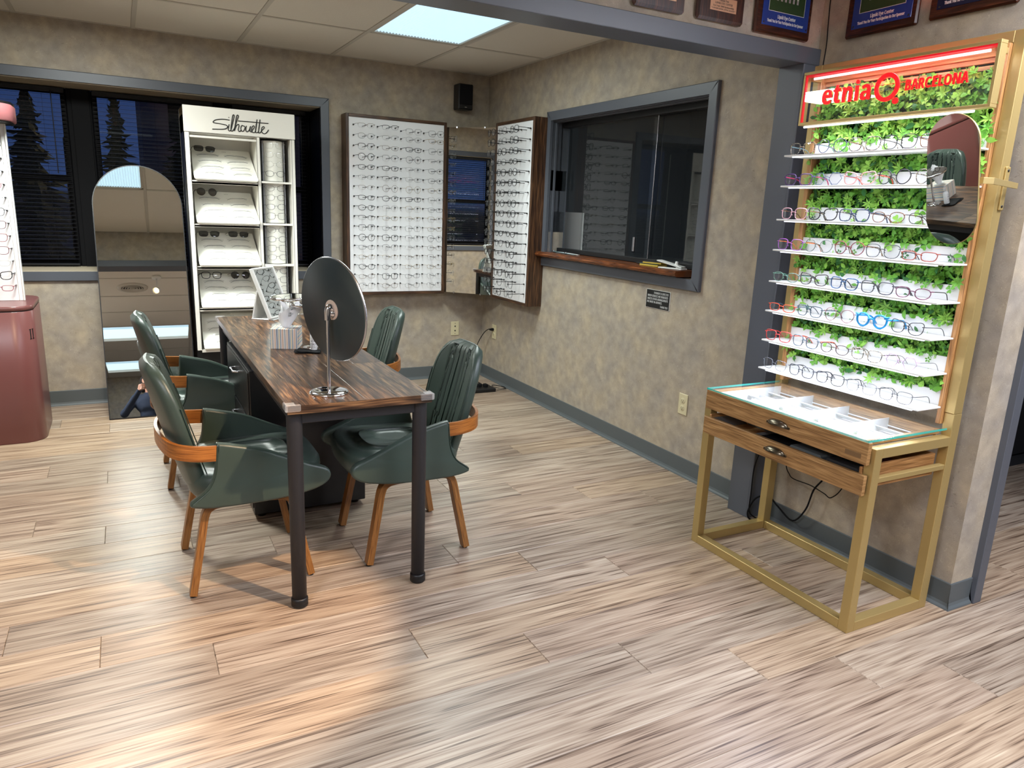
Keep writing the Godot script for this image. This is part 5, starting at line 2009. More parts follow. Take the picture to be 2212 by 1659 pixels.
func build_corner_things() -> void:
	# mirror across the corner between the boards
	var o := thing("corner_mirror", "tall plain mirror set across the corner between the two boards", "mirror", Vector3(-0.252, 0, 0.232))
	var hw := 0.194
	X = Transform3D(Basis(Vector3.UP, -PI / 4), Vector3.ZERO)
	var st := new_st()
	span(st, Vector3(-hw, 0.714, -0.006), Vector3(hw, 1.938, -0.0005), 0.0005)
	part("plate", done(st), M.silver, o)
	st = new_st()
	face(st, [Vector3(-hw, 0.714, 0), Vector3(hw, 0.714, 0), Vector3(hw, 1.938, 0), Vector3(-hw, 1.938, 0)], Vector3.BACK)
	part("glass", done(st), M.mirror, o)
	for q in [[-0.11, 0.714], [0.11, 0.714], [-0.11, 1.938], [0.11, 1.938]]:
		st = new_st()
		span(st, Vector3(q[0] - 0.006, q[1] - 0.006, -0.008), Vector3(q[0] + 0.006, q[1] + 0.006, 0.004), 0.001)
		part("clip", done(st), M.silver, o)
	X = Transform3D()
	# speaker
	o = thing("speaker", "small black wall speaker high in the corner", "speaker", Vector3(-0.248, 2.165, 0.0))
	st = new_st()
	span(st, Vector3(-0.058, -0.092, 0.018), Vector3(0.058, 0.088, 0.12), 0.006)
	part("cabinet", done(st), M.black, o)
	st = new_st()
	span(st, Vector3(-0.052, -0.058, 0.118), Vector3(0.052, 0.083, 0.128), 0.004)
	part("grille", done(st), M.black_soft, o)
	st = new_st()
	span(st, Vector3(-0.02, -0.02, 0.0), Vector3(0.02, 0.02, 0.02), 0.002)
	part("bracket", done(st), M.black, o)
	st = new_st()
	span(st, Vector3(-0.009, -0.078, 0.1195), Vector3(0.009, -0.073, 0.1206), 0.0)
	part("badge", done(st), M.silver, o)
	# wall plates
	outlet("ivory jack plate on the back wall right of the desk", Vector3(-0.245, 0.402, 0.0), 0.0, "jack")
	outlet("ivory outlet in the corner with a black cord plugged in", Vector3(0.0, 0.402, 0.235), -PI / 2, "duplex")
	outlet("ivory double outlet on the right wall beside the gold display", Vector3(0.0, 0.390, 2.513), -PI / 2, "duplex")
	o = thing("power_strip", "flat black power strip on the corner floor, its cord plugged into the corner outlet", "power strip", Vector3(-0.235, 0, 0.50))
	st = new_st()
	box(st, Vector3(0, 0.014, 0), Vector3(0.19, 0.028, 0.16), 0.006)
	part("case", done(st), M.black, o)
	for k in 3:
		st = new_st()
		box(st, Vector3(-0.05 + k * 0.045, 0.038, -0.03 + 0.015 * k), Vector3(0.03, 0.022, 0.04), 0.004)
		part("plug", done(st), M.black_soft, o)
	st = new_st()
	tube(st, curve([Vector3(0.229, 0.42, -0.272), Vector3(0.193, 0.42, -0.292), Vector3(0.168, 0.37, -0.342), Vector3(0.138, 0.26, -0.392), Vector3(0.113, 0.11, -0.402), Vector3(0.093, 0.012, -0.352), Vector3(0.083, 0.008, -0.222), Vector3(0.06, 0.02, -0.08)], 6), 0.0032, 7)
	var cab := part("cord", done(st), M.black_soft, o)
	st = new_st()
	tube(st, [Vector3(0.232, 0.42, -0.272), Vector3(0.211, 0.42, -0.276), Vector3(0.197, 0.42, -0.286)], [0.012, 0.011, 0.005], 10)
	part("plug", done(st), M.black_soft, cab)
	o = thing("loose_cord", "thin black cord looped on the floor beside the power strip", "cord", Vector3(-0.07, 0.0, 0.45))
	st = new_st()
	var lp := []
	for i in 22:
		var a := TAU * i / 21.0 * 1.15
		lp.append(Vector3(0.0 + cos(a) * 0.042, 0.004 + 0.012 * (1.0 + sin(a * 0.8)) * 0.5, 0.03 + sin(a) * 0.085))
	lp.insert(0, Vector3(-0.06, 0.03, 0.03))
	lp.append(Vector3(-0.05, 0.006, 0.1))
	tube(st, curve(lp, 2), 0.0022, 6)
	part("cable", done(st), M.black, o)

func outlet(label: String, at: Vector3, turn: float, kind: String) -> void:
	var o := thing("wall_plate", label, "wall plate", at)
	o.rotation.y = turn
	var st := new_st()
	span(st, Vector3(-0.035, -0.057, 0.0), Vector3(0.035, 0.057, 0.0055), 0.003)
	part("plate", done(st), M.ivory, o)
	for s in [-1.0, 1.0]:
		st = new_st()
		if kind == "duplex":
			X = Transform3D(Basis(Vector3.RIGHT, PI / 2), Vector3(0, s * 0.0195, 0.0055))
			lathe(st, [Vector2(0.0165, -0.001), Vector2(0.0165, 0.0012), Vector2(0.0155, 0.0018), Vector2(0.0, 0.0018)], 24)
			X = Transform3D()
			part("socket", done(st), M.ivory, o)
			st = new_st()
			for q in [-1.0, 1.0]:
				span(st, Vector3(q * 0.0062 - 0.001, s * 0.0195 - 0.002, 0.0073), Vector3(q * 0.0062 + 0.001, s * 0.0195 + 0.0065, 0.0078), 0.0)
			span(st, Vector3(-0.0022, s * 0.0195 - 0.0095, 0.0073), Vector3(0.0022, s * 0.0195 - 0.0055, 0.0078), 0.0)
			part("slot", done(st), M.slot, o)
		else:
			X = Transform3D(Basis(Vector3.RIGHT, PI / 2), Vector3(0, s * 0.018, 0.0055))
			lathe(st, [Vector2(0.006, -0.001), Vector2(0.006, 0.0012), Vector2(0.0, 0.0012)], 16)
			X = Transform3D()
			part("jack", done(st), M.slot, o)
			st = new_st()
			X = Transform3D(Basis(Vector3.RIGHT, PI / 2), Vector3(0, s * 0.042, 0.0055))
			lathe(st, [Vector2(0.003, -0.001), Vector2(0.003, 0.001), Vector2(0.0, 0.0012)], 12)
			X = Transform3D()
			part("screw", done(st), M.slot, o)

func text_mesh(s: String, size: float, depth: float, bold := false, serif := false, align := HORIZONTAL_ALIGNMENT_CENTER) -> TextMesh:
	var t := TextMesh.new()
	var f := SystemFont.new()
	f.font_names = PackedStringArray(["Droid Serif" if serif else "Droid Sans"])
	f.font_weight = 700 if bold else 400
	t.font = f
	t.text = s
	t.font_size = 32
	t.pixel_size = size / 32.0
	t.depth = depth
	t.horizontal_alignment = align
	t.curve_step = 2.0
	return t

func build_counter_items() -> void:
	# payment notice
	var o := thing("payment_sign", "small black payment notice with white capitals below the office window", "sign", Vector3(-0.001, 0.913, 2.229))
	o.rotation.y = -PI / 2
	var st := new_st()
	span(st, Vector3(-0.102, -0.051, 0.0), Vector3(0.102, 0.051, 0.002), 0.0)
	part("backing", done(st), M.white_plastic, o)
	st = new_st()
	span(st, Vector3(-0.099, -0.049, 0.0015), Vector3(0.099, 0.049, 0.0035), 0.0005)
	part("plate", done(st), M.black, o)
	var lines := [["PAYMENT IS EXPECTED", 0.034, HORIZONTAL_ALIGNMENT_RIGHT], ["WHEN SERVICES ARE RENDERED", 0.017, HORIZONTAL_ALIGNMENT_CENTER], ["UNLESS OTHER ARRANGEMENTS", 0.0, HORIZONTAL_ALIGNMENT_CENTER], ["ARE MADE IN ADVANCE.", -0.017, HORIZONTAL_ALIGNMENT_LEFT], ["THANK YOU", -0.037, HORIZONTAL_ALIGNMENT_RIGHT]]
	for l in lines:
		var t := text_mesh(l[0], 0.0155, 0.0006, false, false, l[2])
		var p := part("lettering", t, M.screen_white, o)
		var lx := 0.0
		if l[2] == HORIZONTAL_ALIGNMENT_RIGHT:
			lx = 0.09
		elif l[2] == HORIZONTAL_ALIGNMENT_LEFT:
			lx = -0.09
		p.position = Vector3(lx, l[1], 0.0037)
		p.scale = Vector3(0.78, 1.0, 1.0)
	var cy := 1.089
	# things lying on the counter
	o = thing("notepad", "yellow edged notepad on the right end of the counter, uppermost", "notepad", Vector3(0.012, cy + 0.014, 2.165))
	o.rotation.y = 0.25
	st = new_st()
	box(st, Vector3(0, 0.006, 0), Vector3(0.07, 0.009, 0.125), 0.001)
	part("pad", done(st), M.yellow, o)
	st = new_st()
	box(st, Vector3(0, 0.0115, 0), Vector3(0.072, 0.002, 0.127), 0.0005)
	part("cover", done(st), M.black, o)
	o = thing("notepad", "second yellow edged notepad lying under the first on the counter", "notepad", Vector3(0.008, cy, 2.15))
	o.rotation.y = 0.12
	st = new_st()
	box(st, Vector3(0, 0.006, 0), Vector3(0.072, 0.010, 0.14), 0.001)
	part("pad", done(st), M.yellow, o)
	st = new_st()
	box(st, Vector3(0, 0.0125, 0), Vector3(0.074, 0.002, 0.142), 0.0005)
	part("cover", done(st), mat("dark_green", Color8(34, 70, 54), 0.5), o)
	for q in [[0.0, 0.0, 0.0, 0.25, "white plastic card reader tray flat on the counter's right end"], [0.004, 0.022, -0.02, 0.42, "white plastic paddle leaning over the tray on the counter's right end"]]:
		o = thing("plastic_holder", q[4], "holder", Vector3(-0.005 + q[0], cy + q[1], 2.33 + q[2]))
		o.rotation = Vector3(0.0 if q[1] == 0.0 else 0.2, q[3], 0)
		st = new_st()
		box(st, Vector3(0, 0.004, 0), Vector3(0.06, 0.007, 0.15), 0.003)
		part("tray", done(st), M.white_plastic, o)
		st = new_st()
		X = Transform3D(Basis(), Vector3(0, 0.007, 0.03))
		lathe(st, [Vector2(0.008, 0.0), Vector2(0.008, 0.016), Vector2(0.0065, 0.018), Vector2(0.0, 0.018)], 16)
		X = Transform3D()
		part("knob", done(st), M.white_plastic, o)
	o = thing("pen", "dark pen lying on the counter behind the yellow notepads", "pen", Vector3(0.045, cy + 0.005, 2.03))
	st = new_st()
	tube(st, [Vector3(-0.01, 0, -0.07), Vector3(-0.009, 0, -0.06), Vector3(0.008, 0, 0.06), Vector3(0.01, 0, 0.07)], [0.0012, 0.0045, 0.0045, 0.003], 8)
	part("barrel", done(st), M.black, o)
	st = new_st()
	tube(st, [Vector3(0.006, 0.0048, 0.03), Vector3(0.009, 0.0055, 0.068)], 0.0012, 5)
	part("clip", done(st), M.silver, o)
	# lanyard strap at the left end
	o = thing("lanyard", "pale teal strap with metal clasps lying on the counter's left end", "lanyard", Vector3(0.0, cy, 1.17))
	st = new_st()
	var lp := curve([Vector3(0.04, 0.004, -0.15), Vector3(0.02, 0.006, -0.08), Vector3(0.03, 0.003, 0.0), Vector3(0.005, 0.005, 0.08), Vector3(0.015, 0.003, 0.16)], 5)
	sweep(st, lp, rect_prof(0.001, 0.009), Vector3.UP, false)
	part("strap", done(st), M.teal, o)
	st = new_st()
	var lp2 := curve([Vector3(0.05, 0.003, -0.14), Vector3(0.045, 0.005, -0.03), Vector3(0.03, 0.006, 0.06), Vector3(0.04, 0.003, 0.17)], 5)
	sweep(st, lp2, rect_prof(0.001, 0.008), Vector3.UP, false)
	part("strap", done(st), M.screen_white, o)
	for q in [[0.04, -0.15], [0.012, 0.055]]:
		st = new_st()
		box(st, Vector3(q[0], 0.007, q[1]), Vector3(0.014, 0.012, 0.02), 0.003)
		part("clasp", done(st), M.silver, o)
	# white sheet standing on the office side of the glass
	o = thing("paper_sheet", "white sheet standing behind the office glass at lower left", "paper", Vector3(0.30, 0.0, 0.84))
	st = new_st()
	X = Transform3D(Basis(Vector3.UP, -0.45) * Basis(Vector3.BACK, 0.0), Vector3.ZERO)
	span(st, Vector3(-0.16, 1.085, -0.002), Vector3(0.06, 1.36, 0.002), 0.0)
	span(st, Vector3(0.058, 1.085, -0.002), Vector3(0.062, 1.36, 0.10), 0.0)
	X = Transform3D()
	part("sheet", done(st), M.screen_white, o)
	o = thing("office_desk", "dark desk top behind the office window", "desk", Vector3(0.55, 0, 1.6))
	st = new_st()
	span(st, Vector3(-0.41, 1.045, -1.4), Vector3(0.2, 1.085, 1.2), 0.003)
	part("top", done(st), M.black_board, o)
	for s in [-1.3, 1.1]:
		st = new_st()
		span(st, Vector3(-0.38, 0.0, s - 0.02), Vector3(0.18, 1.045, s + 0.02), 0.003)
		part("side", done(st), M.black_board, o)
# ------------------------------------------------------------------ gold framed display on the right
func dpart(called: String, st: SurfaceTool, m: Material, parent: Node3D, base: Node3D) -> MeshInstance3D:
	# st holds world coordinates; base is the thing
	var o := part(called, done(st), m, parent)
	if parent == base:
		o.position = -base.position
	return o

func leaf_mesh(kind: String) -> ArrayMesh:
	# grows along +y, faces +z
	var st := new_st()
	match kind:
		"clover":
			for k in 3:
				var a := TAU * k / 3.0
				var pts := []
				for q in [[0.0, 0.0, 0.0], [0.42, 0.4, 0.10], [0.56, 0.78, 0.14], [0.34, 1.02, 0.08], [0.0, 0.86, 0.16], [-0.34, 1.02, 0.08], [-0.56, 0.78, 0.14], [-0.42, 0.4, 0.10]]:
					var v := Vector3(q[0], q[1], q[2]) * 0.0155
					pts.append(Basis(Vector3.BACK, a) * v)
				var mid: Vector3 = (pts[0] + pts[4]) * 0.5 - Vector3(0, 0, 0.001)
				for i in 8:
					face(st, [mid, pts[i], pts[(i + 1) % 8]], Vector3.BACK, [], true)
		"leaf":
			var rows := [[0.0, 0.001], [0.25, 0.62], [0.5, 0.9], [0.75, 0.66], [1.0, 0.001]]
			for i in 4:
				for s in [-1.0, 1.0]:
					var p := func(k: int, e: float) -> Vector3:
						var f: float = rows[k][0]
						return Vector3(s * e * rows[k][1] * 0.0088, f * 0.028, 0.006 * sin(f * PI) * (1.0 - e * 0.8) - 0.010 * f * f + (0.003 * e))
					face(st, [p.call(i, 0.0), p.call(i, 1.0), p.call(i + 1, 1.0), p.call(i + 1, 0.0)], Vector3.BACK, [], true)
		"sprig":
			for k in 7:
				var a := TAU * k / 7.0 + 0.2
				var rb := Basis(Vector3.BACK, a) * Basis(Vector3.RIGHT, 0.55 + 0.2 * (k % 2))
				var l := 0.026
				var pts := [Vector3.ZERO, Vector3(0.0036, l * 0.45, 0.001), Vector3(0, l, -0.003), Vector3(-0.0036, l * 0.45, 0.001)]
				var mid := Vector3(0, l * 0.5, -0.0005)
				for i in 4:
					face(st, [rb * mid, rb * (pts[i] as Vector3), rb * (pts[(i + 1) % 4] as Vector3)], Vector3.BACK, [], true)
		"small":
			for k in 5:
				var a := TAU * k / 5.0
				var c := Basis(Vector3.BACK, a) * Vector3(0, 0.008, 0.001 * (k % 2))
				var ring := []
				for i in 6:
					ring.append(c + Basis(Vector3.BACK, a) * Vector3(cos(TAU * i / 6.0) * 0.0038, sin(TAU * i / 6.0) * 0.0056, 0.0015 * sin(TAU * i / 6.0)))
				for i in 6:
					face(st, [c - Vector3(0, 0, 0.0012), ring[i], ring[(i + 1) % 6]], Vector3.BACK, [], true)
	return done(st)

const SHELF_Y := [1.615, 1.499, 1.370, 1.250, 1.124, 1.003, 0.881, 0.762]

func build_display() -> void:
	var o := thing("eyewear_display", "gold framed eyewear display with leafy green backdrop, lit shelves and red lettered sign", "display stand", Vector3(-0.28, 0, 3.588))
	var t := 0.036
	# desk frame
	for q in [[-0.477, 3.213], [-0.477, 3.963]]:
		var st := new_st()
		span(st, Vector3(q[0] - t / 2, 0, q[1] - t / 2), Vector3(q[0] + t / 2, 0.662, q[1] + t / 2), 0.0015)
		dpart("post", st, M.gold, o, o)
	for z in [3.213, 3.963]:
		var st := new_st()
		span(st, Vector3(-0.105, 0, z - t / 2), Vector3(-0.062, 0.742, z + t / 2), 0.0015)
		dpart("post", st, M.gold, o, o)
		st = new_st()
		span(st, Vector3(-0.108, 0.743, z - t / 2), Vector3(-0.064, 1.963, z + t / 2), 0.0015)
		dpart("upper_post", st, M.gold, o, o)
		st = new_st()
		span(st, Vector3(-0.459, 0.0, z - t / 2), Vector3(-0.105, t, z + t / 2), 0.0015)
		dpart("bottom_rail", st, M.gold, o, o)
		st = new_st()
		span(st, Vector3(-0.459, 0.628, z - t / 2), Vector3(-0.105, 0.662, z + t / 2), 0.0015)
		dpart("top_rail", st, M.gold, o, o)
		st = new_st()
		span(st, Vector3(-0.459, 0.542, z - 0.006), Vector3(-0.105, 0.560, z + 0.016), 0.0015)
		dpart("side_rail", st, M.gold, o, o)
	for x in [-0.477, -0.082]:
		var st := new_st()
		span(st, Vector3(x - t / 2, 0.0, 3.231), Vector3(x + t / 2, t, 3.945), 0.0015)
		dpart("bottom_rail", st, M.gold, o, o)
	var st := new_st()
	span(st, Vector3(-0.108, 1.927, 3.231), Vector3(-0.064, 1.963, 3.945), 0.0015)
	dpart("crossbar", st, M.gold, o, o)
	# oak inner frame
	for q in [[3.2315, 3.250], [3.928, 3.9445]]:
		st = new_st()
		span(st, Vector3(-0.122, 0.70, q[0]), Vector3(-0.066, 1.926, q[1]), 0.0015, 1)
		dpart("frame_side", st, M.oak_pale, o, o)
	for q in [[1.895, 1.926]]:
		st = new_st()
		span(st, Vector3(-0.11, q[0], 3.250), Vector3(-0.066, q[1], 3.928), 0.0015, 2)
		dpart("frame_rail", st, M.oak_pale, o, o)
	for y in [1.858, 1.880]:
		st = new_st()
		span(st, Vector3(-0.098, y, 3.250), Vector3(-0.08, y + 0.014, 3.928), 0.001, 2)
		dpart("slat", st, M.oak_pale, o, o)
	st = new_st()
	span(st, Vector3(-0.074, 0.80, 3.250), Vector3(-0.068, 1.895, 3.928), 0.0)
	dpart("backing", st, M.foliage_back, o, o)
	# shelves with risers and led strips
	for y in SHELF_Y:
		st = new_st()
		span(st, Vector3(-0.250, y - 0.006, 3.224), Vector3(-0.1235, y, 3.940), 0.0012)
		span(st, Vector3(-0.1235, y - 0.006, 3.2505), Vector3(-0.108, y, 3.9275), 0.0)
		span(st, Vector3(-0.112, y, 3.2505), Vector3(-0.107, y + 0.052, 3.9275), 0.001)
		var sh := dpart("shelf", st, M.white_plastic, o, o)
		st = new_st()
		span(st, Vector3(-0.2475, y - 0.0105, 3.262), Vector3(-0.2385, y - 0.0062, 3.915), 0.001)
		dpart("led_strip", st, M.led_glow, sh, o)
		area_light("led_light", Vector3(-0.236, y - 0.0125, 3.588), Vector3(-0.35, -1, 0), Vector2(0.012, 0.65), 0.20, Color8(226, 232, 255))
	# foliage
	var meshes := {"clover": leaf_mesh("clover"), "leaf": leaf_mesh("leaf"), "sprig": leaf_mesh("sprig"), "small": leaf_mesh("small")}
	var lists := {"clover": [], "leaf": [], "sprig": [], "small": []}
	var singles := 0
	var lr := RandomNumberGenerator.new()
	lr.seed = 99
	var put := func(kind: String, y: float, z: float, dx: float) -> Transform3D:
		var out := Vector3(-1, lr.randf_range(-0.45, 0.75), lr.randf_range(-0.6, 0.6)).normalized()
		var b := Basis.looking_at(-out, Vector3(0, 1, 0.01)) * Basis(Vector3.BACK, lr.randf() * TAU)
		var sc := lr.randf_range(0.8, 1.3)
		return Transform3D(b.scaled_local(Vector3(sc, sc, sc)), Vector3(dx, y, z))
	for i in 6200:
		var y := lr.randf_range(0.79, 1.865)
		var z := lr.randf_range(3.258, 3.920)
		var behind := false
		for s in SHELF_Y:
			if y > s - 0.016 and y < s + 0.048:
				behind = true
		if behind and lr.randf() < 0.97:
			continue
		var depth := lr.randf()
		var x := lerpf(-0.08, -0.118, depth)
		var kind: String
		if i % 100 < 30:
			kind = "small"
		elif i % 100 < 58:
			kind = "leaf"
		elif i % 100 < 68:
			kind = "sprig"
		else:
			kind = "clover"
		if kind == "small":
			x = minf(x + 0.012, -0.08)
		if behind:
			x = -0.122
		lists[kind].append([put.call(kind, y, z, x), depth])
	# overhanging tips just over the risers and past the frame
	for i in 70:
		var s: float = SHELF_Y[lr.randi_range(0, 7)]
		var z := lr.randf_range(3.262, 3.915)
		var kind: String = ["clover", "leaf", "clover"][lr.randi_range(0, 2)]
		lists[kind].append([put.call(kind, s + lr.randf_range(0.036, 0.056), z, -0.124), 1.0])
	for i in 40:
		var z: float = [3.252, 3.926][i % 2]
		var kind: String = ["leaf", "sprig", "clover"][lr.randi_range(0, 2)]
		lists[kind].append([put.call(kind, lr.randf_range(0.82, 1.85), z, -0.128), 1.0])
	var tones := {"clover": ["leaf_light", "leaf_mid", "leaf_mid"], "leaf": ["leaf_mid", "leaf_dark", "leaf_light"], "sprig": ["leaf_light", "leaf_mid", "leaf_light"], "small": ["leaf_dark", "leaf_blue", "leaf_mid"]}
	for kind in lists:
		var l: Array = lists[kind]
		l.sort_custom(func(a, b): return a[1] > b[1])
		var cap: int = {"clover": 150, "leaf": 80, "sprig": 60, "small": 0}[kind]
		var nm: String = {"clover": "clover_leaf", "leaf": "pointed_leaf", "sprig": "leaf_rosette", "small": "small_leaf"}[kind]
		for i in mini(cap, l.size()):
			var p := part(nm, meshes[kind], M[tones[kind][i % 3]], o)
			var tf: Transform3D = l[i][0]
			tf.origin -= o.position
			p.transform = tf
		var rest: Array = l.slice(mini(cap, l.size()))
		if rest.is_empty():
			continue
		var mm := MultiMesh.new()
		mm.transform_format = MultiMesh.TRANSFORM_3D
		mm.use_colors = true
		mm.mesh = meshes[kind]
		mm.instance_count = rest.size()
		for i in rest.size():
			mm.set_instance_transform(i, rest[i][0])
			var c: Color = M[tones[kind][i % 3]].albedo_color.srgb_to_linear()
			mm.set_instance_color(i, c * lr.randf_range(0.8, 1.15))
		var mi := MultiMeshInstance3D.new()
		mi.name = nm + "_foliage"
		mi.multimesh = mm
		mi.material_override = M.leaf_many
		mi.set_meta("kind", "stuff")
		o.add_child(mi, true)
		mi.position = -o.position
	# header sign: thin box frame, acrylic front with raised red letters, red edges, two led tubes
	var sx := -0.200
	var z0 := 3.229
	var z1 := 3.964
	var y0 := 1.729
	var y1 := 1.924
	var bx := 0.011
	st = new_st()
	span(st, Vector3(sx, y0, z0), Vector3(sx + 0.034, y0 + bx, z1), 0.001, 2)
	span(st, Vector3(sx, y1 - bx, z0), Vector3(sx + 0.034, y1, z1), 0.001, 2)
	span(st, Vector3(sx, y0 + bx, z0), Vector3(sx + 0.034, y1 - bx, z0 + bx * 0.7), 0.001, 1)
	span(st, Vector3(sx, y0 + bx, z1 - bx), Vector3(sx + 0.034, y1 - bx, z1), 0.001, 1)
	for z in [3.241, 3.935]:
		span(st, Vector3(sx + 0.034, y1 - 0.03, z - 0.008), Vector3(-0.108, y1 - 0.012, z + 0.008), 0.001)
	var sg := dpart("sign_frame", st, M.gold, o, o)
	st = new_st()
	face(st, [Vector3(sx + 0.004, y0 + bx, z0 + bx), Vector3(sx + 0.004, y0 + bx, z1 - bx), Vector3(sx + 0.004, y1 - bx, z1 - bx), Vector3(sx + 0.004, y1 - bx, z0 + bx)], Vector3.LEFT)
	dpart("acrylic_panel", st, M.acrylic, sg, o)
	st = new_st()
	span(st, Vector3(sx + 0.002, y1 - bx - 0.0055, z0 + 0.009), Vector3(sx + 0.03, y1 - bx - 0.0002, z1 - bx), 0.0005)
	span(st, Vector3(sx + 0.002, y0 + bx, z0 + bx * 0.7 + 0.0002), Vector3(sx + 0.012, y1 - bx - 0.006, z0 + bx * 0.7 + 0.005), 0.0005)
	dpart("red_light_edge", st, M.red_edge_glow, sg, o)
	st = new_st()
	tube(st, [Vector3(sx + 0.022, y1 - bx - 0.013, 3.262), Vector3(sx + 0.022, y1 - bx - 0.013, 3.922)], 0.0048, 10)
	dpart("led_tube", st, M.led_glow, sg, o)
	st = new_st()
	tube(st, [Vector3(sx + 0.016, y0 - 0.005, 3.246), Vector3(sx + 0.016, y0 - 0.005, 3.908)], 0.0042, 10)
	dpart("led_tube", st, M.led_glow, sg, o)
	area_light("led_light", Vector3(sx + 0.022, y1 - bx - 0.020, 3.588), Vector3(0.3, -1, 0), Vector2(0.012, 0.65), 0.10, Color8(240, 240, 255))
	area_light("led_light", Vector3(sx + 0.018, y0 - 0.011, 3.588), Vector3(-0.2, -1, 0), Vector2(0.012, 0.65), 0.20, Color8(226, 232, 255))
	area_light("red_sign_light", Vector3(sx + 0.007, 1.836, 3.6), Vector3(0.45, 1, 0), Vector2(0.02, 0.5), 0.08, Color8(255, 30, 36), Vector3(0, 0, 1))
	var word := text_mesh("etnia", 0.0925, 0.004, true)
	var le := part("red_light_letters", word, M.red_glow, sg)
	le.transform = Transform3D(Basis(Vector3.UP, -PI / 2) * Basis.from_scale(Vector3(0.93, 1, 1)), Vector3(sx + 0.001, 1.8285, 3.431))
	word = text_mesh("BARCELONA", 0.0465, 0.004, true)
	le = part("red_light_letters", word, M.red_glow, sg)
	le.transform = Transform3D(Basis(Vector3.UP, -PI / 2) * Basis.from_scale(Vector3(0.80, 1, 1)), Vector3(sx + 0.001, 1.8265, 3.773))
	st = new_st()
	X = Transform3D(Basis(Vector3.BACK, PI / 2) , Vector3(sx + 0.001, 1.829, 3.597))
	lathe(st, [Vector2(0.033, 0.0025), Vector2(0.047, 0.0025), Vector2(0.0472, -0.0025), Vector2(0.033, -0.0025), Vector2(0.033, 0.0025)], 48, false)
	X = Transform3D(Basis(Vector3.BACK, PI / 2), Vector3(sx + 0.001, 1.781, 3.637))
	lathe(st, [Vector2(0.0, 0.0025), Vector2(0.0105, 0.0025), Vector2(0.0105, -0.0025), Vector2(0.0, -0.0025)], 24, false)
	X = Transform3D()
	part("red_light_ring", done(st), M.red_glow, sg)
	# tilting mirror on its arm
	var mc := Vector3(-0.35, 1.503, 3.979)
	var mn := Vector3(-0.972, -0.207, -0.116).normalized()
	var mb := Basis.looking_at(-mn, Vector3.UP)
	var hw := 0.087
	var hh := 0.193
	var outline := PackedVector2Array()
	for i in 48:
		var a := TAU * i / 48.0
		outline.append(Vector2(cos(a) * hw, sin(a) * hw + (hh - hw) * (1.0 if sin(a) > 0.0 else -1.0)))
	st = new_st()
	X = Transform3D(mb, mc)
	extrude(st, outline, -0.006, -0.0006, 0.0)
	X = Transform3D()
	var tm := dpart("tilting_mirror", st, M.gold, o, o)
	st = new_st()
	X = Transform3D(mb, mc)
	for i in 48:
		var p := outline[i]
		var q := outline[(i + 1) % 48]
		face(st, [Vector3.ZERO, Vector3(p.x, p.y, 0) * 0.994, Vector3(q.x, q.y, 0) * 0.994], Vector3.BACK)
	X = Transform3D()
	dpart("mirror_glass", st, M.mirror, tm, o)
	st = new_st()
	sweep(st, [Vector3(-0.345, 1.503, 3.985), Vector3(-0.335, 1.503, 4.066), Vector3(-0.31, 1.503, 4.078), Vector3(-0.03, 1.503, 3.995)], rect_prof(0.009, 0.003), Vector3.UP)
	dpart("mirror_arm", st, M.gold, o, o)
	st = new_st()
	span(st, Vector3(-0.088, 1.425, 3.9805), Vector3(-0.066, 1.560, 3.987), 0.002)
	var br := dpart("mirror_bracket", st, M.gold, o, o)
	st = new_st()
	for y in [1.437, 1.548]:
		X = Transform3D(Basis(Vector3.RIGHT, PI / 2), Vector3(-0.077, y, 3.987))
		lathe(st, [Vector2(0.0045, 0.0), Vector2(0.0045, 0.0012), Vector2(0.0, 0.0015)], 12)
	X = Transform3D()
	dpart("screw", st, M.black, br, o)
	# upper drawer: oak, glass lid over white compartments, led along its front
	st = new_st()
	uv_off = Vector2(0.1, 0.3)
	span(st, Vector3(-0.517, 0.606, 3.2195), Vector3(-0.500, 0.682, 3.9675), 0.001, 2)
	var dr := dpart("drawer", st, M.oak, o, o)
	st = new_st()
	span(st, Vector3(-0.500, 0.664, 3.2325), Vector3(-0.110, 0.682, 3.244), 0.001, 0)
	span(st, Vector3(-0.500, 0.664, 3.932), Vector3(-0.110, 0.682, 3.9435), 0.001, 0)
	span(st, Vector3(-0.122, 0.628, 3.244), Vector3(-0.110, 0.682, 3.932), 0.001, 2)
	dpart("drawer_side", st, M.oak, dr, o)
	st = new_st()
	span(st, Vector3(-0.500, 0.616, 3.2325), Vector3(-0.110, 0.626, 3.9435), 0.001, 0)
	dpart("tray_base", st, M.white_plastic, dr, o)
	for k in 5:
		st = new_st()
		var z := lerpf(3.246, 3.928, k / 4.0)
		span(st, Vector3(-0.480, 0.626, z - 0.002), Vector3(-0.122, 0.672, z + 0.002), 0.0005)
		dpart("divider", st, M.white_plastic, dr, o)
	for k in 7:
		st = new_st()
		var x := lerpf(-0.478, -0.126, k / 6.0)
		# sloping rests for frames
		X = Transform3D(Basis(Vector3.BACK, -0.6), Vector3(x, 0.643, 3.587))
		box(st, Vector3.ZERO, Vector3(0.03 if k % 2 else 0.004, 0.004, 0.68), 0.0005)
		X = Transform3D()
		dpart("rest", st, M.white_plastic, dr, o)
	st = new_st()
	span(st, Vector3(-0.498, 0.664, 3.262), Vector3(-0.485, 0.674, 3.915), 0.001)
	dpart("led_strip", st, M.led_glow, dr, o)
	area_light("led_light", Vector3(-0.478, 0.668, 3.588), Vector3(1, -0.55, 0), Vector2(0.01, 0.64), 0.03, Color8(236, 240, 255), Vector3(0, 0, 1))
	st = new_st()
	face(st, [Vector3(-0.519, 0.690, 3.221), Vector3(-0.519, 0.690, 3.966), Vector3(-0.108, 0.690, 3.966), Vector3(-0.108, 0.690, 3.221)], Vector3.UP)
	dpart("glass_lid", st, M.glass_top, dr, o)
	st = new_st()
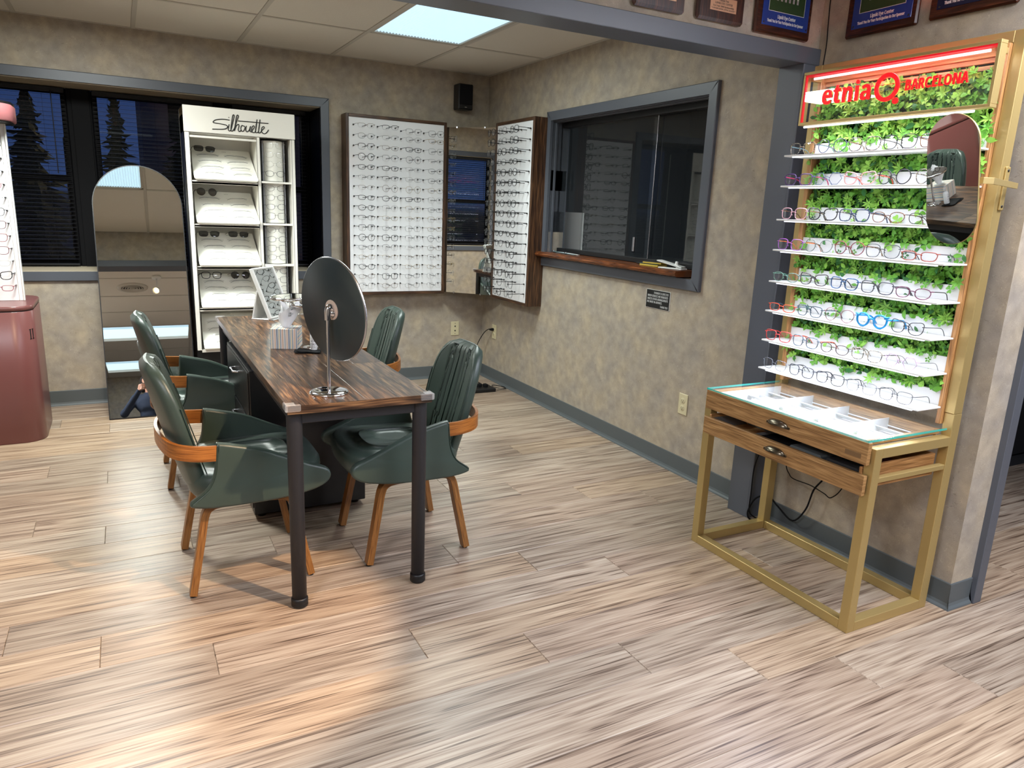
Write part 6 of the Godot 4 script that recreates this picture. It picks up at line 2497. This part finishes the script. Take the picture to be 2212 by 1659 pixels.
	for q in [[Vector3(-0.519, 0.683, 3.221), Vector3(-0.5175, 0.690, 3.966)], [Vector3(-0.519, 0.683, 3.9645), Vector3(-0.108, 0.690, 3.966)], [Vector3(-0.519, 0.683, 3.221), Vector3(-0.108, 0.690, 3.2225)]]:
		span(st, q[0], q[1], 0.0)
	dpart("lid_edge", st, M.glass_edge, dr, o)
	cup_pull(dr, o, Vector3(-0.517, 0.640, 3.598))
	st = new_st()
	span(st, Vector3(-0.5185, 0.624, 3.885), Vector3(-0.517, 0.640, 3.945), 0.0004)
	dpart("name_plate", st, mat("plate_brown", Color8(122, 94, 64), 0.4), dr, o)
	# lower drawer, open on top
	st = new_st()
	uv_off = Vector2(0.5, 0.7)
	span(st, Vector3(-0.517, 0.501, 3.2195), Vector3(-0.500, 0.570, 3.9675), 0.001, 2)
	var d2 := dpart("drawer", st, M.oak, o, o)
	st = new_st()
	span(st, Vector3(-0.500, 0.512, 3.2325), Vector3(-0.110, 0.580, 3.242), 0.001, 0)
	span(st, Vector3(-0.500, 0.512, 3.934), Vector3(-0.110, 0.592, 3.9435), 0.001, 0)
	span(st, Vector3(-0.12, 0.512, 3.242), Vector3(-0.110, 0.592, 3.934), 0.001, 2)
	span(st, Vector3(-0.500, 0.512, 3.242), Vector3(-0.12, 0.520, 3.934), 0.0)
	dpart("drawer_side", st, M.oak_pale, d2, o)
	uv_off = Vector2.ZERO
	st = new_st()
	for k in 4:
		var z := lerpf(3.244, 3.932, k / 3.0)
		span(st, Vector3(-0.498, 0.520, z - 0.002), Vector3(-0.122, 0.566, z + 0.002), 0.0)
	span(st, Vector3(-0.300, 0.520, 3.244), Vector3(-0.296, 0.566, 3.932), 0.0)
	dpart("divider", st, mat("liner_grey", Color8(120, 118, 116), 0.7), d2, o)
	cup_pull(d2, o, Vector3(-0.517, 0.536, 3.600))
	# what lies in the lower drawer
	for q in [["dark flat case lying in the lower drawer, left of its middle", -0.42, 3.55, 0.15, 0.035, 0.16, "black_soft"], ["grey slatted case lying in the lower drawer, near its middle", -0.43, 3.70, 0.11, 0.050, 0.14, "base_grey"], ["charcoal case lying in the lower drawer, at its right front corner", -0.42, 3.855, 0.13, 0.052, 0.13, "black_metal"], ["maroon cloth case in the lower drawer, seen through the display's right side", -0.30, 3.865, 0.09, 0.05, 0.10, "maroon"]]:
		if not M.has(q[6]):
			mat(q[6], Color8(88, 28, 42), 0.7)
		var b := thing("case", q[0], "eyeglass case", Vector3(q[1], 0.5205, q[2]), "cases in the lower drawer")
		st = new_st()
		box(st, Vector3(0, q[4] / 2, 0), Vector3(q[3], q[4], q[5]), 0.006)
		part("shell", done(st), M[q[6]], b)
		st = new_st()
		box(st, Vector3(0, q[4] * 0.6, 0), Vector3(q[3] + 0.001, 0.0015, q[5] + 0.001), 0.0)
		part("seam", done(st), M.ink, b)
	# cords below the drawers, beside the jamb and up the wall corner
	for q in [
		[0.0038, [Vector3(-0.07, 0.50, 3.51), Vector3(-0.05, 0.40, 3.49), Vector3(-0.05, 0.32, 3.469), Vector3(-0.05, 0.25, 3.427), Vector3(-0.05, 0.15, 3.401), Vector3(-0.045, 0.071, 3.338), Vector3(-0.038, 0.10, 3.245), Vector3(-0.045, 0.13, 3.190), Vector3(-0.095, 0.12, 3.165), Vector3(-0.11, 0.05, 3.14), Vector3(-0.105, 0.012, 3.15), Vector3(-0.06, 0.006, 3.165), Vector3(-0.035, 0.006, 3.20)]],
		[0.0022, [Vector3(-0.05, 0.50, 3.24), Vector3(-0.05, 0.32, 3.266), Vector3(-0.05, 0.276, 3.291), Vector3(-0.05, 0.262, 3.32), Vector3(-0.05, 0.265, 3.407), Vector3(-0.05, 0.255, 3.479), Vector3(-0.05, 0.250, 3.516), Vector3(-0.05, 0.319, 3.564), Vector3(-0.05, 0.50, 3.61)]],
		[0.003, [Vector3(-0.07, 0.012, 3.16), Vector3(-0.112, 0.05, 3.15), Vector3(-0.115, 0.14, 3.15), Vector3(-0.11, 0.26, 3.145), Vector3(-0.10, 0.36, 3.165), Vector3(-0.05, 0.52, 3.19)]],
		[0.002, [Vector3(-0.012, 1.90, 3.150), Vector3(-0.006, 1.98, 3.144), Vector3(-0.004, 2.06, 3.146), Vector3(-0.004, 2.128, 3.142), Vector3(-0.004, 2.232, 3.137), Vector3(-0.004, 2.343, 3.139)]]]:
		st = new_st()
		tube(st, curve(q[1], 5), q[0], 7)
		dpart("cord", st, M.black_soft, o, o)
	display_glasses()

func cup_pull(parent: Node3D, base: Node3D, at: Vector3) -> void:
	# half-dome bin pull
	var st := new_st()
	var n := 12
	var rows := []
	for i in n + 1:
		var row := []
		var u := PI * i / n
		for j in 9:
			var v := PI * 0.5 * j / 8.0
			row.append(at + Vector3(-0.022 * sin(v) * sin(u) * 1.0 - 0.001, 0.019 * cos(v) * 1.0 * sqrt(maxf(sin(u), 0.0)) - 0.006 + 0.006 * sin(u), -0.046 * cos(u)))
		rows.append(row)
	for i in n:
		for j in 8:
			face(st, [rows[i][j], rows[i][j + 1], rows[i + 1][j + 1], rows[i + 1][j]], Vector3(-1, 0.5, 0), [], true)
	for s in [-1.0, 1.0]:
		box(st, at + Vector3(-0.001, -0.001, s * 0.048), Vector3(0.002, 0.010, 0.012), 0.0008)
	dpart("cup_pull", st, M.antique, parent, base)

func display_glasses() -> void:
	var tort := flecked("tortoise", Color8(40, 26, 16), Color8(150, 92, 40))
	var leop := flecked("black and cream", Color8(18, 16, 16), Color8(190, 176, 150))
	var fm := func(n: String, c: Color) -> StandardMaterial3D:
		return frame_mat(n, c)
	var L := [
		[["black and cream flecked", "square", 0.0015, leop, fm.call("teal", Color8(30, 150, 136))], ["blue grey and amber", "round", 0.0014, fm.call("slate blue", Color8(70, 80, 110)), tort], ["large black and cream flecked", "big", 0.0017, leop, leop], ["thin black", "big", 0.0014, fm.call("black", Color8(16, 16, 18)), M["black"]], ["dark tortoise", "square", 0.0015, tort, tort]],
		[["purple", "square", 0.0019, fm.call("purple", Color8(74, 44, 98)), fm.call("pink", Color8(200, 50, 100))], ["slim blue hexagonal", "hex", 0.0010, fm.call("steel blue", Color8(70, 90, 130)), fm.call("steel blue", Color8(70, 90, 130))], ["blush pink cat eye", "cat", 0.0020, fm.call("blush", Color8(226, 170, 160)), fm.call("coral", Color8(214, 82, 56))], ["black round", "round", 0.0017, M["black"], leop], ["grey flecked", "round", 0.0015, leop, leop]],
		[["clear pink", "square", 0.0016, fm.call("pale pink", Color8(226, 176, 186)), tort], ["black cat eye", "cat", 0.0020, M["black"], leop], ["navy square", "square", 0.0018, fm.call("navy", Color8(34, 48, 84)), fm.call("navy", Color8(34, 48, 84))], ["tortoise oval", "oval", 0.0014, tort, tort], ["thin dark", "oval", 0.0012, M["black"], M["black"]]],
		[["violet and orange", "square", 0.0016, fm.call("violet", Color8(150, 84, 170)), fm.call("orange", Color8(220, 110, 50))], ["grey green round", "round", 0.0014, fm.call("grey green", Color8(110, 120, 112)), tort], ["wine red round", "round", 0.0015, fm.call("wine", Color8(120, 24, 40)), tort], ["slim charcoal", "big", 0.0013, fm.call("charcoal", Color8(56, 58, 64)), leop], ["red brown rectangular", "narrow", 0.0016, fm.call("red brown", Color8(150, 56, 34)), fm.call("plum grey", Color8(70, 56, 70))]],
		[["mint green flecked", "oval", 0.0015, flecked("mint", Color8(120, 160, 140), Color8(70, 100, 90)), fm.call("mint plain", Color8(110, 170, 146))], ["black and burgundy cat eye", "cat", 0.0018, fm.call("dark burgundy", Color8(48, 22, 30)), M["black"]], ["black and bright blue", "square", 0.0019, fm.call("deep blue", Color8(24, 74, 120)), M["black"]], ["dark grey square", "square", 0.0018, fm.call("dark grey", Color8(58, 56, 64)), M["black"]], ["plum and black", "oval", 0.0015, fm.call("plum", Color8(104, 30, 70)), M["black"]]],
		[["orange red", "narrow", 0.0016, fm.call("orange red", Color8(206, 74, 36)), fm.call("denim", Color8(70, 96, 120))], ["dark teal", "square", 0.0016, fm.call("dark teal", Color8(34, 62, 76)), fm.call("dark teal", Color8(34, 62, 76))], ["black and pink round", "round", 0.0013, fm.call("rose brown", Color8(130, 80, 84)), leop], ["chunky bright blue round", "chunky", 0.0030, fm.call("bright blue", Color8(20, 138, 200)), fm.call("bright blue", Color8(20, 138, 200))], ["black cat eye with thin arms", "cat", 0.0014, M["black"], fm.call("grey metal", Color8(90, 90, 96))]],
		[["coral red", "square", 0.0017, fm.call("coral red", Color8(200, 64, 62)), fm.call("coral red", Color8(200, 64, 62))], ["blue flecked", "square", 0.0016, flecked("blue fleck", Color8(40, 50, 70), Color8(90, 120, 140)), fm.call("coral", Color8(214, 82, 56))], ["dark brown oval", "oval", 0.0015, fm.call("dark brown", Color8(66, 46, 44)), leop], ["black flecked", "square", 0.0015, leop, leop], ["slim lilac hexagonal", "hex", 0.0009, fm.call("lilac", Color8(168, 120, 166)), fm.call("grey metal", Color8(90, 90, 96))]],
		[["slim silver", "square", 0.0010, fm.call("slim silver", Color8(120, 124, 134)), M["black"]], ["dark navy square", "square", 0.0015, fm.call("ink navy", Color8(28, 32, 52)), fm.call("ink navy", Color8(28, 32, 52))], ["black rectangular", "square", 0.0014, M["black"], M["black"]], ["slim grey metal", "square", 0.0009, fm.call("grey metal", Color8(90, 90, 96)), M["black"]], ["slim dark metal", "square", 0.0010, fm.call("dark metal", Color8(54, 54, 60)), M["black"]]]]
	var shelf_word := ["topmost", "second", "third", "fourth", "fifth", "sixth", "seventh", "lowest"]
	var place := ["far left", "second from left", "middle", "second from right", "far right"]
	for i in 8:
		for k in 5:
			var d = L[i][k]
			var half: float = {"round": 0.0235, "square": 0.0205, "narrow": 0.0145, "cat": 0.0205, "hex": 0.0225, "chunky": 0.0225, "big": 0.0225, "oval": 0.0175}[d[1]]
			var lift: float = half + d[2] + 0.0012
			var z := 3.294 + 0.1365 * k
			var b := Basis(Vector3.UP, -PI / 2 + rng.randf_range(-0.08, 0.10)) * Basis(Vector3.RIGHT, -0.03)
			glasses("%s eyeglasses, %s on the gold display's %s shelf" % [d[0], place[k], shelf_word[i]], "eyeglasses on the gold display", d[1], d[2], 0.118, d[3], d[4], M.lens, Vector3(-0.236, SHELF_Y[i] + lift, z), b)

# ------------------------------------------------------------------ plaques
func team_photo(w: int, h: int, players: int, sd: int) -> ImageTexture:
	# a printed team picture: grass and two rows of figures in pale kit
	var r := RandomNumberGenerator.new()
	r.seed = sd
	var im := Image.create(w, h, false, Image.FORMAT_RGB8)
	im.fill(Color8(44, 64, 36))
	for i in 500:
		var c := Color8(30 + r.randi_range(0, 36), 54 + r.randi_range(0, 36), 26 + r.randi_range(0, 20))
		im.fill_rect(Rect2i(r.randi_range(0, w - 4), r.randi_range(h / 3, h - 2), 4, 1), c)
	im.fill_rect(Rect2i(0, 0, w, h / 4), Color8(62, 84, 66))
	for row in 2:
		for i in players:
			var x := int(w * (0.16 + 0.68 * (i + 0.5 * row) / players))
			var y := int(h * (0.30 + 0.20 * row))
			var s := w / 34
			var kit := Color8(196 + r.randi_range(0, 20), 184 + r.randi_range(0, 20), 190)
			im.fill_rect(Rect2i(x - s, y, s * 2, s * 3), kit)
			im.fill_rect(Rect2i(x - s / 2 - 1, y - s - 2, s + 2, s + 2), Color8(178, 132, 112))
			im.fill_rect(Rect2i(x - s / 2 - 1, y - s - 3, s + 2, 3), Color8(120, 40, 44))
			im.fill_rect(Rect2i(x - s + 1, y + s * 3, s - 2, s * 3), Color8(188, 176, 182))
			im.fill_rect(Rect2i(x + 1, y + s * 3, s - 2, s * 3), Color8(188, 176, 182))
	return ImageTexture.create_from_image(im)

func build_plaques() -> void:
	var ph := mat("team_print", Color.WHITE, 0.3)
	ph.albedo_texture = team_photo(256, 192, 6, 3)
	var ph2 := mat("team_print_2", Color.WHITE, 0.3)
	ph2.albedo_texture = team_photo(256, 192, 6, 8)
	var blue := mat("print_blue", Color8(38, 58, 128), 0.15)
	var navy := mat("print_navy", Color8(22, 28, 54), 0.15)
	var brass := mat("brass_plate", Color8(196, 150, 118), 0.35, 0.3)
	var zf := 3.107
	# two wooden plaques with an engraved plate
	for q in [[-0.8435, "walnut award plaque with small copper plate, leftmost above the opening"], [-0.5575, "walnut award plaque with small copper plate, second from left above the opening"]]:
		var o := thing("plaque", q[1], "plaque", Vector3(q[0], 2.073, zf))
		var w := 0.229
		var h := 0.262
		var st := new_st()
		box(st, Vector3(0, h / 2, 0.011), Vector3(w, h, 0.022), 0.009, 1)
		part("board", done(st), M.plaque_wood, o)
		st = new_st()
		box(st, Vector3(0.005, 0.058, 0.0225), Vector3(0.128, 0.046, 0.0012), 0.0005)
		var pl := part("copper_plate", done(st), brass, o)
		var ls := [["Thank You", 0.071, 0.0085], ["LIPSKI EYE CENTER", 0.061, 0.0085], ["For Your 2008 Sponsorship", 0.051, 0.0075], ["* LONGMEADOW LITTLE LEAGUE *", 0.042, 0.0065]]
		for l in ls:
			var tm := part("lettering", text_mesh(l[0], l[2], 0.0004, true, true), M.ink, pl)
			tm.position = Vector3(0.005, l[1], 0.0232)
		st = new_st()
		face(st, [Vector3(-0.08, 0.098, 0.0224), Vector3(0.082, 0.098, 0.0224), Vector3(0.082, 0.235, 0.0224), Vector3(-0.08, 0.235, 0.0224)], Vector3.BACK, [Vector2(0, 1), Vector2(1, 1), Vector2(1, 0), Vector2(0, 0)])
		part("photo", done(st), ph, o)
	# framed sponsor prints
	for q in [[Vector3(-0.232, 2.068, zf), 0.0, blue, ph, "dark framed blue team photo plaque at the right end above the opening", "Lipski Eye Center"], [Vector3(0.0, 2.066, 3.388), -PI / 2, blue, ph2, "dark framed blue team photo plaque above the display's red lettered sign", "Lipski Eye Center"], [Vector3(0.0, 2.069, 3.732), -PI / 2, navy, ph, "mahogany framed navy sponsor plaque nearest the right edge", "LIPSKI'S EYE CENTER"]]:
		var o := thing("plaque", q[4], "plaque", q[0], "framed sponsor plaques")
		o.rotation.y = q[1]
		var w := 0.30
		var h := 0.255
		var st := new_st()
		box(st, Vector3(0, h / 2, 0.009), Vector3(w, h, 0.018), 0.006, 0)
		part("board", done(st), M.plaque_wood, o)
		st = new_st()
		box(st, Vector3(0.004, h / 2 + 0.004, 0.0195), Vector3(w - 0.05, h - 0.048, 0.003), 0.001)
		var pr := part("print", done(st), q[2], o)
		st = new_st()
		var a := Vector3(-0.09, 0.082, 0.0212)
		face(st, [a, a + Vector3(0.19, 0, 0), a + Vector3(0.19, 0.135, 0), a + Vector3(0, 0.135, 0)], Vector3.BACK, [Vector2(0, 1), Vector2(1, 1), Vector2(1, 0), Vector2(0, 0)])
		part("photo", done(st), q[3], pr)
		st = new_st()
		for e in [[Vector3(-0.091, 0.0805, 0.0211), Vector3(0.101, 0.082, 0.0216)], [Vector3(-0.0915, 0.0805, 0.0211), Vector3(-0.09, 0.218, 0.0216)], [Vector3(0.10, 0.0805, 0.0211), Vector3(0.1015, 0.218, 0.0216)]]:
			span(st, e[0], e[1], 0.0)
		part("border", done(st), M.screen_white, pr)
		var t1 := part("lettering", text_mesh(q[5], 0.017, 0.0005, true), M.screen_white, pr)
		t1.position = Vector3(0.008, 0.064, 0.0213)
		t1.scale = Vector3(0.7, 1, 1)
		var t2 := part("lettering", text_mesh("Thank You for Your Participation As Our Sponsor", 0.0145, 0.0005, true), M.screen_white, pr)
		t2.position = Vector3(0.004, 0.046, 0.0213)
		t2.scale = Vector3(0.58, 1, 1)
		st = new_st()
		for s in [-1.0, 1.0]:
			X = Transform3D(Basis(Vector3.RIGHT, PI / 2), Vector3(0.004 + s * (w / 2 - 0.035), 0.037, 0.021))
			lathe(st, [Vector2(0.0035, 0.0), Vector2(0.003, 0.0012), Vector2(0.0, 0.0015)], 10)
		X = Transform3D()
		part("screw", done(st), M.black, pr)

# ------------------------------------------------------------------ the person who takes the picture (mirrored in the arched mirror)
func body_mesh(bones: Array, cell: float, k: float) -> ArrayMesh:
	# surface nets of a smooth union of tapered capsules [a, b, ra, rb]
	var lo := Vector3.ONE * 1e9
	var hi := -lo
	for b in bones:
		for e in 2:
			var r: Vector3 = Vector3.ONE * (b[2 + e] + cell * 3.0)
			lo = lo.min(b[e] - r)
			hi = hi.max(b[e] + r)
	var n := Vector3i(((hi - lo) / cell).ceil()) + Vector3i.ONE * 2
	var f := PackedFloat32Array()
	f.resize(n.x * n.y * n.z)
	f.fill(1.0)
	for b in bones:
		var a: Vector3 = b[0]
		var ab: Vector3 = b[1] - b[0]
		var l2 := maxf(ab.length_squared(), 1e-9)
		var rm: float = maxf(b[2], b[3]) + k + cell * 2.0
		var l := Vector3i(((a.min(b[1]) - Vector3.ONE * rm - lo) / cell).floor()).max(Vector3i.ZERO)
		var h := Vector3i(((a.max(b[1]) + Vector3.ONE * rm - lo) / cell).ceil()).min(n - Vector3i.ONE)
		for z in range(l.z, h.z + 1):
			for y in range(l.y, h.y + 1):
				var row := (z * n.y + y) * n.x
				for x in range(l.x, h.x + 1):
					var p := lo + Vector3(x, y, z) * cell
					var t := clampf((p - a).dot(ab) / l2, 0.0, 1.0)
					var d := (p - a - ab * t).length() - lerpf(b[2], b[3], t)
					var e := f[row + x]
					var q := clampf(0.5 + 0.5 * (e - d) / k, 0.0, 1.0)
					f[row + x] = lerpf(e, d, q) - k * q * (1.0 - q)
	var idx := {}
	var verts := PackedVector3Array()
	var st := new_st()
	var off := [Vector3i(0, 0, 0), Vector3i(1, 0, 0), Vector3i(0, 1, 0), Vector3i(1, 1, 0), Vector3i(0, 0, 1), Vector3i(1, 0, 1), Vector3i(0, 1, 1), Vector3i(1, 1, 1)]
	var edges := [[0, 1], [2, 3], [4, 5], [6, 7], [0, 2], [1, 3], [4, 6], [5, 7], [0, 4], [1, 5], [2, 6], [3, 7]]
	for z in n.z - 1:
		for y in n.y - 1:
			for x in n.x - 1:
				var base := (z * n.y + y) * n.x + x
				var v := [f[base], f[base + 1], f[base + n.x], f[base + n.x + 1], f[base + n.x * n.y], f[base + n.x * n.y + 1], f[base + n.x * n.y + n.x], f[base + n.x * n.y + n.x + 1]]
				var neg := 0
				for q in v:
					if q < 0.0:
						neg += 1
				if neg == 0 or neg == 8:
					continue
				var s := Vector3.ZERO
				var c := 0
				for e in edges:
					if (v[e[0]] < 0.0) != (v[e[1]] < 0.0):
						var t: float = v[e[0]] / (v[e[0]] - v[e[1]])
						s += Vector3(off[e[0]]).lerp(Vector3(off[e[1]]), t)
						c += 1
				idx[base] = verts.size()
				verts.append(lo + (Vector3(x, y, z) + s / c) * cell)
	st.set_smooth_group(0)
	for v in verts:
		st.set_smooth_group(0)
		st.add_vertex(v)
	var sx := 1
	var sy := n.x
	var sz := n.x * n.y
	for base in idx:
		var x: int = base % n.x
		var y: int = (base / n.x) % n.y
		var z: int = base / (n.x * n.y)
		for ax in 3:
			var stp: int = [sx, sy, sz][ax]
			var u: int = [sy, sz, sx][ax]
			var w: int = [sz, sx, sy][ax]
			if [y, z, x][ax] == 0 or [z, x, y][ax] == 0:
				continue
			var a := f[base]
			var b := f[base + stp]
			if (a < 0.0) == (b < 0.0):
				continue
			var i0 = idx.get(base)
			var i1 = idx.get(base - u)
			var i2 = idx.get(base - u - w)
			var i3 = idx.get(base - w)
			if i0 == null or i1 == null or i2 == null or i3 == null:
				continue
			var quad := [i0, i1, i2, i0, i2, i3] if a < 0.0 else [i0, i2, i1, i0, i3, i2]
			for q in quad:
				st.add_index(q)
	st.generate_normals()
	return st.commit()

func build_person() -> void:
	var skin := mat("skin", Color8(200, 150, 124), 0.5)
	skin.subsurf_scatter_enabled = true
	skin.subsurf_scatter_strength = 0.1
	var top := mat("navy_top", Color8(24, 36, 54), 0.85)
	var pants := mat("dark_trousers", Color8(28, 28, 32), 0.9)
	var hair := mat("dark_hair", Color8(34, 26, 22), 0.5)
	# faces -z; phone held just below eye level, right behind the lens of the picture
	var base := Vector3(-2.575, 0, 5.80)
	var o := thing("person", "person in dark navy long sleeves photographing with a phone, seen in the arched mirror", "person", base)
	var eye := Vector3(-2.5836, 1.3648, 5.3817) - base
	var grip := eye + Vector3(0.0, -0.02, 0.018)
	var hd := Vector3(0.0, 1.455, -0.055)
	# body in clothes: one continuous surface
	var wl := grip + Vector3(-0.095, -0.045, 0.045)
	var wr := grip + Vector3(0.095, -0.045, 0.045)
	var el := Vector3(-0.30, 1.06, -0.11)
	var er := Vector3(0.30, 1.06, -0.11)
	var bones := [
		[Vector3(0, 0.86, 0.01), Vector3(0, 1.0, 0.0), 0.135, 0.12], [Vector3(-0.06, 0.87, 0.02), Vector3(0.06, 0.87, 0.02), 0.125, 0.125],
		[Vector3(0, 1.0, 0.0), Vector3(0, 1.2, 0.0), 0.118, 0.125], [Vector3(-0.07, 1.18, -0.01), Vector3(0.07, 1.18, -0.01), 0.105, 0.105],
		[Vector3(-0.055, 1.13, -0.075), Vector3(0.055, 1.13, -0.075), 0.06, 0.06],
		[Vector3(-0.155, 1.265, 0.0), Vector3(0.155, 1.265, 0.0), 0.058, 0.058],
		[Vector3(0, 1.24, 0.0), Vector3(0, 1.33, -0.005), 0.075, 0.052],
		[Vector3(-0.165, 1.265, 0.0), el, 0.056, 0.044], [el, wl, 0.043, 0.030], [Vector3(0.165, 1.265, 0.0), er, 0.056, 0.044], [er, wr, 0.043, 0.030]]
	part("top", body_mesh(bones, 0.014, 0.03), top, o)
	var legs := [
		[Vector3(-0.085, 0.88, 0.01), Vector3(-0.095, 0.48, 0.0), 0.105, 0.062], [Vector3(-0.095, 0.48, 0.0), Vector3(-0.10, 0.09, 0.03), 0.060, 0.044],
		[Vector3(0.085, 0.88, 0.01), Vector3(0.095, 0.48, 0.0), 0.105, 0.062], [Vector3(0.095, 0.48, 0.0), Vector3(0.10, 0.09, 0.03), 0.060, 0.044],
		[Vector3(-0.06, 0.9, 0.015), Vector3(0.06, 0.9, 0.015), 0.122, 0.122]]
	part("trousers", body_mesh(legs, 0.016, 0.03), pants, o)
	var shoes := [[Vector3(-0.10, 0.05, 0.045), Vector3(-0.115, 0.034, -0.11), 0.042, 0.033], [Vector3(-0.10, 0.10, 0.03), Vector3(-0.10, 0.05, 0.035), 0.04, 0.042]]
	part("shoe", body_mesh(shoes, 0.01, 0.02), M.black_soft, o)
	for q in shoes:
		for e in 2:
			q[e].x = -q[e].x
	part("shoe", body_mesh(shoes, 0.01, 0.02), M.black_soft, o)
	# head: skull, jaw, nose, brow, lips, ears, neck
	var head := [
		[hd + Vector3(0, 0.045, 0.02), hd + Vector3(0, 0.035, -0.01), 0.082, 0.076], [hd + Vector3(0, 0.0, -0.025), hd + Vector3(0, -0.07, -0.045), 0.066, 0.040],
		[hd + Vector3(-0.035, -0.03, -0.035), hd + Vector3(0.035, -0.03, -0.035), 0.036, 0.036],
		[hd + Vector3(0, 0.018, -0.088), hd + Vector3(0, -0.022, -0.106), 0.009, 0.013], [hd + Vector3(-0.009, -0.026, -0.095), hd + Vector3(0.009, -0.026, -0.095), 0.010, 0.010],
		[hd + Vector3(-0.038, 0.030, -0.074), hd + Vector3(0.038, 0.030, -0.074), 0.012, 0.012],
		[hd + Vector3(-0.018, -0.052, -0.083), hd + Vector3(0.018, -0.052, -0.083), 0.008, 0.008],
		[hd + Vector3(-0.082, 0.012, 0.012), hd + Vector3(-0.084, -0.022, 0.006), 0.011, 0.008], [hd + Vector3(0.082, 0.012, 0.012), hd + Vector3(0.084, -0.022, 0.006), 0.011, 0.008],
		[hd + Vector3(0, -0.05, 0.02), Vector3(0, 1.32, -0.002), 0.048, 0.052]]
	part("head", body_mesh(head, 0.006, 0.014), skin, o)
	var hairb := [[hd + Vector3(0, 0.062, 0.022), hd + Vector3(0, 0.058, 0.0), 0.088, 0.080], [hd + Vector3(-0.065, 0.04, 0.03), hd + Vector3(-0.075, -0.09, 0.035), 0.04, 0.026], [hd + Vector3(0.065, 0.04, 0.03), hd + Vector3(0.075, -0.09, 0.035), 0.04, 0.026], [hd + Vector3(0, 0.02, 0.06), hd + Vector3(0, -0.1, 0.06), 0.06, 0.05]]
	part("hair", body_mesh(hairb, 0.009, 0.02), hair, o)
	for s in [-1.0, 1.0]:
		var st := new_st()
		var pr := []
		for i in 9:
			pr.append(Vector2(sin(PI * i / 8.0) * 0.011, -cos(PI * i / 8.0) * 0.011))
		X = Transform3D(Basis(), hd + Vector3(s * 0.032, 0.012, -0.077))
		lathe(st, pr, 14)
		X = Transform3D()
		part("eye", done(st), M.white_plastic, o)
		st = new_st()
		X = Transform3D(Basis(Vector3.RIGHT, -PI / 2), hd + Vector3(s * 0.032, 0.012, -0.0875))
		lathe(st, [Vector2(0.0052, 0.0), Vector2(0.003, 0.0014), Vector2(0.0, 0.0016)], 12)
		X = Transform3D()
		part("iris", done(st), M.ink, o)
		# hand: palm beside the phone, fingers over its back, thumb on the screen side
		var c := grip + Vector3(s * 0.088, -0.018, 0.030)
		var hand := [[grip + Vector3(s * 0.096, -0.047, 0.046), c + Vector3(-s * 0.004, 0.02, -0.008), 0.026, 0.021], [c + Vector3(0, -0.016, -0.004), c + Vector3(0, 0.028, -0.010), 0.02, 0.017]]
		part("hand", body_mesh(hand + hand_fingers(c, s), 0.0045, 0.006), skin, o)
	# the phone: in the hands, a thing of its own
	var ph := thing("phone", "dark phone held up by the person mirrored in the arched mirror", "phone", base + grip)
	var st := new_st()
	box(st, Vector3(0, 0, 0.006), Vector3(0.150, 0.074, 0.008), 0.003)
	part("body", done(st), M.black, ph)
	st = new_st()
	box(st, Vector3(0.0, 0, 0.0103), Vector3(0.142, 0.067, 0.0006), 0.0)
	part("screen", done(st), glow("screen_glow", Color8(150, 150, 150), 0.4), ph)

func hand_fingers(c: Vector3, s: float) -> Array:
	var out := []
	var lens := [0.058, 0.066, 0.062, 0.050]
	for i in 4:
		var y := 0.030 - 0.019 * i
		var k := c + Vector3(0, y, -0.020)
		var l: float = lens[i]
		var m1 := k + Vector3(-s * l * 0.35, 0.004, -0.0165)
		var m2 := m1 + Vector3(-s * l * 0.36, 0.0, 0.002)
		var m3 := m2 + Vector3(-s * l * 0.28, -0.001, 0.006)
		out.append([c + Vector3(0, y * 0.8, -0.008), k, 0.0095, 0.009])
		out.append([k, m1, 0.009, 0.0085])
		out.append([m1, m2, 0.0083, 0.0078])
		out.append([m2, m3, 0.0077, 0.0068])
	var t0 := c + Vector3(0.0, -0.012, 0.004)
	var t1 := t0 + Vector3(-s * 0.022, 0.012, 0.008)
	var t2 := t1 + Vector3(-s * 0.026, 0.010, -0.004)
	out.append([t0, t1, 0.0115, 0.0095])
	out.append([t1, t2, 0.0095, 0.0080])
	return out
